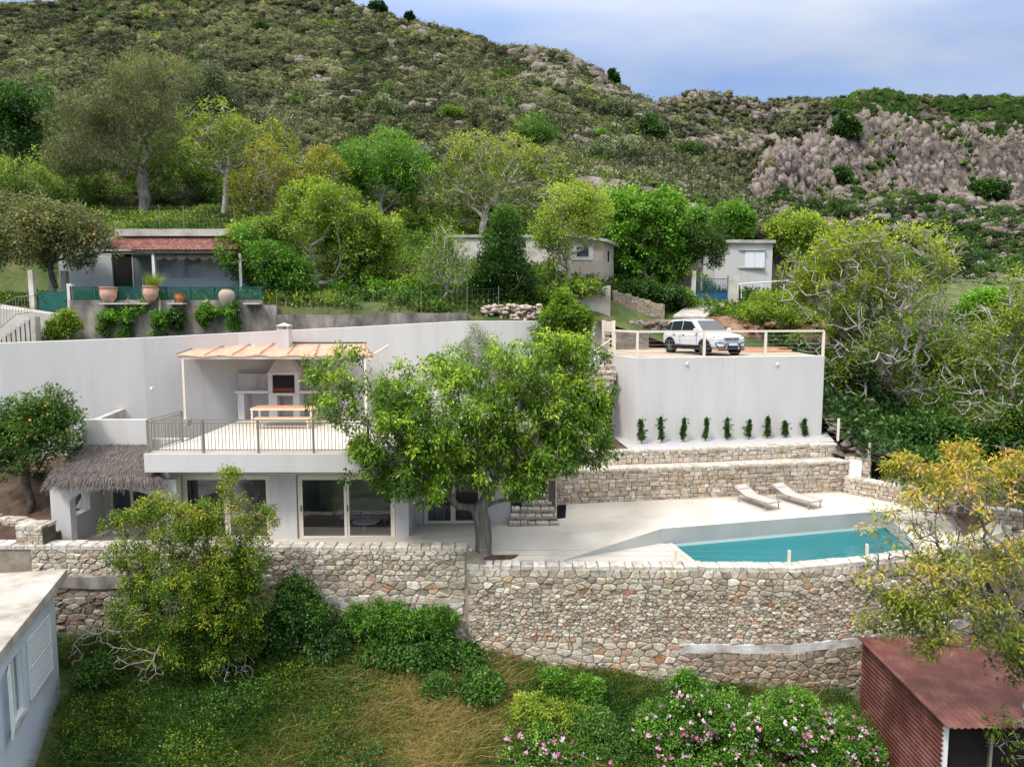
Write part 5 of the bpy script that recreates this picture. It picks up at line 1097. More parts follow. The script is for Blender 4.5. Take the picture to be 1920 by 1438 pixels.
for k in range(9): a = px(-10 + k * 9, 33.7); mb.box(a, a + .28, 33.4, 33.79 , -2, pz(642 - k * 6, 33.5)); 
mb.build('steps', concrete_l, wr)
srl = thing('stair_railing', 'thin dark iron handrail with balusters at the left edge', 'railing', loc=(px(30, 33.4), 33.4, -.5))
mb = MB(); mb.tube([P(-120, 600, 33.3), P(0, 573, 33.3), P(30, 557, 33.3), P(62, 555, 33.5)], .022); mb.tube([P(-120, 640, 33.3), P(0, 615, 33.3), P(30, 590, 33.3), P(62, 585, 33.5)], .016); mb.build('handrail', greymetal, srl); mb = MB()
for k in range(22):
    u = -60 + k * 5.6; v = float(np.interp(u, [-120, 0, 30, 62], [600, 573, 557, 555])); v2 = float(np.interp(u, [-120, 0, 30, 62], [640, 615, 590, 585])); mb.bar(P(u, v, 33.3), P(u, v2, 33.3), .014)
mb.build('balusters', greymetal, srl)
# wire mesh fences
def mesh_fence(lab, pts, h, sp=.24, wire=.005):
    root = thing('wire_mesh_fence', lab, 'fence', loc=pts[0]); mb = MB()
    for a, b in zip(pts[:-1], pts[1:]):
        a = Vector(a); b = Vector(b); L_ = (b - a).length; n = int(L_ / sp)
        for k in range(n): q = a.lerp(b, k / n); mb.bar(q, q + Vector((0, 0, h)), wire)
        m_ = int(h / sp)
        for k in range(m_ + 1): z_ = Vector((0, 0, h * k / m_)); mb.bar(a + z_, b + z_, wire)
    mb.build('mesh', greymetal, root)
    for p in pts: mb = MB(); mb.tube([p, (p[0], p[1], p[2] + h + .1)], .018); mb.build('post', greymetal, root)
mesh_fence('thin wire mesh fence on the grass above the tiled house roof', [P(196, 427, 44.5), P(300, 427, 44.5), P(345, 427, 44.5), P(440, 425, 44.5)], 1.25)
mesh_fence('thin wire mesh garden fence along the low concrete wall', [P(520, 590, 36.2), P(610, 589, 36.2), P(700, 588, 36.2), P(790, 588, 36.3), P(876, 586, 36.4), P(935, 583, 36.6)], 1.15)
# long pale house, shed
lh = thing('long_white_house', 'long low pale house wall partly hidden behind the laurel', 'house', loc=(px(940, 48), 48, 2.5))
mb = MB(); mb.box(px(852, 48), px(1041, 48), 48, 53, pz(545, 48), pz(446, 48)); mb.build('wall', plaster_old, lh); mb = MB(); mb.box(px(849, 48), px(1042, 48), 47.85, 53.1, pz(446, 48) + .002, pz(443, 48) + .08); mb.build('roof', concrete_l, lh)
sh = thing('garden_shed', 'small beige rendered shed with a single dark window and sloping roof', 'shed', loc=(px(1085, 44), 44, 1.8))
SY = 44.5; a, b, c_ = px(1041, SY), px(1129, SY), px(1150, SY + 1.0)
mb = MB(); mb.prism([(a, SY), (b, SY), (c_, SY + 1.2), (c_, SY + 3.5), (a, SY + 3.5)], pz(600, SY), [pz(441, SY), pz(455, SY), pz(458, SY + 1.2), pz(455, SY + 1.2), pz(441, SY)]); mb.build('wall', mat('beige_render', [(.40, .34, .28), (.56, .50, .43)], 1.2, .9, .3, 9), sh)
mb = MB(); mb.prism([(a - .2, SY - .35), (b + .2, SY - .35), (c_ + .35, SY + 1.1), (c_ + .3, SY + 3.7), (a - .2, SY + 3.7)], [pz(441, SY) + .02, pz(455, SY) + .02, pz(461, SY) + .02, pz(461, SY) + .02, pz(441, SY) + .02], [pz(438, SY) + .03, pz(451, SY) + .05, pz(457, SY) + .05, pz(457, SY) + .05, pz(438, SY) + .03]); mb.build('roof', concrete_l, sh)
mb = MB(); mb.box(px(1071, SY), px(1111, SY), SY - .04, SY, pz(488, SY), pz(457, SY)); mb.build('window_surround', plaster, sh); mb = MB(); mb.box(px(1080, SY), px(1102, SY), SY - .06, SY - .03, pz(481, SY), pz(464, SY)); mb.build('window', carglass, sh)
mb = MB(); mb.box(px(1138, SY), px(1143, SY), SY + .5, SY + .62, pz(490, SY), pz(470, SY)); mb.build('side_vent', darkint, sh)
pr_ = thing('concrete_pier', 'tall grey concrete pier wall below the beige shed', 'wall', loc=(px(1115, 41), 41, -.5)); mb = MB()
mb.prism([(px(1072, 41), 41), (px(1144, 41), 41), (px(1146, 41), 44), (px(1072, 41), 44)], -2.6, [pz(548, 41), pz(535, 41), pz(535, 41), pz(548, 41)]); mb.build('wall', concrete_l, pr_)
def blockwall(lab, u0, u1, vtop, vbot, Y, seed, pf, steps=None, hm=(.19, .21), wm=(.38, .42)):
    x0, x1 = px(u0, Y, vbot), px(u1, Y, vbot); z0, z1 = pz(vbot, Y), pz(vtop, Y); root = thing('block_wall', lab, 'wall', loc=(x0, Y, z0))
    zt = (lambda s: z1 - (z1 - z0) * .55 * max(0, s / (x1 - x0))) if steps else (lambda s: z1); r = random.Random(seed)
    ps = [p for p in courses(0, x1 - x0, z0, z1, *hm, *wm, r) if max(q[1] for q in p) <= zt(p[0][0]) + .05]
    stonemesh('masonry', ps, [(x0, Y), (x1, Y)], pf, root, gap=.008, relief=(.008, .02), seed=seed, ztop=lambda s: zt(s) - .02, zbot=lambda s: z0 - .3, thick=.25, round_=0); return root
pBl = pal([(.40, .34, .28), (.46, .40, .33), (.35, .30, .25)], [3, 3, 2]); pBg = pal([(.26, .24, .22), (.32, .30, .28)], [3, 3])
blockwall('stepped beige concrete block wall below the green fig tree', 1148, 1246, 544, 596, 43, 61, pBl, True)
blockwall('grey concrete block wall at the back left of the parking deck', 1152, 1216, 622, 662, 39.0, 62, pBg)
blockwall('pale block wall between the fig and the blue gate', 1268, 1300, 517, 548, 47.5, 63, pBl)
ramp_ = sheet('access_ramp', [P(1262, 592, 42.2), P(1322, 594, 42.2), P(1364, 566, 46.3), P(1301, 565, 46.3)], concrete_l, th=.12)
bk_ = thing('blue_gate', 'double gate with blue sheet base and thin bars between white pillars', 'gate', loc=(px(1332, 46.4), 46.4, .8)); BY = 46.4
for u0, u1, v in ((1294, 1302, 508), (1363, 1382, 517)): mb = MB(); mb.box(px(u0, BY), px(u1, BY), BY - .15, BY + .2, pz(570, BY), pz(v, BY)); mb.build('pillar', plaster_old, bk_)
for u0, u1 in ((1302.5, 1332), (1333, 1362.5)):
    mb = MB(); mb.box(px(u0, BY), px(u1, BY), BY, BY + .04, pz(563, BY), pz(550, BY)); lf = mb.build('gate_leaf', bluep, bk_); mb = MB(); n = 9
    for k in range(n + 1): x_ = px(u0 + (u1 - u0) * k / n, BY); mb.bar((x_, BY + .02, pz(550, BY)), (x_, BY + .02, pz(523, BY)), .022)
    mb.bar((px(u0, BY), BY + .02, pz(523, BY)), (px(u1, BY), BY + .02, pz(523, BY)), .035); mb.build('bars', bluep, lf)
wh_ = thing('small_white_house', 'small flat roofed white house with closed shutters', 'house', loc=(px(1400, 50), 50, 2.4)); WY = 50
mb = MB(); mb.prism([(px(1364, WY), WY), (px(1447, WY), WY + .3), (px(1447, WY), WY + 5), (px(1346, WY), WY + 5), (px(1346, WY), WY + 1.0)], pz(545, WY), pz(456, WY)); mb.build('wall', plaster, wh_)
mb = MB(); mb.prism([(px(1361, WY), WY - .25), (px(1450, WY), WY + .05), (px(1450, WY), WY + 5.2), (px(1340, WY), WY + 5.2), (px(1340, WY), WY + .9)], pz(456, WY) + .003, pz(451, WY) + .03); mb.build('roof', concrete_l, wh_)
mb = MB()
for k in range(2): mb.box(px(1394 + k * 18.5, WY), px(1412 + k * 18.5, WY), WY + .06, WY + .13, pz(501, WY), pz(471, WY))
mb.build('shutter', lshutter, wh_); mb = MB(); mb.box(px(1382, WY), px(1433, WY), WY + .0, WY + .2, pz(503.5, WY), pz(501.5, WY)); mb.box(px(1382, WY), px(1433, WY), WY - .02, WY + .2, pz(470, WY), pz(468, WY)); mb.build('window_sill', concrete_l, wh_)
whr = thing('white_pipe_railing', 'single white pipe rail on posts beside the small white house', 'railing', loc=P(1430, 530, 45)); mb = MB(); mb.tube([P(1383, 533, 45), P(1480, 526, 46)], .045); mb.build('top_rail', lshutter, whr)
for u in (1390, 1428, 1470): mb = MB(); mb.tube([P(u, 533, 45.3), P(u, 560, 45.3)], .03); mb.build('post', lshutter, whr)
sheet('earth_bank', [P(1150, 655, 41.3), P(1560, 655, 41.3), P(1545, 600, 42.6), P(1420, 588, 43.2), P(1300, 597, 42.3), P(1230, 600, 42.1), P(1150, 604, 42.1)], redsoil)
rs = np.random.RandomState(8)
def scatter(name, u0, u1, v0, v1, Y, n, r0, r1, m, lab=None, kind='stuff', jag=.25):
    pts = np.array([P(rs.uniform(u0, u1), rs.uniform(v0, v1), Y + rs.uniform(-.4, .4)) for _ in range(n)]); o = balls(name, pts, rs.uniform(r0, r1, n), m, None, rs, I2 if n < 400 else I1, jag, (1.2, .9, .7)); tag(o, lab, None, None, kind); return o
scatter('rubble', 1160, 1250, 604, 622, 41.6, 140, .06, .20, rockm); scatter('rubble', 905, 1012, 572, 600, 36.9, 200, .07, .17, mat('rubble_stone', [(.30, .20, .14), (.50, .42, .34), (.60, .52, .44)], 3, .9, .5)); scatter('bank_rocks', 1250, 1540, 606, 650, 41.9, 90, .06, .22, redsoil, jag=.35)
# ---------------- lower left building
def hit(u, v, p0, d):
    a = Vector(dirv(u, v)); n = Vector((d.y, -d.x, 0)); k = n.dot(p0) / n.dot(a); return a * k
zr = -7.55; Cn = G(126, 1066, zr); Dn = G(0, 1222, zr); e = (Dn - Cn); e.z = 0; en = e.normalized(); ln_ = Vector((-en.y, en.x, 0)); ln_ = ln_ if ln_.x < 0 else -ln_
En = Cn + en * 9.5; El = G(0, 1074, zr); fl_ = (El - Cn).normalized()
lb = thing('white_outbuilding', 'small white flat roofed building in painted blue shade with white louvred shutters', 'house', loc=(Cn.x, Cn.y, -10.8))
p4 = [Cn, En, En + fl_ * 9, Cn + fl_ * 9]; mb = MB(); mb.prism([(p.x, p.y) for p in p4], zr - .26, zr); bevel(mb.build('roof_slab', mat('roof_cement', [(.20, .18, .15), (.38, .35, .31), (.52, .50, .46)], 1.1, .95, .4, 9), lb), .02)
W0 = Cn + en * .35 + fl_ * .3; W1_ = En - en * .3 + fl_ * .3; W0.z = W1_.z = 0; wd = (W1_ - W0).normalized(); wnm = -ln_ if (-ln_).x > 0 else ln_
w0 = hit(46, 1300, W0, wd); w1 = hit(20, 1300, W0, wd); s0 = (w0 - W0).dot(wd); s1 = (w1 - W0).dot(wd); zt_w = hit(46, 1206, W0, wd).z; zb_w = hit(46, 1330, W0, wd).z
Lw = (W1_ - W0).length
def wb(mb, sa, sb, za, zb3, o0=-.2, o1=0):
    V = []
    for z_ in (za, zb3):
        for s_, o__ in ((sa, o0), (sb, o0), (sb, o1), (sa, o1)): q = W0 + wd * s_ + wnm * o__; V.append((q.x, q.y, z_))
    mb.add(V, [(0, 3, 2, 1), (4, 5, 6, 7), (0, 1, 5, 4), (1, 2, 6, 5), (2, 3, 7, 6), (3, 0, 4, 7)])
mb = MB(); wb(mb, 0, s0, -13.5, zr - .26); wb(mb, s0, s1, -13.5, zb_w); wb(mb, s0, s1, zt_w, zr - .26); wb(mb, s1, Lw, -13.5, zr - .26); mb.build('side_wall', plaster_blue_shade, lb)
mb = MB(); q0 = W0 - wnm * .001; mb.prism([(q0.x, q0.y), ((q0 + wd * .2).x, (q0 + wd * .2).y), ((q0 + wd * .2 + fl_ * 8).x, (q0 + wd * .2 + fl_ * 8).y), ((q0 + fl_ * 8).x, (q0 + fl_ * 8).y)], -13.5, zr - .261); mb.build('back_wall', plaster_blue_shade, lb)
mb = MB(); wb(mb, s0 - .1, s1 + .1, zb_w - .2, zt_w, -1.2, -1.0); mb.build('dark_room', darkint, lb)
mb = MB(); wb(mb, s0, s0 + .06, zb_w, zt_w, -.12, -.06); wb(mb, s1 - .06, s1, zb_w, zt_w, -.12, -.06); wb(mb, s0 + .06, s1 - .06, zt_w - .06, zt_w, -.12, -.06); wb(mb, s0 + .06, s1 - .06, zb_w, zb_w + .06, -.12, -.06); wb(mb, (s0 + s1) / 2 - .03, (s0 + s1) / 2 + .03, zb_w + .06, zt_w - .06, -.12, -.06); wf = mb.build('window_frame', lshutter, lb)
mb = MB(); wb(mb, s0 - .05, s1 + .05, zb_w - .06, zb_w - .002, -.1, .08); mb.build('window_sill', concrete_l, lb)
def shutter_(sa, sb, o0, od):   # hinged louvre leaf from hinge point along direction
    hinge = W0 + wd * sa + wnm * .03; dd = (W0 + wd * sb + wnm * od) - hinge; Lh = dd.length; dd.normalize(); nn = Vector((dd.y, -dd.x, 0)); mb = MB(); up = Vector((0, 0, 1)); zc0, zc1 = zb_w + .0, zt_w + .02
    for k in (0, Lh - .06): mb.bar(hinge + dd * (k + .03) + up * zc0, hinge + dd * (k + .03) + up * zc1, .06, .04, up=nn)
    for z_ in (zc0 + .03, zc1 - .03, (zc0 + zc1) / 2): mb.bar(hinge + up * z_ + dd * .06, hinge + up * z_ + dd * (Lh - .06), .038, .06)
    o = mb.build('shutter', lshutter, lb); mb = MB(); n = int((zc1 - zc0) / .085)
    for k in range(1, n): z_ = zc0 + (zc1 - zc0) * k / n; a = hinge + up * z_ + dd * .06; b = hinge + up * z_ + dd * (Lh - .06); mb.bar(a, b, .03, .022)
    mb.build('louvres', lshutter, o)
shutter_((hit(55, 1300, W0, wd) - W0).dot(wd), (hit(97, 1300, W0, wd) - W0).dot(wd), .03, .08); shutter_(s1 + .02, s1 + .60, .03, .17)
# ---------------- red shed
rsd = thing('red_metal_shed', 'dark red corrugated metal shed in the lower right corner', 'shed', loc=(11, 19, -12.8)); zE = -10.1; y1s, y0s = 21.35, 17.1
mb = MB(); V = []; n = 0; sx0, sx1 = 10.85, 21.0; nx = int((sx1 - sx0) / .028)
for i in range(nx + 1): x_ = sx0 + (sx1 - sx0) * i / nx; w = .018 * math.sin(i * .028 / .17 * 2 * math.pi); V += [(x_, y0s - .45, zE - .12 + w + .04 * (x_ - 11) * .3), (x_, y1s, zE + .02 + w + .04 * (x_ - 11) * .3)]
mb.add(V, [(2 * i, 2 * i + 2, 2 * i + 3, 2 * i + 1) for i in range(nx)]); mb.build('roof', maroon, rsd, fix=False)
mb = MB(); V = []; nz_ = int(3.2 / .028)
for i in range(nz_ + 1): z_ = zE - .1 - i * .028; w = .018 * math.sin(i * .028 / .135 * 2 * math.pi); V += [(11.0 + w, y0s, z_), (11.0 + w, y1s, z_)]
mb.add(V, [(2 * i, 2 * i + 1, 2 * i + 3, 2 * i + 2) for i in range(nz_)]); mb.build('side_wall', maroon, rsd, fix=False)
mb = MB(); mb.bar((10.86, y0s - .45, zE - .10), (10.86, y1s, zE + .05), .16, .03); mb.build('roof_trim', maroon, rsd)
mb = MB(); mb.box(11.0, 11.1, y0s - .04, y0s + .06, -13.4, zE - .16); mb.build('corner_post', lshutter, rsd)
mb = MB(); mb.box(11.1, 21, y0s + .3, y0s + .4, -13.4, zE - .2); mb.build('dark_interior', darkint, rsd); mb = MB(); mb.box(11.1, 21, y0s, y0s + .1, -13.4, -11.6); mb.build('front_wall', maroon, rsd)
for k in range(4): mb = MB(); a = 12.2 + k * 1.6; mb.box(a, a + .07, y0s, y0s + .08, -11.6, zE - .2); mb.build('mullion', silver, rsd)
#VEG
# ================================================================== VEGETATION
def seedpts(lists): return [np.array(P(*q), float) for q in lists]
def limbtree(lines):
    """lines: list of (attach index, [(u,v,Y)...]) -> nodes, parents, first free node"""
    nodes = []; par = []
    for att, pts in lines:
        prev = att
        for k, q in enumerate(pts):
            q = np.array(P(*q), float)
            if prev >= 0:
                a = nodes[prev]; m = max(1, int(np.linalg.norm(q - a) / .22))
                for i in range(1, m + 1):
                    s = i / m; z = a * (1 - s) + q * s
                    if i < m: z = z + np.random.RandomState(len(nodes)).normal(size=3) * .012
                    nodes.append(z); par.append(prev if i == 1 else len(nodes) - 2)
                prev = len(nodes) - 1
            else: nodes.append(q); par.append(-1); prev = len(nodes) - 1
        marks.append(prev)
    return nodes, par
# ---- main walnut
marks = []
L0 = [(-1, [(905, 1052, 22.7), (907, 1015, 22.7), (905, 980, 22.7), (899, 958, 22.7)])]
nodes, par = limbtree(L0)
def extend(att, pts):
    prev = att
    for q in pts:
        q = np.array(P(*q), float); a = nodes[prev]; m = max(1, int(np.linalg.norm(q - a) / .22))
        for i in range(1, m + 1):
            s = i / m; nodes.append(a * (1 - s) + q * s + np.random.RandomState(len(nodes)).normal(size=3) * .02); par.append(prev if i == 1 else len(nodes) - 2)
        prev = len(nodes) - 1
    return prev
n0 = len(nodes) - 1; first = len(nodes) - 1
eL = extend(n0, [(880, 951, 22.6), (858, 947, 22.5), (842, 930, 22.3)]); eL2 = extend(eL, [(800, 890, 21.8), (735, 840, 21.3), (680, 790, 21.4), (630, 745, 21.8)]); extend(eL, [(850, 880, 23.2), (835, 800, 23.6), (840, 730, 24)])
eR = extend(n0, [(918, 945, 22.8), (950, 936, 22.9), (984, 940, 22.9)]); e2 = extend(eR, [(986, 916, 23.0), (1010, 900, 23.2), (1038, 892, 23.4), (1075, 840, 23.8), (1110, 790, 24.2)])
eC = extend(n0 + 9 if n0 + 9 < len(nodes) else n0, [(930, 900, 22.2)]) if False else extend(n0, [(915, 925, 22.7), (940, 880, 22.5), (965, 830, 22.6), (975, 770, 22.8), (970, 700, 23.0)])
walnut_blobs = [(870, 780, 0, 130, 95, 2.6), (960, 850, -.2, 120, 75, 2.4), (1050, 790, .8, 95, 90, 2.2), (985, 700, .5, 110, 65, 2.0), (800, 870, -.8, 85, 70, 1.7), (745, 800, -.8, 90, 75, 1.7), (640, 735, -.6, 62, 62, 1.0),
    (655, 675, -.5, 32, 38, .6), (760, 735, 0, 60, 62, 1.3), (840, 700, .3, 62, 50, 1.4), (1100, 740, 1.2, 52, 62, 1.2), (1075, 660, 1, 58, 28, 1.0), (690, 870, -.8, 55, 50, 1.0), (615, 700, -.6, 38, 40, .7), (750, 905, -.9, 35, 38, .6), (1120, 850, 1, 30, 30, .5), (1040, 640, .8, 30, 18, .6), (990, 880, -.5, 80, 40, 1.2)]
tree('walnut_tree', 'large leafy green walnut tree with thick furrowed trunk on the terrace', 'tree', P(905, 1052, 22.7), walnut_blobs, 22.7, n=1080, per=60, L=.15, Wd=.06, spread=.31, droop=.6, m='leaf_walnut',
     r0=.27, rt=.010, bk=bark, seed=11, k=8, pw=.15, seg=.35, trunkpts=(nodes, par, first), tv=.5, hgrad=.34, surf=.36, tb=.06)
# ---- orange trees
for nm_, lab, b, bl, Y, n_, fr_, tv_ in (
  ('orange_tree', 'dark glossy orange tree with fruit on the bare slope left of the porch', P(52, 968, 24.6), [(50, 815, 0, 80, 72), (95, 780, 0, 55, 50), (10, 850, 0, 50, 50), (130, 820, 0, 32, 50), (-20, 800, 0, 50, 50)], 24.6, 420, 46, .5),
  ('orange_tree', 'broad pale green citrus tree dotted with fruit beside the tiled house', P(105, 540, 37.5), [(95, 440, 0, 100, 58), (40, 430, 0, 80, 62), (160, 450, 0, 58, 55), (-30, 440, 0, 60, 60)], 37.5, 520, 90, .5)):
    tree(nm_, lab, 'tree', b, bl, Y, n=n_, per=46, L=.12 if Y < 30 else .17, Wd=.06 if Y < 30 else .085, spread=.30 if Y < 30 else .42, droop=.15, m='leaf_citrus' if Y < 30 else 'leaf_pine', r0=.14, rt=.01, bk=bark_d, fruit=fr_, group='fruiting citrus trees', tb=.12 if Y < 30 else .1)
# ---- background trees: label, base px, blobs, Y, n, per, leaf, mat, trunk r, leafy
def BT(lab, b, bl, Y, n=420, per=36, L=.2, m='leaf_green', r0=.16, leafy=1., name='tree', bk=None, tb=0., spread=.45, fork=None, rt=.013, hgrad=.28, seed=None, cat='tree', droop=.2, surf=.42, seg=.5, pw=.3, Wr=.5, jit=.12, wig=.12):
    bp = P(*b[:2], b[2] if len(b) > 2 else Y); tree(name, lab, cat, bp, bl, Y, n=n, per=per, L=L, Wd=L * Wr, spread=spread, m=m, r0=r0, rt=rt, bk=bk, leafy=leafy, tb=tb, fork=P(*fork) if fork else None, group=None, hgrad=hgrad, seed=seed, droop=droop, surf=surf, seg=seg, pw=pw, jit=jit, wig=wig)
BT('tall pine with a forked grey trunk rising above the tiled house', (268, 418), [(285, 140, 0, 70, 34), (225, 150, 0, 40, 26), (250, 215, 0, 85, 45), (300, 250, 0, 40, 50), (180, 235, 0, 45, 30), (115, 225, 0, 32, 22), (140, 195, 0, 22, 18), (200, 290, 0, 95, 40), (330, 150, 0, 25, 22), (150, 300, 1, 50, 35)], 54, n=520, per=80, L=.32, m='leaf_pine', r0=.42, name='pine_tree', spread=.8, fork=(268, 330, 54), Wr=.12, tb=.08, rt=.02, bk=bark)
BT('dark shaded evergreen at the left edge with bare inner branches', (60, 330, 74), [(45, 205, 0, 62, 42), (-30, 210, 0, 60, 50), (20, 260, 0, 70, 50)], 74, n=420, per=40, L=.34, m='leaf_dark', r0=.3, name='evergreen_tree', spread=.9, bk=bark_l, tb=.15)
BT('rounded grey green olive behind the pine on the hill foot', (395, 240, 90), [(385, 160, 0, 42, 32), (410, 190, 0, 38, 25), (370, 190, 0, 30, 28)], 90, n=200, per=50, L=.34, m='leaf_olive', r0=.2, name='olive_tree', spread=.9)
BT('loose yellow green tree with bare twigs right of the pine', (420, 400, 52), [(400, 230, 0, 62, 35), (470, 250, 0, 65, 30), (420, 280, 0, 80, 40), (520, 270, 0, 35, 22)], 52, n=480, per=16, L=.22, m='leaf_yellow', r0=.22, leafy=.75, rt=.02, name='walnut_tree', tb=.05)
BT('green undergrowth tree left of the grey pine trunk', (110, 400, 57), [(70, 340, 0, 100, 50), (150, 350, 0, 60, 45), (-20, 350, 0, 70, 50)], 57, n=420, per=40, L=.22, m='leaf_green', name='small_tree', spread=.6, r0=.1, tb=.02)
BT('shady green tree between the pine trunk and the wire fence', (330, 420, 58), [(330, 330, 0, 60, 55), (250, 345, 3, 60, 50), (390, 350, 0, 50, 50), (310, 290, 1, 60, 35)], 58, n=480, per=40, L=.2, m='leaf_green', name='small_tree', spread=.5, r0=.12, tb=-.03)
BT('ochre and yellow tree above the big green walnut', (520, 440, 50), [(520, 320, 0, 80, 55), (470, 360, 0, 50, 45), (600, 320, 0, 50, 40), (560, 360, 0, 60, 40)], 50, n=560, per=30, L=.2, m='leaf_ochre', r0=.2, name='walnut_tree', leafy=.9, tb=.1)
BT('bright light green tree at the hill foot left of the yellow tree', (715, 440, 55), [(715, 300, 0, 75, 48), (660, 320, 0, 45, 45), (770, 340, 0, 50, 50), (720, 350, 0, 60, 45)], 55, n=520, per=40, L=.2, m='leaf_bright', r0=.18, name='almond_tree', tb=.15, spread=.55)
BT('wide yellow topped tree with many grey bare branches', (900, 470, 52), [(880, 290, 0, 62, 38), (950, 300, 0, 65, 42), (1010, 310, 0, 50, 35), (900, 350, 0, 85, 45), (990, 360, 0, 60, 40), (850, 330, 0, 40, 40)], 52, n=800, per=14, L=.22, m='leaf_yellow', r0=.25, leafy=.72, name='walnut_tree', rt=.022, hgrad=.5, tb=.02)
BT('broad mid green walnut in front of the ochre tree', (600, 570, 41), [(560, 440, 0, 75, 50), (640, 430, 0, 80, 60), (700, 450, 0, 55, 55), (600, 380, 0, 75, 38), (480, 490, -1, 55, 45), (660, 500, 0, 75, 45), (470, 450, -1, 50, 40)], 41, n=980, per=40, L=.18, m='leaf_green', r0=.22, name='walnut_tree', rt=.014, tb=.08, seed=77)
BT('low dark leafy tree at the right end of the tiled house', (500, 560, 38.3), [(500, 500, 0, 60, 40), (450, 470, 0, 38, 40), (540, 520, 0, 50, 35)], 38.3, n=360, per=44, L=.16, m='leaf_bright', r0=.1, name='small_tree', tb=0)
BT('sparse nearly leafless small tree by the garden fence', (835, 590, 38), [(835, 470, 0, 42, 55), (815, 500, 0, 40, 40), (860, 510, 0, 30, 50)], 38, n=520, per=7, L=.14, m='leaf_green', leafy=.5, r0=.1, name='bare_tree', rt=.010)
BT('dark upright conical laurel in front of the long pale house', (945, 590, 39), [(945, 520, 0, 52, 50), (945, 470, 0, 42, 45), (948, 425, 0, 22, 35), (920, 540, 0, 40, 25), (975, 530, 0, 30, 30)], 39, n=560, per=50, L=.15, m='leaf_dark', r0=.12, name='laurel_tree', tb=.17, hgrad=.45, droop=-.2)
BT('light green tree with bent trunk in front of the beige shed', (1075, 560, 41.5), [(1060, 390, 0, 52, 48), (1100, 400, 0, 45, 50), (1030, 430, 0, 35, 40), (1065, 450, 0, 60, 35), (1040, 500, 0, 25, 20)], 41.5, n=560, per=24, L=.16, m='leaf_green', r0=.14, name='pear_tree', tb=.22, rt=.013, fork=(1062, 490, 41.5), leafy=.85)
BT('dense bright green fig tree right of the beige shed', (1215, 555, 47), [(1200, 430, 0, 75, 62), (1160, 400, 0, 48, 48), (1240, 420, 0, 50, 58), (1190, 490, 0, 55, 50), (1250, 480, 0, 42, 45), (1150, 460, 0, 30, 60)], 47, n=900, per=44, L=.2, m='leaf_bright', r0=.2, name='fig_tree', tb=.14, Wr=.7, hgrad=.35)
BT('small dark citrus at the corner of the small white house', (1315, 545, 46.8), [(1320, 450, 0, 32, 32), (1295, 465, 0, 22, 28), (1340, 470, 0, 18, 25)], 46.8, n=260, per=40, L=.16, m='leaf_citrus', r0=.09, name='citrus_tree', tb=.05)
BT('fresh green tree behind the small white house', (1370, 500, 56), [(1370, 415, 0, 38, 32), (1320, 410, 2, 35, 25), (1390, 420, 0, 22, 25)], 56, n=320, per=40, L=.22, m='leaf_bright', r0=.12, name='small_tree', tb=.1)
BT('yellow green tree behind and right of the small white house', (1490, 520, 58), [(1490, 430, 0, 48, 30), (1530, 440, 0, 40, 28), (1460, 450, 0, 28, 30)], 58, n=360, per=34, L=.22, m='leaf_green', r0=.12, name='small_tree', tb=.2)
BT('thin green tree filling the gap left of the fig tree', (1010, 520, 53), [(1010, 440, 0, 40, 40), (960, 420, 2, 50, 40), (800, 420, 2, 60, 45), (870, 430, 2, 60, 40)], 53, n=420, per=34, L=.24, m='leaf_green', r0=.12, name='small_tree', tb=-.05)
# bushes on the slope left and centre
BT('pale green bushy crown rising behind the white garden wall', (1068, 655, 33.9), [(1060, 600, 0, 48, 30), (1085, 620, 0, 28, 35), (1030, 625, 0, 30, 22), (1055, 565, 0, 18, 18)], 33.4, n=300, per=40, L=.15, m='leaf_walnut', r0=.07, name='small_walnut', tb=.02, spread=.3, fork=(1070, 650, 33.6))
BT('soft grey green olive sapling behind the walnut crown', (895, 780, 29), [(890, 650, 0, 42, 42), (920, 690, 0, 40, 35), (865, 690, 0, 25, 30)], 29, n=300, per=40, L=.09, m='leaf_olive', r0=.06, name='olive_sapling', tb=.12, spread=.26, Wr=.25)
# big bare walnuts on the right
BT('huge sprawling walnut with tangled bare grey branches and yellow tips', (1715, 830, 37.5), [(1640, 460, 0, 120, 45), (1560, 520, 0, 100, 60), (1720, 480, 0, 90, 55), (1650, 560, 0, 130, 75), (1500, 560, 0, 55, 45), (1600, 650, -1, 110, 70), (1740, 600, 0, 80, 80), (1590, 740, -1.5, 60, 45), (1700, 720, 0, 90, 60)], 37.5, n=2300, per=28, L=.18, m='leaf_yellow', r0=.42, leafy=.26, name='walnut_tree', rt=.019, hgrad=.6, tb=-.02, seg=.4, jit=.26, fork=(1712, 720, 37.5), pw=.22, wig=.4)
BT('second bare branched walnut at the right edge behind the bronze tree', (1935, 800, 33), [(1880, 620, 0, 80, 70), (1950, 560, 0, 70, 70), (1850, 700, 0, 90, 60), (1870, 780, -1, 90, 60), (1960, 700, 0, 60, 80)], 33, n=1200, per=26, L=.17, m='leaf_yellow', r0=.35, leafy=.26, name='walnut_tree', rt=.019, hgrad=.55, tb=-.04, seg=.4, jit=.28, pw=.22, fork=(1930, 740, 33))
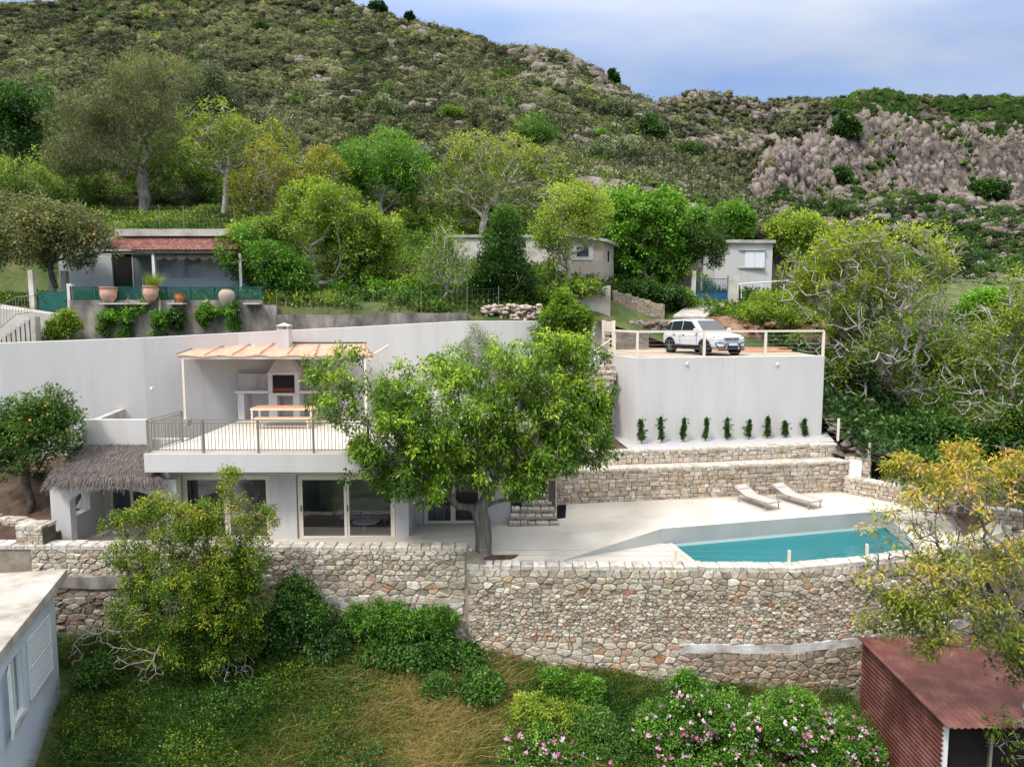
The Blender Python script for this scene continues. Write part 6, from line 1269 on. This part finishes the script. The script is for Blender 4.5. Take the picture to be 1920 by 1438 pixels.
BT('bronze and yellow leaved walnut spreading over the lower right corner', (1990, 1330, 17.5), [(1740, 960, 0, 70, 55), (1840, 920, .5, 90, 60), (1900, 860, .8, 60, 45), (1680, 1000, 0, 65, 40), (1640, 1060, -.3, 50, 35), (1760, 1060, -.3, 100, 55), (1880, 1050, 0, 80, 80), (1810, 1150, -.5, 110, 60), (1900, 1230, -.5, 70, 60), (1700, 1130, -.4, 70, 40), (1790, 870, .8, 40, 40), (1720, 1200, -.4, 60, 40), (1885, 1370, -.6, 60, 50), (1640, 1150, -.2, 40, 40)], 17.5,
   n=1150, per=26, L=.14, m='leaf_bronze', r0=.16, leafy=.40, name='walnut_tree', rt=.008, hgrad=.62, seg=.3, jit=.16, spread=.24, tb=.10, droop=.6, pw=.2, fork=(1940, 1180, 17.5), Wr=.36, seed=5, bk=bark)
BT('small orange tipped walnut shoots behind the right stone parapet', (1790, 960, 24.5), [(1700, 880, 0, 35, 35), (1800, 850, 0, 32, 28), (1840, 900, 0, 60, 40), (1900, 900, 0, 50, 40), (1750, 910, 0, 45, 30)], 24.5, n=300, per=26, L=.17, m='leaf_bronze', r0=.08, leafy=.8, name='walnut_sapling', rt=.009, tb=.25, spread=.3, droop=.4, Wr=.36)
# ---- shrubs
def BU(lab, bl, Y, n=260, per=46, L=.16, m='leaf_dark', tb=.1, name='shrub', r0=.05, base=None, **k):
    us = [b[0] for b in bl]; vb = max(b[1] + b[4] for b in bl); BT(lab, base or (sum(us) / len(us), vb, Y), bl, Y, n=n, per=per, L=L, m=m, tb=tb, name=name, r0=r0, rt=.006, cat='shrub', **k)
BU('dense dark ravine bush right of the parking wall', [(1590, 780, 0, 50, 45), (1660, 790, 1, 70, 50), (1600, 720, 1, 45, 50)], 36, n=460, per=40, L=.22, tb=.0, spread=.5)
BU('dark green bush mass behind the lowest cable fence', [(1730, 830, 0, 80, 50), (1800, 850, 0, 70, 45), (1660, 870, 0, 45, 30)], 32, n=460, per=40, L=.2, tb=.05, spread=.45)
BU('dark bush under the right edge walnut', [(1880, 850, 0, 70, 60), (1950, 800, 0, 60, 70)], 31, n=420, per=40, L=.2, tb=.05, spread=.45)
BU('bright green bush glowing behind the bare walnut', [(1860, 570, 0, 45, 28), (1820, 590, 0, 35, 22), (1900, 590, 0, 30, 25)], 52, n=260, per=46, L=.24, m='leaf_bright', tb=.2, spread=.5)
BU('olive green undergrowth behind the bare walnut trunk', [(1560, 620, 0, 60, 40), (1640, 660, 0, 70, 50), (1720, 650, 0, 70, 50), (1800, 680, 0, 70, 50)], 44, n=620, per=44, L=.24, m='leaf_green', tb=0, spread=.55)
BU('green bushes on the bank right of the access ramp', [(1410, 590, 0, 45, 22), (1470, 600, 0, 50, 28), (1530, 620, 0, 35, 30), (1450, 565, 1, 40, 18)], 43, n=420, per=40, L=.16, m='leaf_green', tb=.1, spread=.35)
BU('small green bush at the left post of the blue gate', [(1280, 560, 0, 22, 14), (1255, 575, 0, 22, 12)], 45, n=120, per=36, L=.16, m='leaf_bright', tb=.0, spread=.3)
BU('leafy shrub against the whitewashed wall below the green gate', [(120, 612, 0, 26, 20), (130, 598, 0, 16, 14), (100, 628, 0, 16, 12)], 34.2, n=160, per=44, L=.13, m='leaf_green', tb=.05, spread=.22)
BU('pale weeds tuft behind the garden fence', [(560, 560, 0, 60, 18), (680, 550, 1, 70, 22), (780, 560, 0, 60, 18)], 39, n=420, per=34, L=.2, m='leaf_bright', tb=0, spread=.35)
BU('low weeds below the long pale house', [(800, 540, 0, 70, 20), (890, 560, 0, 50, 18), (1000, 560, 0, 60, 20), (1080, 540, 0, 50, 12)], 41, n=420, per=34, L=.2, m='leaf_green', tb=.0, spread=.35)
BU('narrow green shrub filling the foot of the fig tree', [(1200, 545, 0, 40, 16), (1250, 555, 0, 40, 14)], 44.5, n=200, per=36, L=.18, m='leaf_dark', tb=.1, spread=.35)
# vines on the concrete wall
for i, (lab, bl) in enumerate((('green creeper trailing below the first clay pot', [(195, 605, 0, 14, 22), (215, 590, 0, 20, 10)]), ('wide bright creeper hanging between the two large clay pots', [(240, 590, 0, 26, 14), (236, 615, 0, 10, 24), (265, 575, 0, 16, 12)]), ('green creeper hanging below the pot with grass', [(300, 600, 0, 16, 20), (295, 625, 0, 12, 12)]), ('blue grey creeper hanging below the smallest pot', [(328, 598, 0, 18, 16)]), ('small creeper left of the tall storage jar', [(385, 590, 0, 12, 20)]), ('long green creeper hanging under the tall storage jar', [(438, 595, 0, 8, 30), (420, 585, 0, 18, 8)]))):
    BU(lab, bl, 35.75, n=70, per=36, L=.12, m='leaf_bright' if i != 3 else 'leaf_dark', tb=.1, name='creeper', spread=.16, base=(bl[0][0], 572, 35.9))
# foreground shrubs
BT('tall many stemmed pomegranate bush with reddish tips in front of the wall', (385, 1275, 20.2), [(350, 1000, 0, 62, 60), (300, 960, 0, 45, 30), (420, 960, 0, 62, 40), (430, 905, 0, 22, 25), (260, 1050, 0, 55, 55), (330, 1110, -.2, 110, 80), (440, 1050, 0, 70, 75), (420, 1140, -.2, 90, 70), (250, 1150, 0, 50, 50), (490, 980, 0, 30, 40), (240, 980, 0, 32, 25), (380, 1210, -.2, 80, 40), (215, 985, 0, 15, 12)], 20.2,
   n=1500, per=44, L=.07, m='leaf_pome', r0=.11, rt=.005, name='pomegranate_bush', cat='shrub', spread=.22, tb=.05, tv=.4 if False else .05) if False else tree('pomegranate_bush', 'tall many stemmed pomegranate bush with reddish tips in front of the wall', 'shrub', P(385, 1280, 20.2),
   [(350, 1000, 0, 62, 60), (300, 960, 0, 45, 30), (420, 960, 0, 62, 40), (430, 905, 0, 20, 25), (260, 1050, 0, 55, 55), (330, 1110, -.2, 105, 80), (440, 1050, 0, 65, 75), (420, 1140, -.2, 80, 70), (250, 1150, 0, 45, 50), (490, 980, 0, 28, 40), (240, 980, 0, 32, 25), (370, 1210, -.2, 90, 45), (300, 1200, -.2, 60, 40), (440, 1200, -.2, 50, 40), (205, 990, 0, 14, 12)], 20.2,
   n=1700, per=48, L=.075, Wd=.036, spread=.22, droop=.1, m='leaf_pome', r0=.10, rt=.0045, bk=bark_d, seg=.25, tv=.5, hgrad=.30, fork=P(380, 1230, 20.2), pw=.12, tb=.0)
for lab, b, bl in (('pale dead branches sprawling at the left foot of the pomegranate', (300, 1200, 19.8), [(250, 1230, -.2, 55, 28), (210, 1190, 0, 30, 25), (290, 1250, -.4, 45, 30)]), ('pale dead branches hanging at the right foot of the pomegranate', (410, 1190, 19.9), [(420, 1255, -.3, 30, 35), (460, 1250, -.2, 22, 30), (440, 1220, 0, 40, 20)]), ('thin dead twigs reaching towards the white outbuilding', (250, 1180, 20.2), [(165, 1185, 0, 40, 28), (140, 1230, 0, 15, 20)])):
    tree('dead_branches', lab, 'branches', P(*b), bl, b[2], n=110, per=1, L=.02, Wd=.01, leafy=.02, r0=.035, rt=.005, bk=bark_l, seg=.15, fork=P(b[0], b[1] + 4, b[2] - .1), spread=.1, jit=.2)
BU('dark glossy bush between the pomegranate and the ivy', [(560, 1130, 0, 38, 48), (600, 1150, 0, 40, 35), (530, 1180, 0, 40, 50), (610, 1200, 0, 45, 40), (545, 1110, 0, 20, 25)], 21, n=520, per=50, L=.10, m='leaf_dark', tb=.1, spread=.24)
BU('thick green ivy covering the upper stone wall', [(700, 1160, 0, 55, 30), (760, 1165, 0, 50, 30), (670, 1180, 0, 28, 30), (820, 1165, 0, 38, 22), (830, 1190, 0, 25, 22), (730, 1190, 0, 60, 18)], 21.6, n=620, per=50, L=.09, m='leaf_bright', tb=-.1, name='ivy', spread=.2)
BU('dark weedy bush at the foot of the ivy', [(720, 1225, 0, 60, 25), (800, 1230, 0, 60, 28), (870, 1240, 0, 38, 30)], 21.2, n=420, per=50, L=.12, m='leaf_dark', tb=.12, spread=.26)
BU('small bright round bush at the stone wall foot, left of a pair', [(1030, 1285, 0, 30, 24), (1050, 1300, 0, 25, 20)], 20.8, n=200, per=46, L=.10, m='leaf_bright', tb=-.05, spread=.2)
BU('small bright round bush at the stone wall foot, right of a pair', [(1100, 1295, 0, 28, 22), (1085, 1310, 0, 24, 18)], 20.6, n=200, per=46, L=.10, m='leaf_bright', tb=-.05, spread=.2)
BU('yellowish green bush below the pair of round bushes', [(1000, 1330, 0, 48, 22), (1060, 1350, 0, 55, 26), (960, 1345, 0, 30, 20)], 19.8, n=360, per=46, L=.08, m='leaf_green', tb=.12, spread=.2)
BU('dull green bush between the yellowish bush and the roses', [(1110, 1370, 0, 50, 32), (1150, 1400, -.3, 50, 30)], 19.4, n=320, per=46, L=.08, m='leaf_dark', tb=.25, spread=.2)
def roses(lab, bl, Y, n, nf, seed):
    rs = np.random.RandomState(seed); B = blobs_px(bl, Y); us = [b[0] for b in bl]
    bp = P(sum(us) / len(us), max(b[1] + b[4] for b in bl), Y); root = tree('rose_bush', lab, 'rose bush', bp, bl, Y, n=n, per=52, L=.07, Wd=.045, spread=.2, m='leaf_bright', r0=.05, rt=.005, bk=bark_d, group='rambling rose bushes', tb=-.08, tv=.5, hgrad=.15)
    c = sample(B, nf, rs, .12); c[:, 1] -= .12; pts = np.repeat(c, 7, 0); r = np.repeat(rs.uniform(.018, .048, nf), 7); pts = pts + rs.normal(size=pts.shape) * r[:, None] * .7
    M = len(pts); ax = rdirs(M, rs); up = rdirs(M, rs); sd = np.cross(ax, up); sd /= np.linalg.norm(sd, axis=1, keepdims=True)
    w = r[:, None] * 1.1; V = np.stack([pts - ax * w, pts + sd * w, pts + ax * w, pts - sd * w], 1).reshape(-1, 3); t = np.repeat(rs.rand(nf), 7)
    tag(npmesh('blossoms', V, np.arange(M * 4).reshape(M, 4), MATS['petals'], root, t=t), kind='stuff')
leafmat('petals', [(.80, .72, .74), (.84, .58, .68), (.80, .38, .56), (.68, .18, .42)], .25)
roses('rambling rose bush full of pink and white blooms beside the red shed', [(1560, 1380, 0, 75, 50), (1480, 1350, 0, 75, 50), (1610, 1420, -.3, 50, 40), (1540, 1440, -.4, 110, 40)], 19.2, 900, 430, 1)
roses('rambling rose bush in the middle with scattered pink blooms', [(1300, 1330, 0, 70, 50), (1240, 1370, 0, 70, 50), (1370, 1350, 0, 70, 45), (1320, 1420, -.4, 120, 45), (1285, 1290, 0, 30, 30)], 19.2, 1000, 380, 2)
roses('lowest rose bush at the bottom edge with large pink blooms', [(1000, 1405, 0, 90, 36), (930, 1425, 0, 50, 24), (1090, 1425, 0, 75, 34)], 18.8, 620, 330, 3)
BU('wild dark weeds clump beside the white outbuilding wall', [(190, 1260, 0, 40, 30), (240, 1300, 0, 40, 25), (150, 1340, -.3, 35, 30)], 20, n=300, per=46, L=.09, m='leaf_dark', tb=.15, spread=.22)
BU('bright green weeds clump low at the bottom left corner', [(180, 1400, 0, 60, 22), (280, 1420, 0, 50, 18)], 18.9, n=300, per=44, L=.08, m='leaf_bright', tb=-.1, spread=.2)
BU('dark tangled weeds right of the straw coloured grass', [(900, 1290, 0, 45, 28), (860, 1340, 0, 50, 25), (820, 1290, 0, 30, 20)], 20, n=300, per=44, L=.10, m='leaf_dark', tb=.2, spread=.22)
BU('low dark weeds in the middle of the bottom grass', [(560, 1370, 0, 50, 15), (470, 1330, 0, 40, 14), (650, 1410, 0, 50, 14)], 19.3, n=240, per=40, L=.09, m='leaf_green', tb=-.1, spread=.2)
# pot grass
p = P(285, 538, 35.75); rs = np.random.RandomState(2); M = 260; d = rdirs(M, rs); d[:, 2] = abs(d[:, 2]) + .9; d /= np.linalg.norm(d, axis=1, keepdims=True); ln = rs.uniform(.3, .85, (M, 1)); b0 = np.array(p) + rs.normal(size=(M, 3)) * [.12, .1, 0]; tip = b0 + d * ln; tip[:, 0] += rs.rand(M) * .35
V = np.stack([b0 - [.012, 0, 0], b0 + [.012, 0, 0], tip + [.003, 0, 0], tip - [.003, 0, 0]], 1).reshape(-1, 3); o = npmesh('potted_grass', V, np.arange(M * 4).reshape(M, 4), MATS['leaf_yellow'], t=rs.rand(M) * .6 + .1); tag(o, 'wispy yellow grass growing from the second large clay pot', 'plant')
# cypresses
for i, (u, vt, vb, w_) in enumerate(((1203, 785, 826, 10), (1240, 780, 824, 7), (1281, 784, 824, 7), (1323, 784, 822, 6), (1362, 784, 821, 7), (1404, 786, 819, 6), (1439, 781, 818, 7), (1472, 790, 817, 8), (1508, 786, 815, 6))):
    Y = 30.45 + i * .2; k = Y / F; b = G(u, vb + 3, -5.6); b.y = Y; rs = np.random.RandomState(300 + i); h = (vb - vt) * k * rs.uniform(1.0, 1.08); b = Vector((P(u, vb, Y).x, Y, -5.6))
    lab = ['widest leaning young cypress at the left end of the gravel bed', 'second young cypress, thin with side sprigs and a tall tip', 'third young cypress from the left with a split top', 'fourth young cypress from the left, slim and leaning', 'middle young cypress of the nine, upright with a cane', 'sixth young cypress from the left, the slimmest one', 'seventh young cypress from the left, dark and upright', 'eighth young cypress, bulging low under a bare cane', 'last young cypress at the right end of the gravel bed'][i]
    t = thing('young_cypress', lab, 'cypress', 'young cypresses against the white wall', loc=b); mb = MB(); mb.tube([b, b + Vector((0, 0, h * .9))], .014); mb.tube([b + Vector((.03, .02, 0)), b + Vector((.03, .02, h * 1.22))], .008); mb.build('trunk', bark_d, t)
    nn_ = 150; z_ = rs.rand(nn_); rad = w_ * k * .62 * np.interp(z_, [0, .15, .5, .85, 1], [.55, 1, .85, .5, .12]) * (1 + .3 * np.sin(z_ * 9 + i * 2)) ; an = rs.rand(nn_) * 6.28; lean = (rs.rand() - .5) * .12
    pts = np.stack([b.x + rad * np.cos(an) * rs.rand(nn_) ** .5 + lean * z_, b.y + rad * np.sin(an) * rs.rand(nn_) ** .5, b.z + .05 + z_ * h * .95], 1); kn = rs.rand(nn_) < .12; pts[kn, :2] += (rs.rand(kn.sum(), 2) - .5) * w_ * k * 2.2; pts[:, 0] += .02 * np.sin(z_ * 5 + i * 1.7) ; od = np.tile([0, 0, 1.], (nn_, 1))
    leaves('foliage', pts, od, 18, .05, .09, .018, -.9, 'leaf_dark', t, rs, .12, .4)
# ---- hillside scrub, rocks, hillside trees
def scrub(name, S, u0, u1, n, t0, t1, r, per, L, mname, seed, tbase=0, thr=None, tpow=1., lo=.0):
    rs = np.random.RandomState(seed); u = rs.uniform(u0, u1, n * 2); t = t0 + (t1 - t0) * rs.rand(n * 2) ** tpow; dn = fbm(u * .012, t * 9 + seed, 4)
    keep = dn > (thr if thr is not None else -.5); u, t = u[keep][:n], t[keep][:n]; X, Y, Z = S(u, t); n = len(u)
    sz = rs.uniform(.6, 1.3, n)[:, None]; pts = np.stack([X, Y, Z + r * .1], 1); k = 5; off = rdirs(n * k, rs); off[:, 2] = np.abs(off[:, 2]) * .7
    P_ = np.repeat(pts, k, 0) + off * r * np.repeat(sz, k, 0) * .75; tip = np.repeat(fbm(u * .01 + 3, t * 14, 3) * .9 + (rs.rand(n) - .5) * .5, k)
    o = leaves(name, P_, off * .6 + [0, 0, .6], max(2, per // k), r * .58, L, L * .6, 0, mname, None, rs, tbase, .25, tip=tip); tag(o, kind='stuff')
    V0, F0 = I2; q = pts.copy(); q[:, 2] += r * .12; VV = V0[None] * np.array([1, 1, .72]) * (sz * r * .82)[:, :, None] * (1 + .34 * (rs.rand(n, len(V0), 1) - .5) * 2) + q[:, None, :]
    FF = (F0[None] + (np.arange(n) * len(V0))[:, None, None]).reshape(-1, 3); tt = np.repeat(np.clip(.30 + tbase + tip[::k] + (rs.rand(n) - .5) * .12, 0, 1), len(F0)) + (rs.rand(n * len(F0)) - .5) * .34
    o = npmesh(name + '_mounds', VV.reshape(-1, 3), FF, MATS['mound_' + mname], t=np.clip(tt, 0, 1)); tag(o, kind='stuff')
scrub('hillside_scrub', S1, -420, 1450, 4200, .0, .30, 1.0, 60, .22, 'leaf_scrub', 1, .06)
scrub('hillside_scrub', S1, -420, 1450, 10500, .22, 1.02, 1.6, 45, .36, 'leaf_scrub', 2, .04, tpow=.9)
scrub('hillside_green_bushes', S1, -100, 1350, 420, .05, .9, 1.6, 60, .5, 'leaf_green', 3, -.12, thr=.04)
scrub('hillside_dry_bushes', S1, 300, 1400, 1000, .1, .98, 1.0, 40, .3, 'leaf_ochre', 4, -.12, thr=.05)
scrub('rocky_hill_scrub', S2, 1380, 2100, 2200, .60, 1.0, 1.1, 40, .34, 'leaf_scrub', 5, .0, thr=-.1)
scrub('rocky_hill_scrub', S2, 1380, 2100, 1500, .02, .5, 1.0, 36, .34, 'leaf_scrub', 15, .0, thr=-.1)
scrub('rocky_hill_green_scrub', S2, 1560, 2100, 2000, .66, 1.0, 1.4, 36, .42, 'leaf_green', 6, -.22, thr=-.04)
scrub('rocky_hill_dark_bushes', S2, 1380, 2100, 900, .02, .47, 1.5, 50, .45, 'leaf_dark', 7, .15)
scrub('far_hill_scrub', S3, 1190, 2000, 2600, .3, 1.0, 2.0, 40, .7, 'leaf_scrub', 8, .05)
def rocks(name, S, u0, u1, n, t0, t1, r0, r1, seed, thr, ic=I2, jg=.30, sq=(1.1, .9, .8)):
    rs = np.random.RandomState(seed); u = rs.uniform(u0, u1, n * 6); t = rs.uniform(t0, t1, n * 6); k = fbm(u * .010 + seed, t * 8, 4) > thr; u, t = u[k][:n], t[k][:n]; X, Y, Z = S(u, t)
    o = balls(name, np.stack([X, Y, Z - .2], 1), r0 + (r1 - r0) * rs.rand(len(u)) ** 3, rockm, None, rs, ic, jg, sq); tag(o, kind='stuff')
rocks('hillside_rocks', S1, 550, 1300, 800, .35, 1.0, .4, 2.2, 1, .03); rocks('hillside_rocks', S1, -50, 1400, 120, .3, .98, .3, 1.3, 2, .0); rocks('rocky_hill_rocks', S2, 1400, 2050, 3600, .03, .50, .3, 1.7, 3, -.2)
rocks('crag_rocks', S1, 1100, 1290, 90, .1, .45, .8, 2.4, 5, -.2); rocks('cliff_rocks', S2, 1390, 2050, 3600, .47, .74, .35, 1.7, 9, -.3, I1, .5, (.75, .75, 1.35)); scrub('cliff_scrub', S2, 1390, 2100, 520, .5, .74, .9, 40, .34, 'leaf_green', 19, -.15, thr=.04); rocks('ridge_crags', S1, 960, 1210, 420, .78, 1.0, .6, 2.6, 12, -.12); rocks('far_hill_rocks', S3, 1200, 1480, 500, .5, .98, 1.0, 3.6, 14, -.02)
def hill_tree(S, u, t, ru, rv, lab, m, tb, n=120, up=1.0, L=.5, kind='tree'):
    X, Y, Z = (float(a) for a in S(u, t)); k = Y / F; c = np.array([X, Y, Z + rv * k * up]); bl = [(c, np.array([ru * k, ru * k, rv * k])), (c + [ru * k * .5, 0, -rv * k * .3], np.array([ru * k * .6] * 3)), (c + [-ru * k * .5, 0, -rv * k * .35], np.array([ru * k * .6] * 3))]
    tree('hillside_tree', lab, 'tree', (X, Y, Z - .3), bl, Y, n=n, per=46, L=L, Wd=L * .6, spread=ru * k * .28, m=m, r0=.16, rt=.03, bk=bark_d, fork=(X, Y, Z + rv * k * .35), tb=tb, hgrad=.3)
def tat(S, u, v):   # slope parameter whose surface projects at pixel height v
    best = 0; 
    for t in np.linspace(0, 1, 201):
        X, Y, Z = (float(a) for a in S(u, t)); w = Y * cp - Z * sp; vv = 719 - F * (Y * sp + Z * cp) / w
        if abs(vv - v) < 4: return t
        best = t if vv > v else best
    return best
HT = [(1003, 275, 42, 36, 'bright green round tree standing alone on the hillside', 'leaf_bright', -.05, .3), (725, 225, 30, 24, 'grey green olive tree on the left hillside', 'leaf_olive', .1, .4), (1212, 265, 34, 30, 'dark round evergreen on the ridge shoulder', 'leaf_dark', .05, .4), (1292, 300, 24, 22, 'dark green bush tree on the ridge right of the evergreen', 'leaf_dark', .15, .3),
 (1155, 225, 30, 24, 'grey green olive high on the ridge shoulder', 'leaf_olive', .05, .4), (1120, 305, 36, 24, 'olive tree above the fig tree', 'leaf_olive', .0, .35), (1180, 300, 36, 26, 'pale olive tree right of the other olive', 'leaf_olive', .15, .35), (1125, 265, 22, 12, 'small vivid green bush above the olives', 'leaf_bright', .1, .3), (940, 155, 14, 10, 'small dark bush high on the hill', 'leaf_green', -.1, .4),
 (1045, 180, 14, 12, 'tiny grey olive near the upper slope rocks', 'leaf_olive', 0, .4), (845, 225, 26, 14, 'low green bush on the middle slope', 'leaf_green', -.05, .4), (800, 320, 40, 28, 'grey cactus like bush behind the bright green tree', 'leaf_olive', .05, .35), (1240, 365, 30, 20, 'olive grey bush above the fig tree on the right', 'leaf_olive', .05, .3), (1340, 350, 26, 20, 'dull green bush low on the ridge', 'leaf_olive', -.05, .3), (490, 60, 16, 10, 'small dark bush near the hill top', 'leaf_dark', .1, .45)]
for u, v, ru, rv, lab, m, tb, L in HT: hill_tree(S1, u, tat(S1, u, v), ru, rv, lab, m, tb, L=L, up=.7)
for u, t, ru, rv, lab in ((708, .995, 15, 11, 'wind shaped dark tree on the skyline, the larger left one'), (768, .99, 9, 10, 'small dark tree on the skyline right of the larger one'), (1147, .985, 11, 14, 'dark upright tree on the lower right skyline'), (575, 1.0, 10, 7, 'tiny dark tree cut by the top edge of the hill')): hill_tree(S1, u, t, ru, rv, lab, 'leaf_dark', -.1, n=60, L=.55, up=1.1)
for u, v, ru, rv, lab in ((1585, 240, 24, 26, 'dark bush clinging to the top of the cliff'), (1570, 320, 20, 12, 'dark green bush at the cliff foot'), (1850, 345, 32, 16, 'dark bush patch on the right slope')): hill_tree(S2, u, tat(S2, u, v + 20), ru, rv, lab, 'leaf_dark', .1, n=120, L=.7, up=.7)
# ---- ground cover: blades and weeds in the lower garden
def blades(name, X, Y, zf, h0, h1, w, mname, rs, tf, lean=.35):
    M = len(X); Z = zf(X, Y); b = np.stack([X, Y, Z - .03], 1); d = rs.normal(size=(M, 3)) * lean; d[:, 2] = 1; h = rs.uniform(h0, h1, (M, 1)); m_ = b + d * h * .55; tip = m_ + (d * [1.9, 1.9, .55]) * h * .5; s = rdirs(M, rs) * w; s[:, 2] *= .2
    V = np.stack([b - s, b + s, m_ + s * .8, m_ - s * .8, tip + s * .15, tip - s * .15], 1).reshape(-1, 3); i = (np.arange(M) * 6)[:, None]; Fc = np.concatenate([i + [0, 1, 2, 3], i + [3, 2, 4, 5]], 0); t = np.clip(tf(X, Y) + (rs.rand(M) - .5) * .6, 0, 1)
    o = npmesh(name, V, Fc, MATS[mname], t=np.concatenate([t, t])); tag(o, kind='stuff')
rs = np.random.RandomState(21); M = 230000; Y_ = rs.uniform(16.2, 22.0, M); X_ = rs.uniform(-.74, .74, M) * Y_
kp = ((X_ > -13.3 + (21 - Y_) * .38) | (Y_ > 21)) & ~((X_ > 10.8) & (Y_ > 16.6)); X_, Y_ = X_[kp], Y_[kp]; den = fbm(X_ * .8, Y_ * .8, 3) > -.3; X_, Y_ = X_[den], Y_[den]
dry = lambda X, Y: np.clip(.32 + .55 * np.exp(-((X + 2.6) / 3.8) ** 2) + fbm(X * .45, Y * .45, 4) * 1.3, .02, .95)
blades('tall_grass', X_, Y_, lz, .2, .85, .011, 'leaf_grass', rs, dry)
nt_ = 1500; ty = rs.uniform(16.6, 21.8, nt_); tx = rs.uniform(-.70, .52, nt_) * ty; kk = (tx > -13.2 + (21 - ty) * .38) & ~((tx > 10.6)); tx, ty = tx[kk], ty[kk]; q = 46; hh_ = 0
bx = np.repeat(tx, q) + rs.normal(size=len(tx) * q) * .07; by = np.repeat(ty, q) + rs.normal(size=len(tx) * q) * .07; tt_ = np.repeat(np.clip(dry(tx, ty) + (rs.rand(len(tx)) - .5) * .5, 0, 1), q)
blades('grass_tufts', bx, by, lz, .35, 1.0, .010, 'leaf_grass', rs, lambda X, Y: tt_, lean=.42)
for nm_, ml, sd_, thr_, nn2, tb2 in (('wild_undergrowth', 'leaf_dark', 31, -.01, 8500, .12), ('wild_leafy_weeds', 'leaf_green', 32, .05, 5200, -.15), ('wild_yellow_weeds', 'leaf_yellow', 33, .14, 1500, -.1)):
    Yw = rs.uniform(16.4, 21.9, nn2 * 2); Xw = rs.uniform(-.72, .50, nn2 * 2) * Yw; kw = (fbm(Xw * .55 + sd_, Yw * .55, 4) + np.clip(-Xw - 5, 0, 5) * .02 > thr_) & (Xw > -13.2 + (21 - Yw) * .38); Xw, Yw = Xw[kw][:nn2], Yw[kw][:nn2]; hw_ = np.clip(fbm(Xw * .8, Yw * .8 + sd_, 3) + .35, .1, 1)
    pw2 = np.stack([Xw, Yw, lz(Xw, Yw) + .08 + hw_ * .95 * rs.rand(len(Xw))], 1); o = leaves(nm_, pw2, np.tile([0, 0, 1.], (len(pw2), 1)), 22, .22, .075, .036, .1, ml, None, rs, tb2, .5); tag(o, kind='stuff')
M = 9000; Y2 = rs.uniform(16.5, 22, M); X2 = rs.uniform(-.72, .2, M) * Y2; k = (fbm(X2 * .7 + 4, Y2 * .7, 3) > .08) & (X2 > -13.2 + (21 - Y2) * .38) ; X2, Y2 = X2[k], Y2[k]; pts = np.stack([X2, Y2, lz(X2, Y2) + .1 + .25 * rs.rand(len(X2))], 1)
o = leaves('weeds', pts, np.tile([0, 0, 1.], (len(pts), 1)), 16, .2, .06, .03, 0, 'leaf_green', None, rs, -.12, .5); tag(o, kind='stuff')
M = 42000; Y3 = rs.uniform(36.4, 58, M) ; X3 = rs.uniform(-.75, .75, M) * Y3; k = ~((X3 > 4) & (X3 < 15) & (Y3 < 43)) & (fbm(X3 * .3, Y3 * .3, 3) > -.2) & ~((X3 < -10.5) & (Y3 > 40) & (Y3 < 44.6)); X3, Y3 = X3[k], Y3[k]
blades('garden_grass', X3, Y3, gz, .25, .7, .03, 'leaf_grass', rs, lambda X, Y: np.clip(.3 + fbm(X * .2, Y * .2, 3), .05, .8))
k = rs.rand(len(X3)) < .22; X4, Y4 = X3[k], Y3[k]; pts = np.stack([X4, Y4, gz(X4, Y4) + .2], 1); o = leaves('garden_weeds', pts, np.tile([0, 0, 1.], (len(pts), 1)), 16, .42, .2, .11, 0, 'leaf_green', None, rs, -.08, .4, tip=fbm(X4 * .2, Y4 * .2, 3)); tag(o, kind='stuff')
M = 12000; Y5 = rs.uniform(23, 75, M); X5 = 14.9 + 45 * rs.rand(M) ** 1.1; k = (X5 / Y5 < .78) & ((X5 > 19.5) | (Y5 > 29)) & ((fbm(X5 * .3, Y5 * .3, 3) > -.12) | (X5 < 22)); X5, Y5 = X5[k], Y5[k]; zz = np.where(Y5 < 31, gz(X5, np.maximum(Y5, 26)) - np.clip(26 - Y5, 0, 5) * .8, gz(X5, Y5)); pts = np.stack([X5, Y5, zz + .25], 1)
o = leaves('ravine_undergrowth', pts, np.tile([0, 0, 1.], (len(pts), 1)), 20, .5, .22, .12, 0, 'leaf_dark', None, rs, .1, .5, tip=fbm(X5 * .15, Y5 * .15, 3)); tag(o, kind='stuff')
# left slope with the orange tree and the curved wall
o = grid('orange_grove_slope', np.arange(-26, -15.05, .4), np.arange(22.6, 28, .4), lambda X, Y: -7.75 + np.clip(-14.6 - X, 0, 9) * .10 + np.clip(Y - 23.4, 0, 5) * .42 + fbm(X, Y, 3) * .15, soil); tag(o, kind='structure')
ashlar('curved_stone_wall', 'low curved stone wall below the orange tree slope at the left edge', [(-20, 24.2), (-17.2, 23.9), (-16.0, 23.5), (-15.3, 23.1)], -7.95, -7.0, 71, pTop, thick=.4, zt=lambda s: -6.95 - .075 * s)
ashlar('stone_pier', 'square cream stone pier ending the front parapet at the left', [(-16.0, 22.3), (-15.1, 22.25)], -7.6, -6.85, 72, pTop, thick=.6)
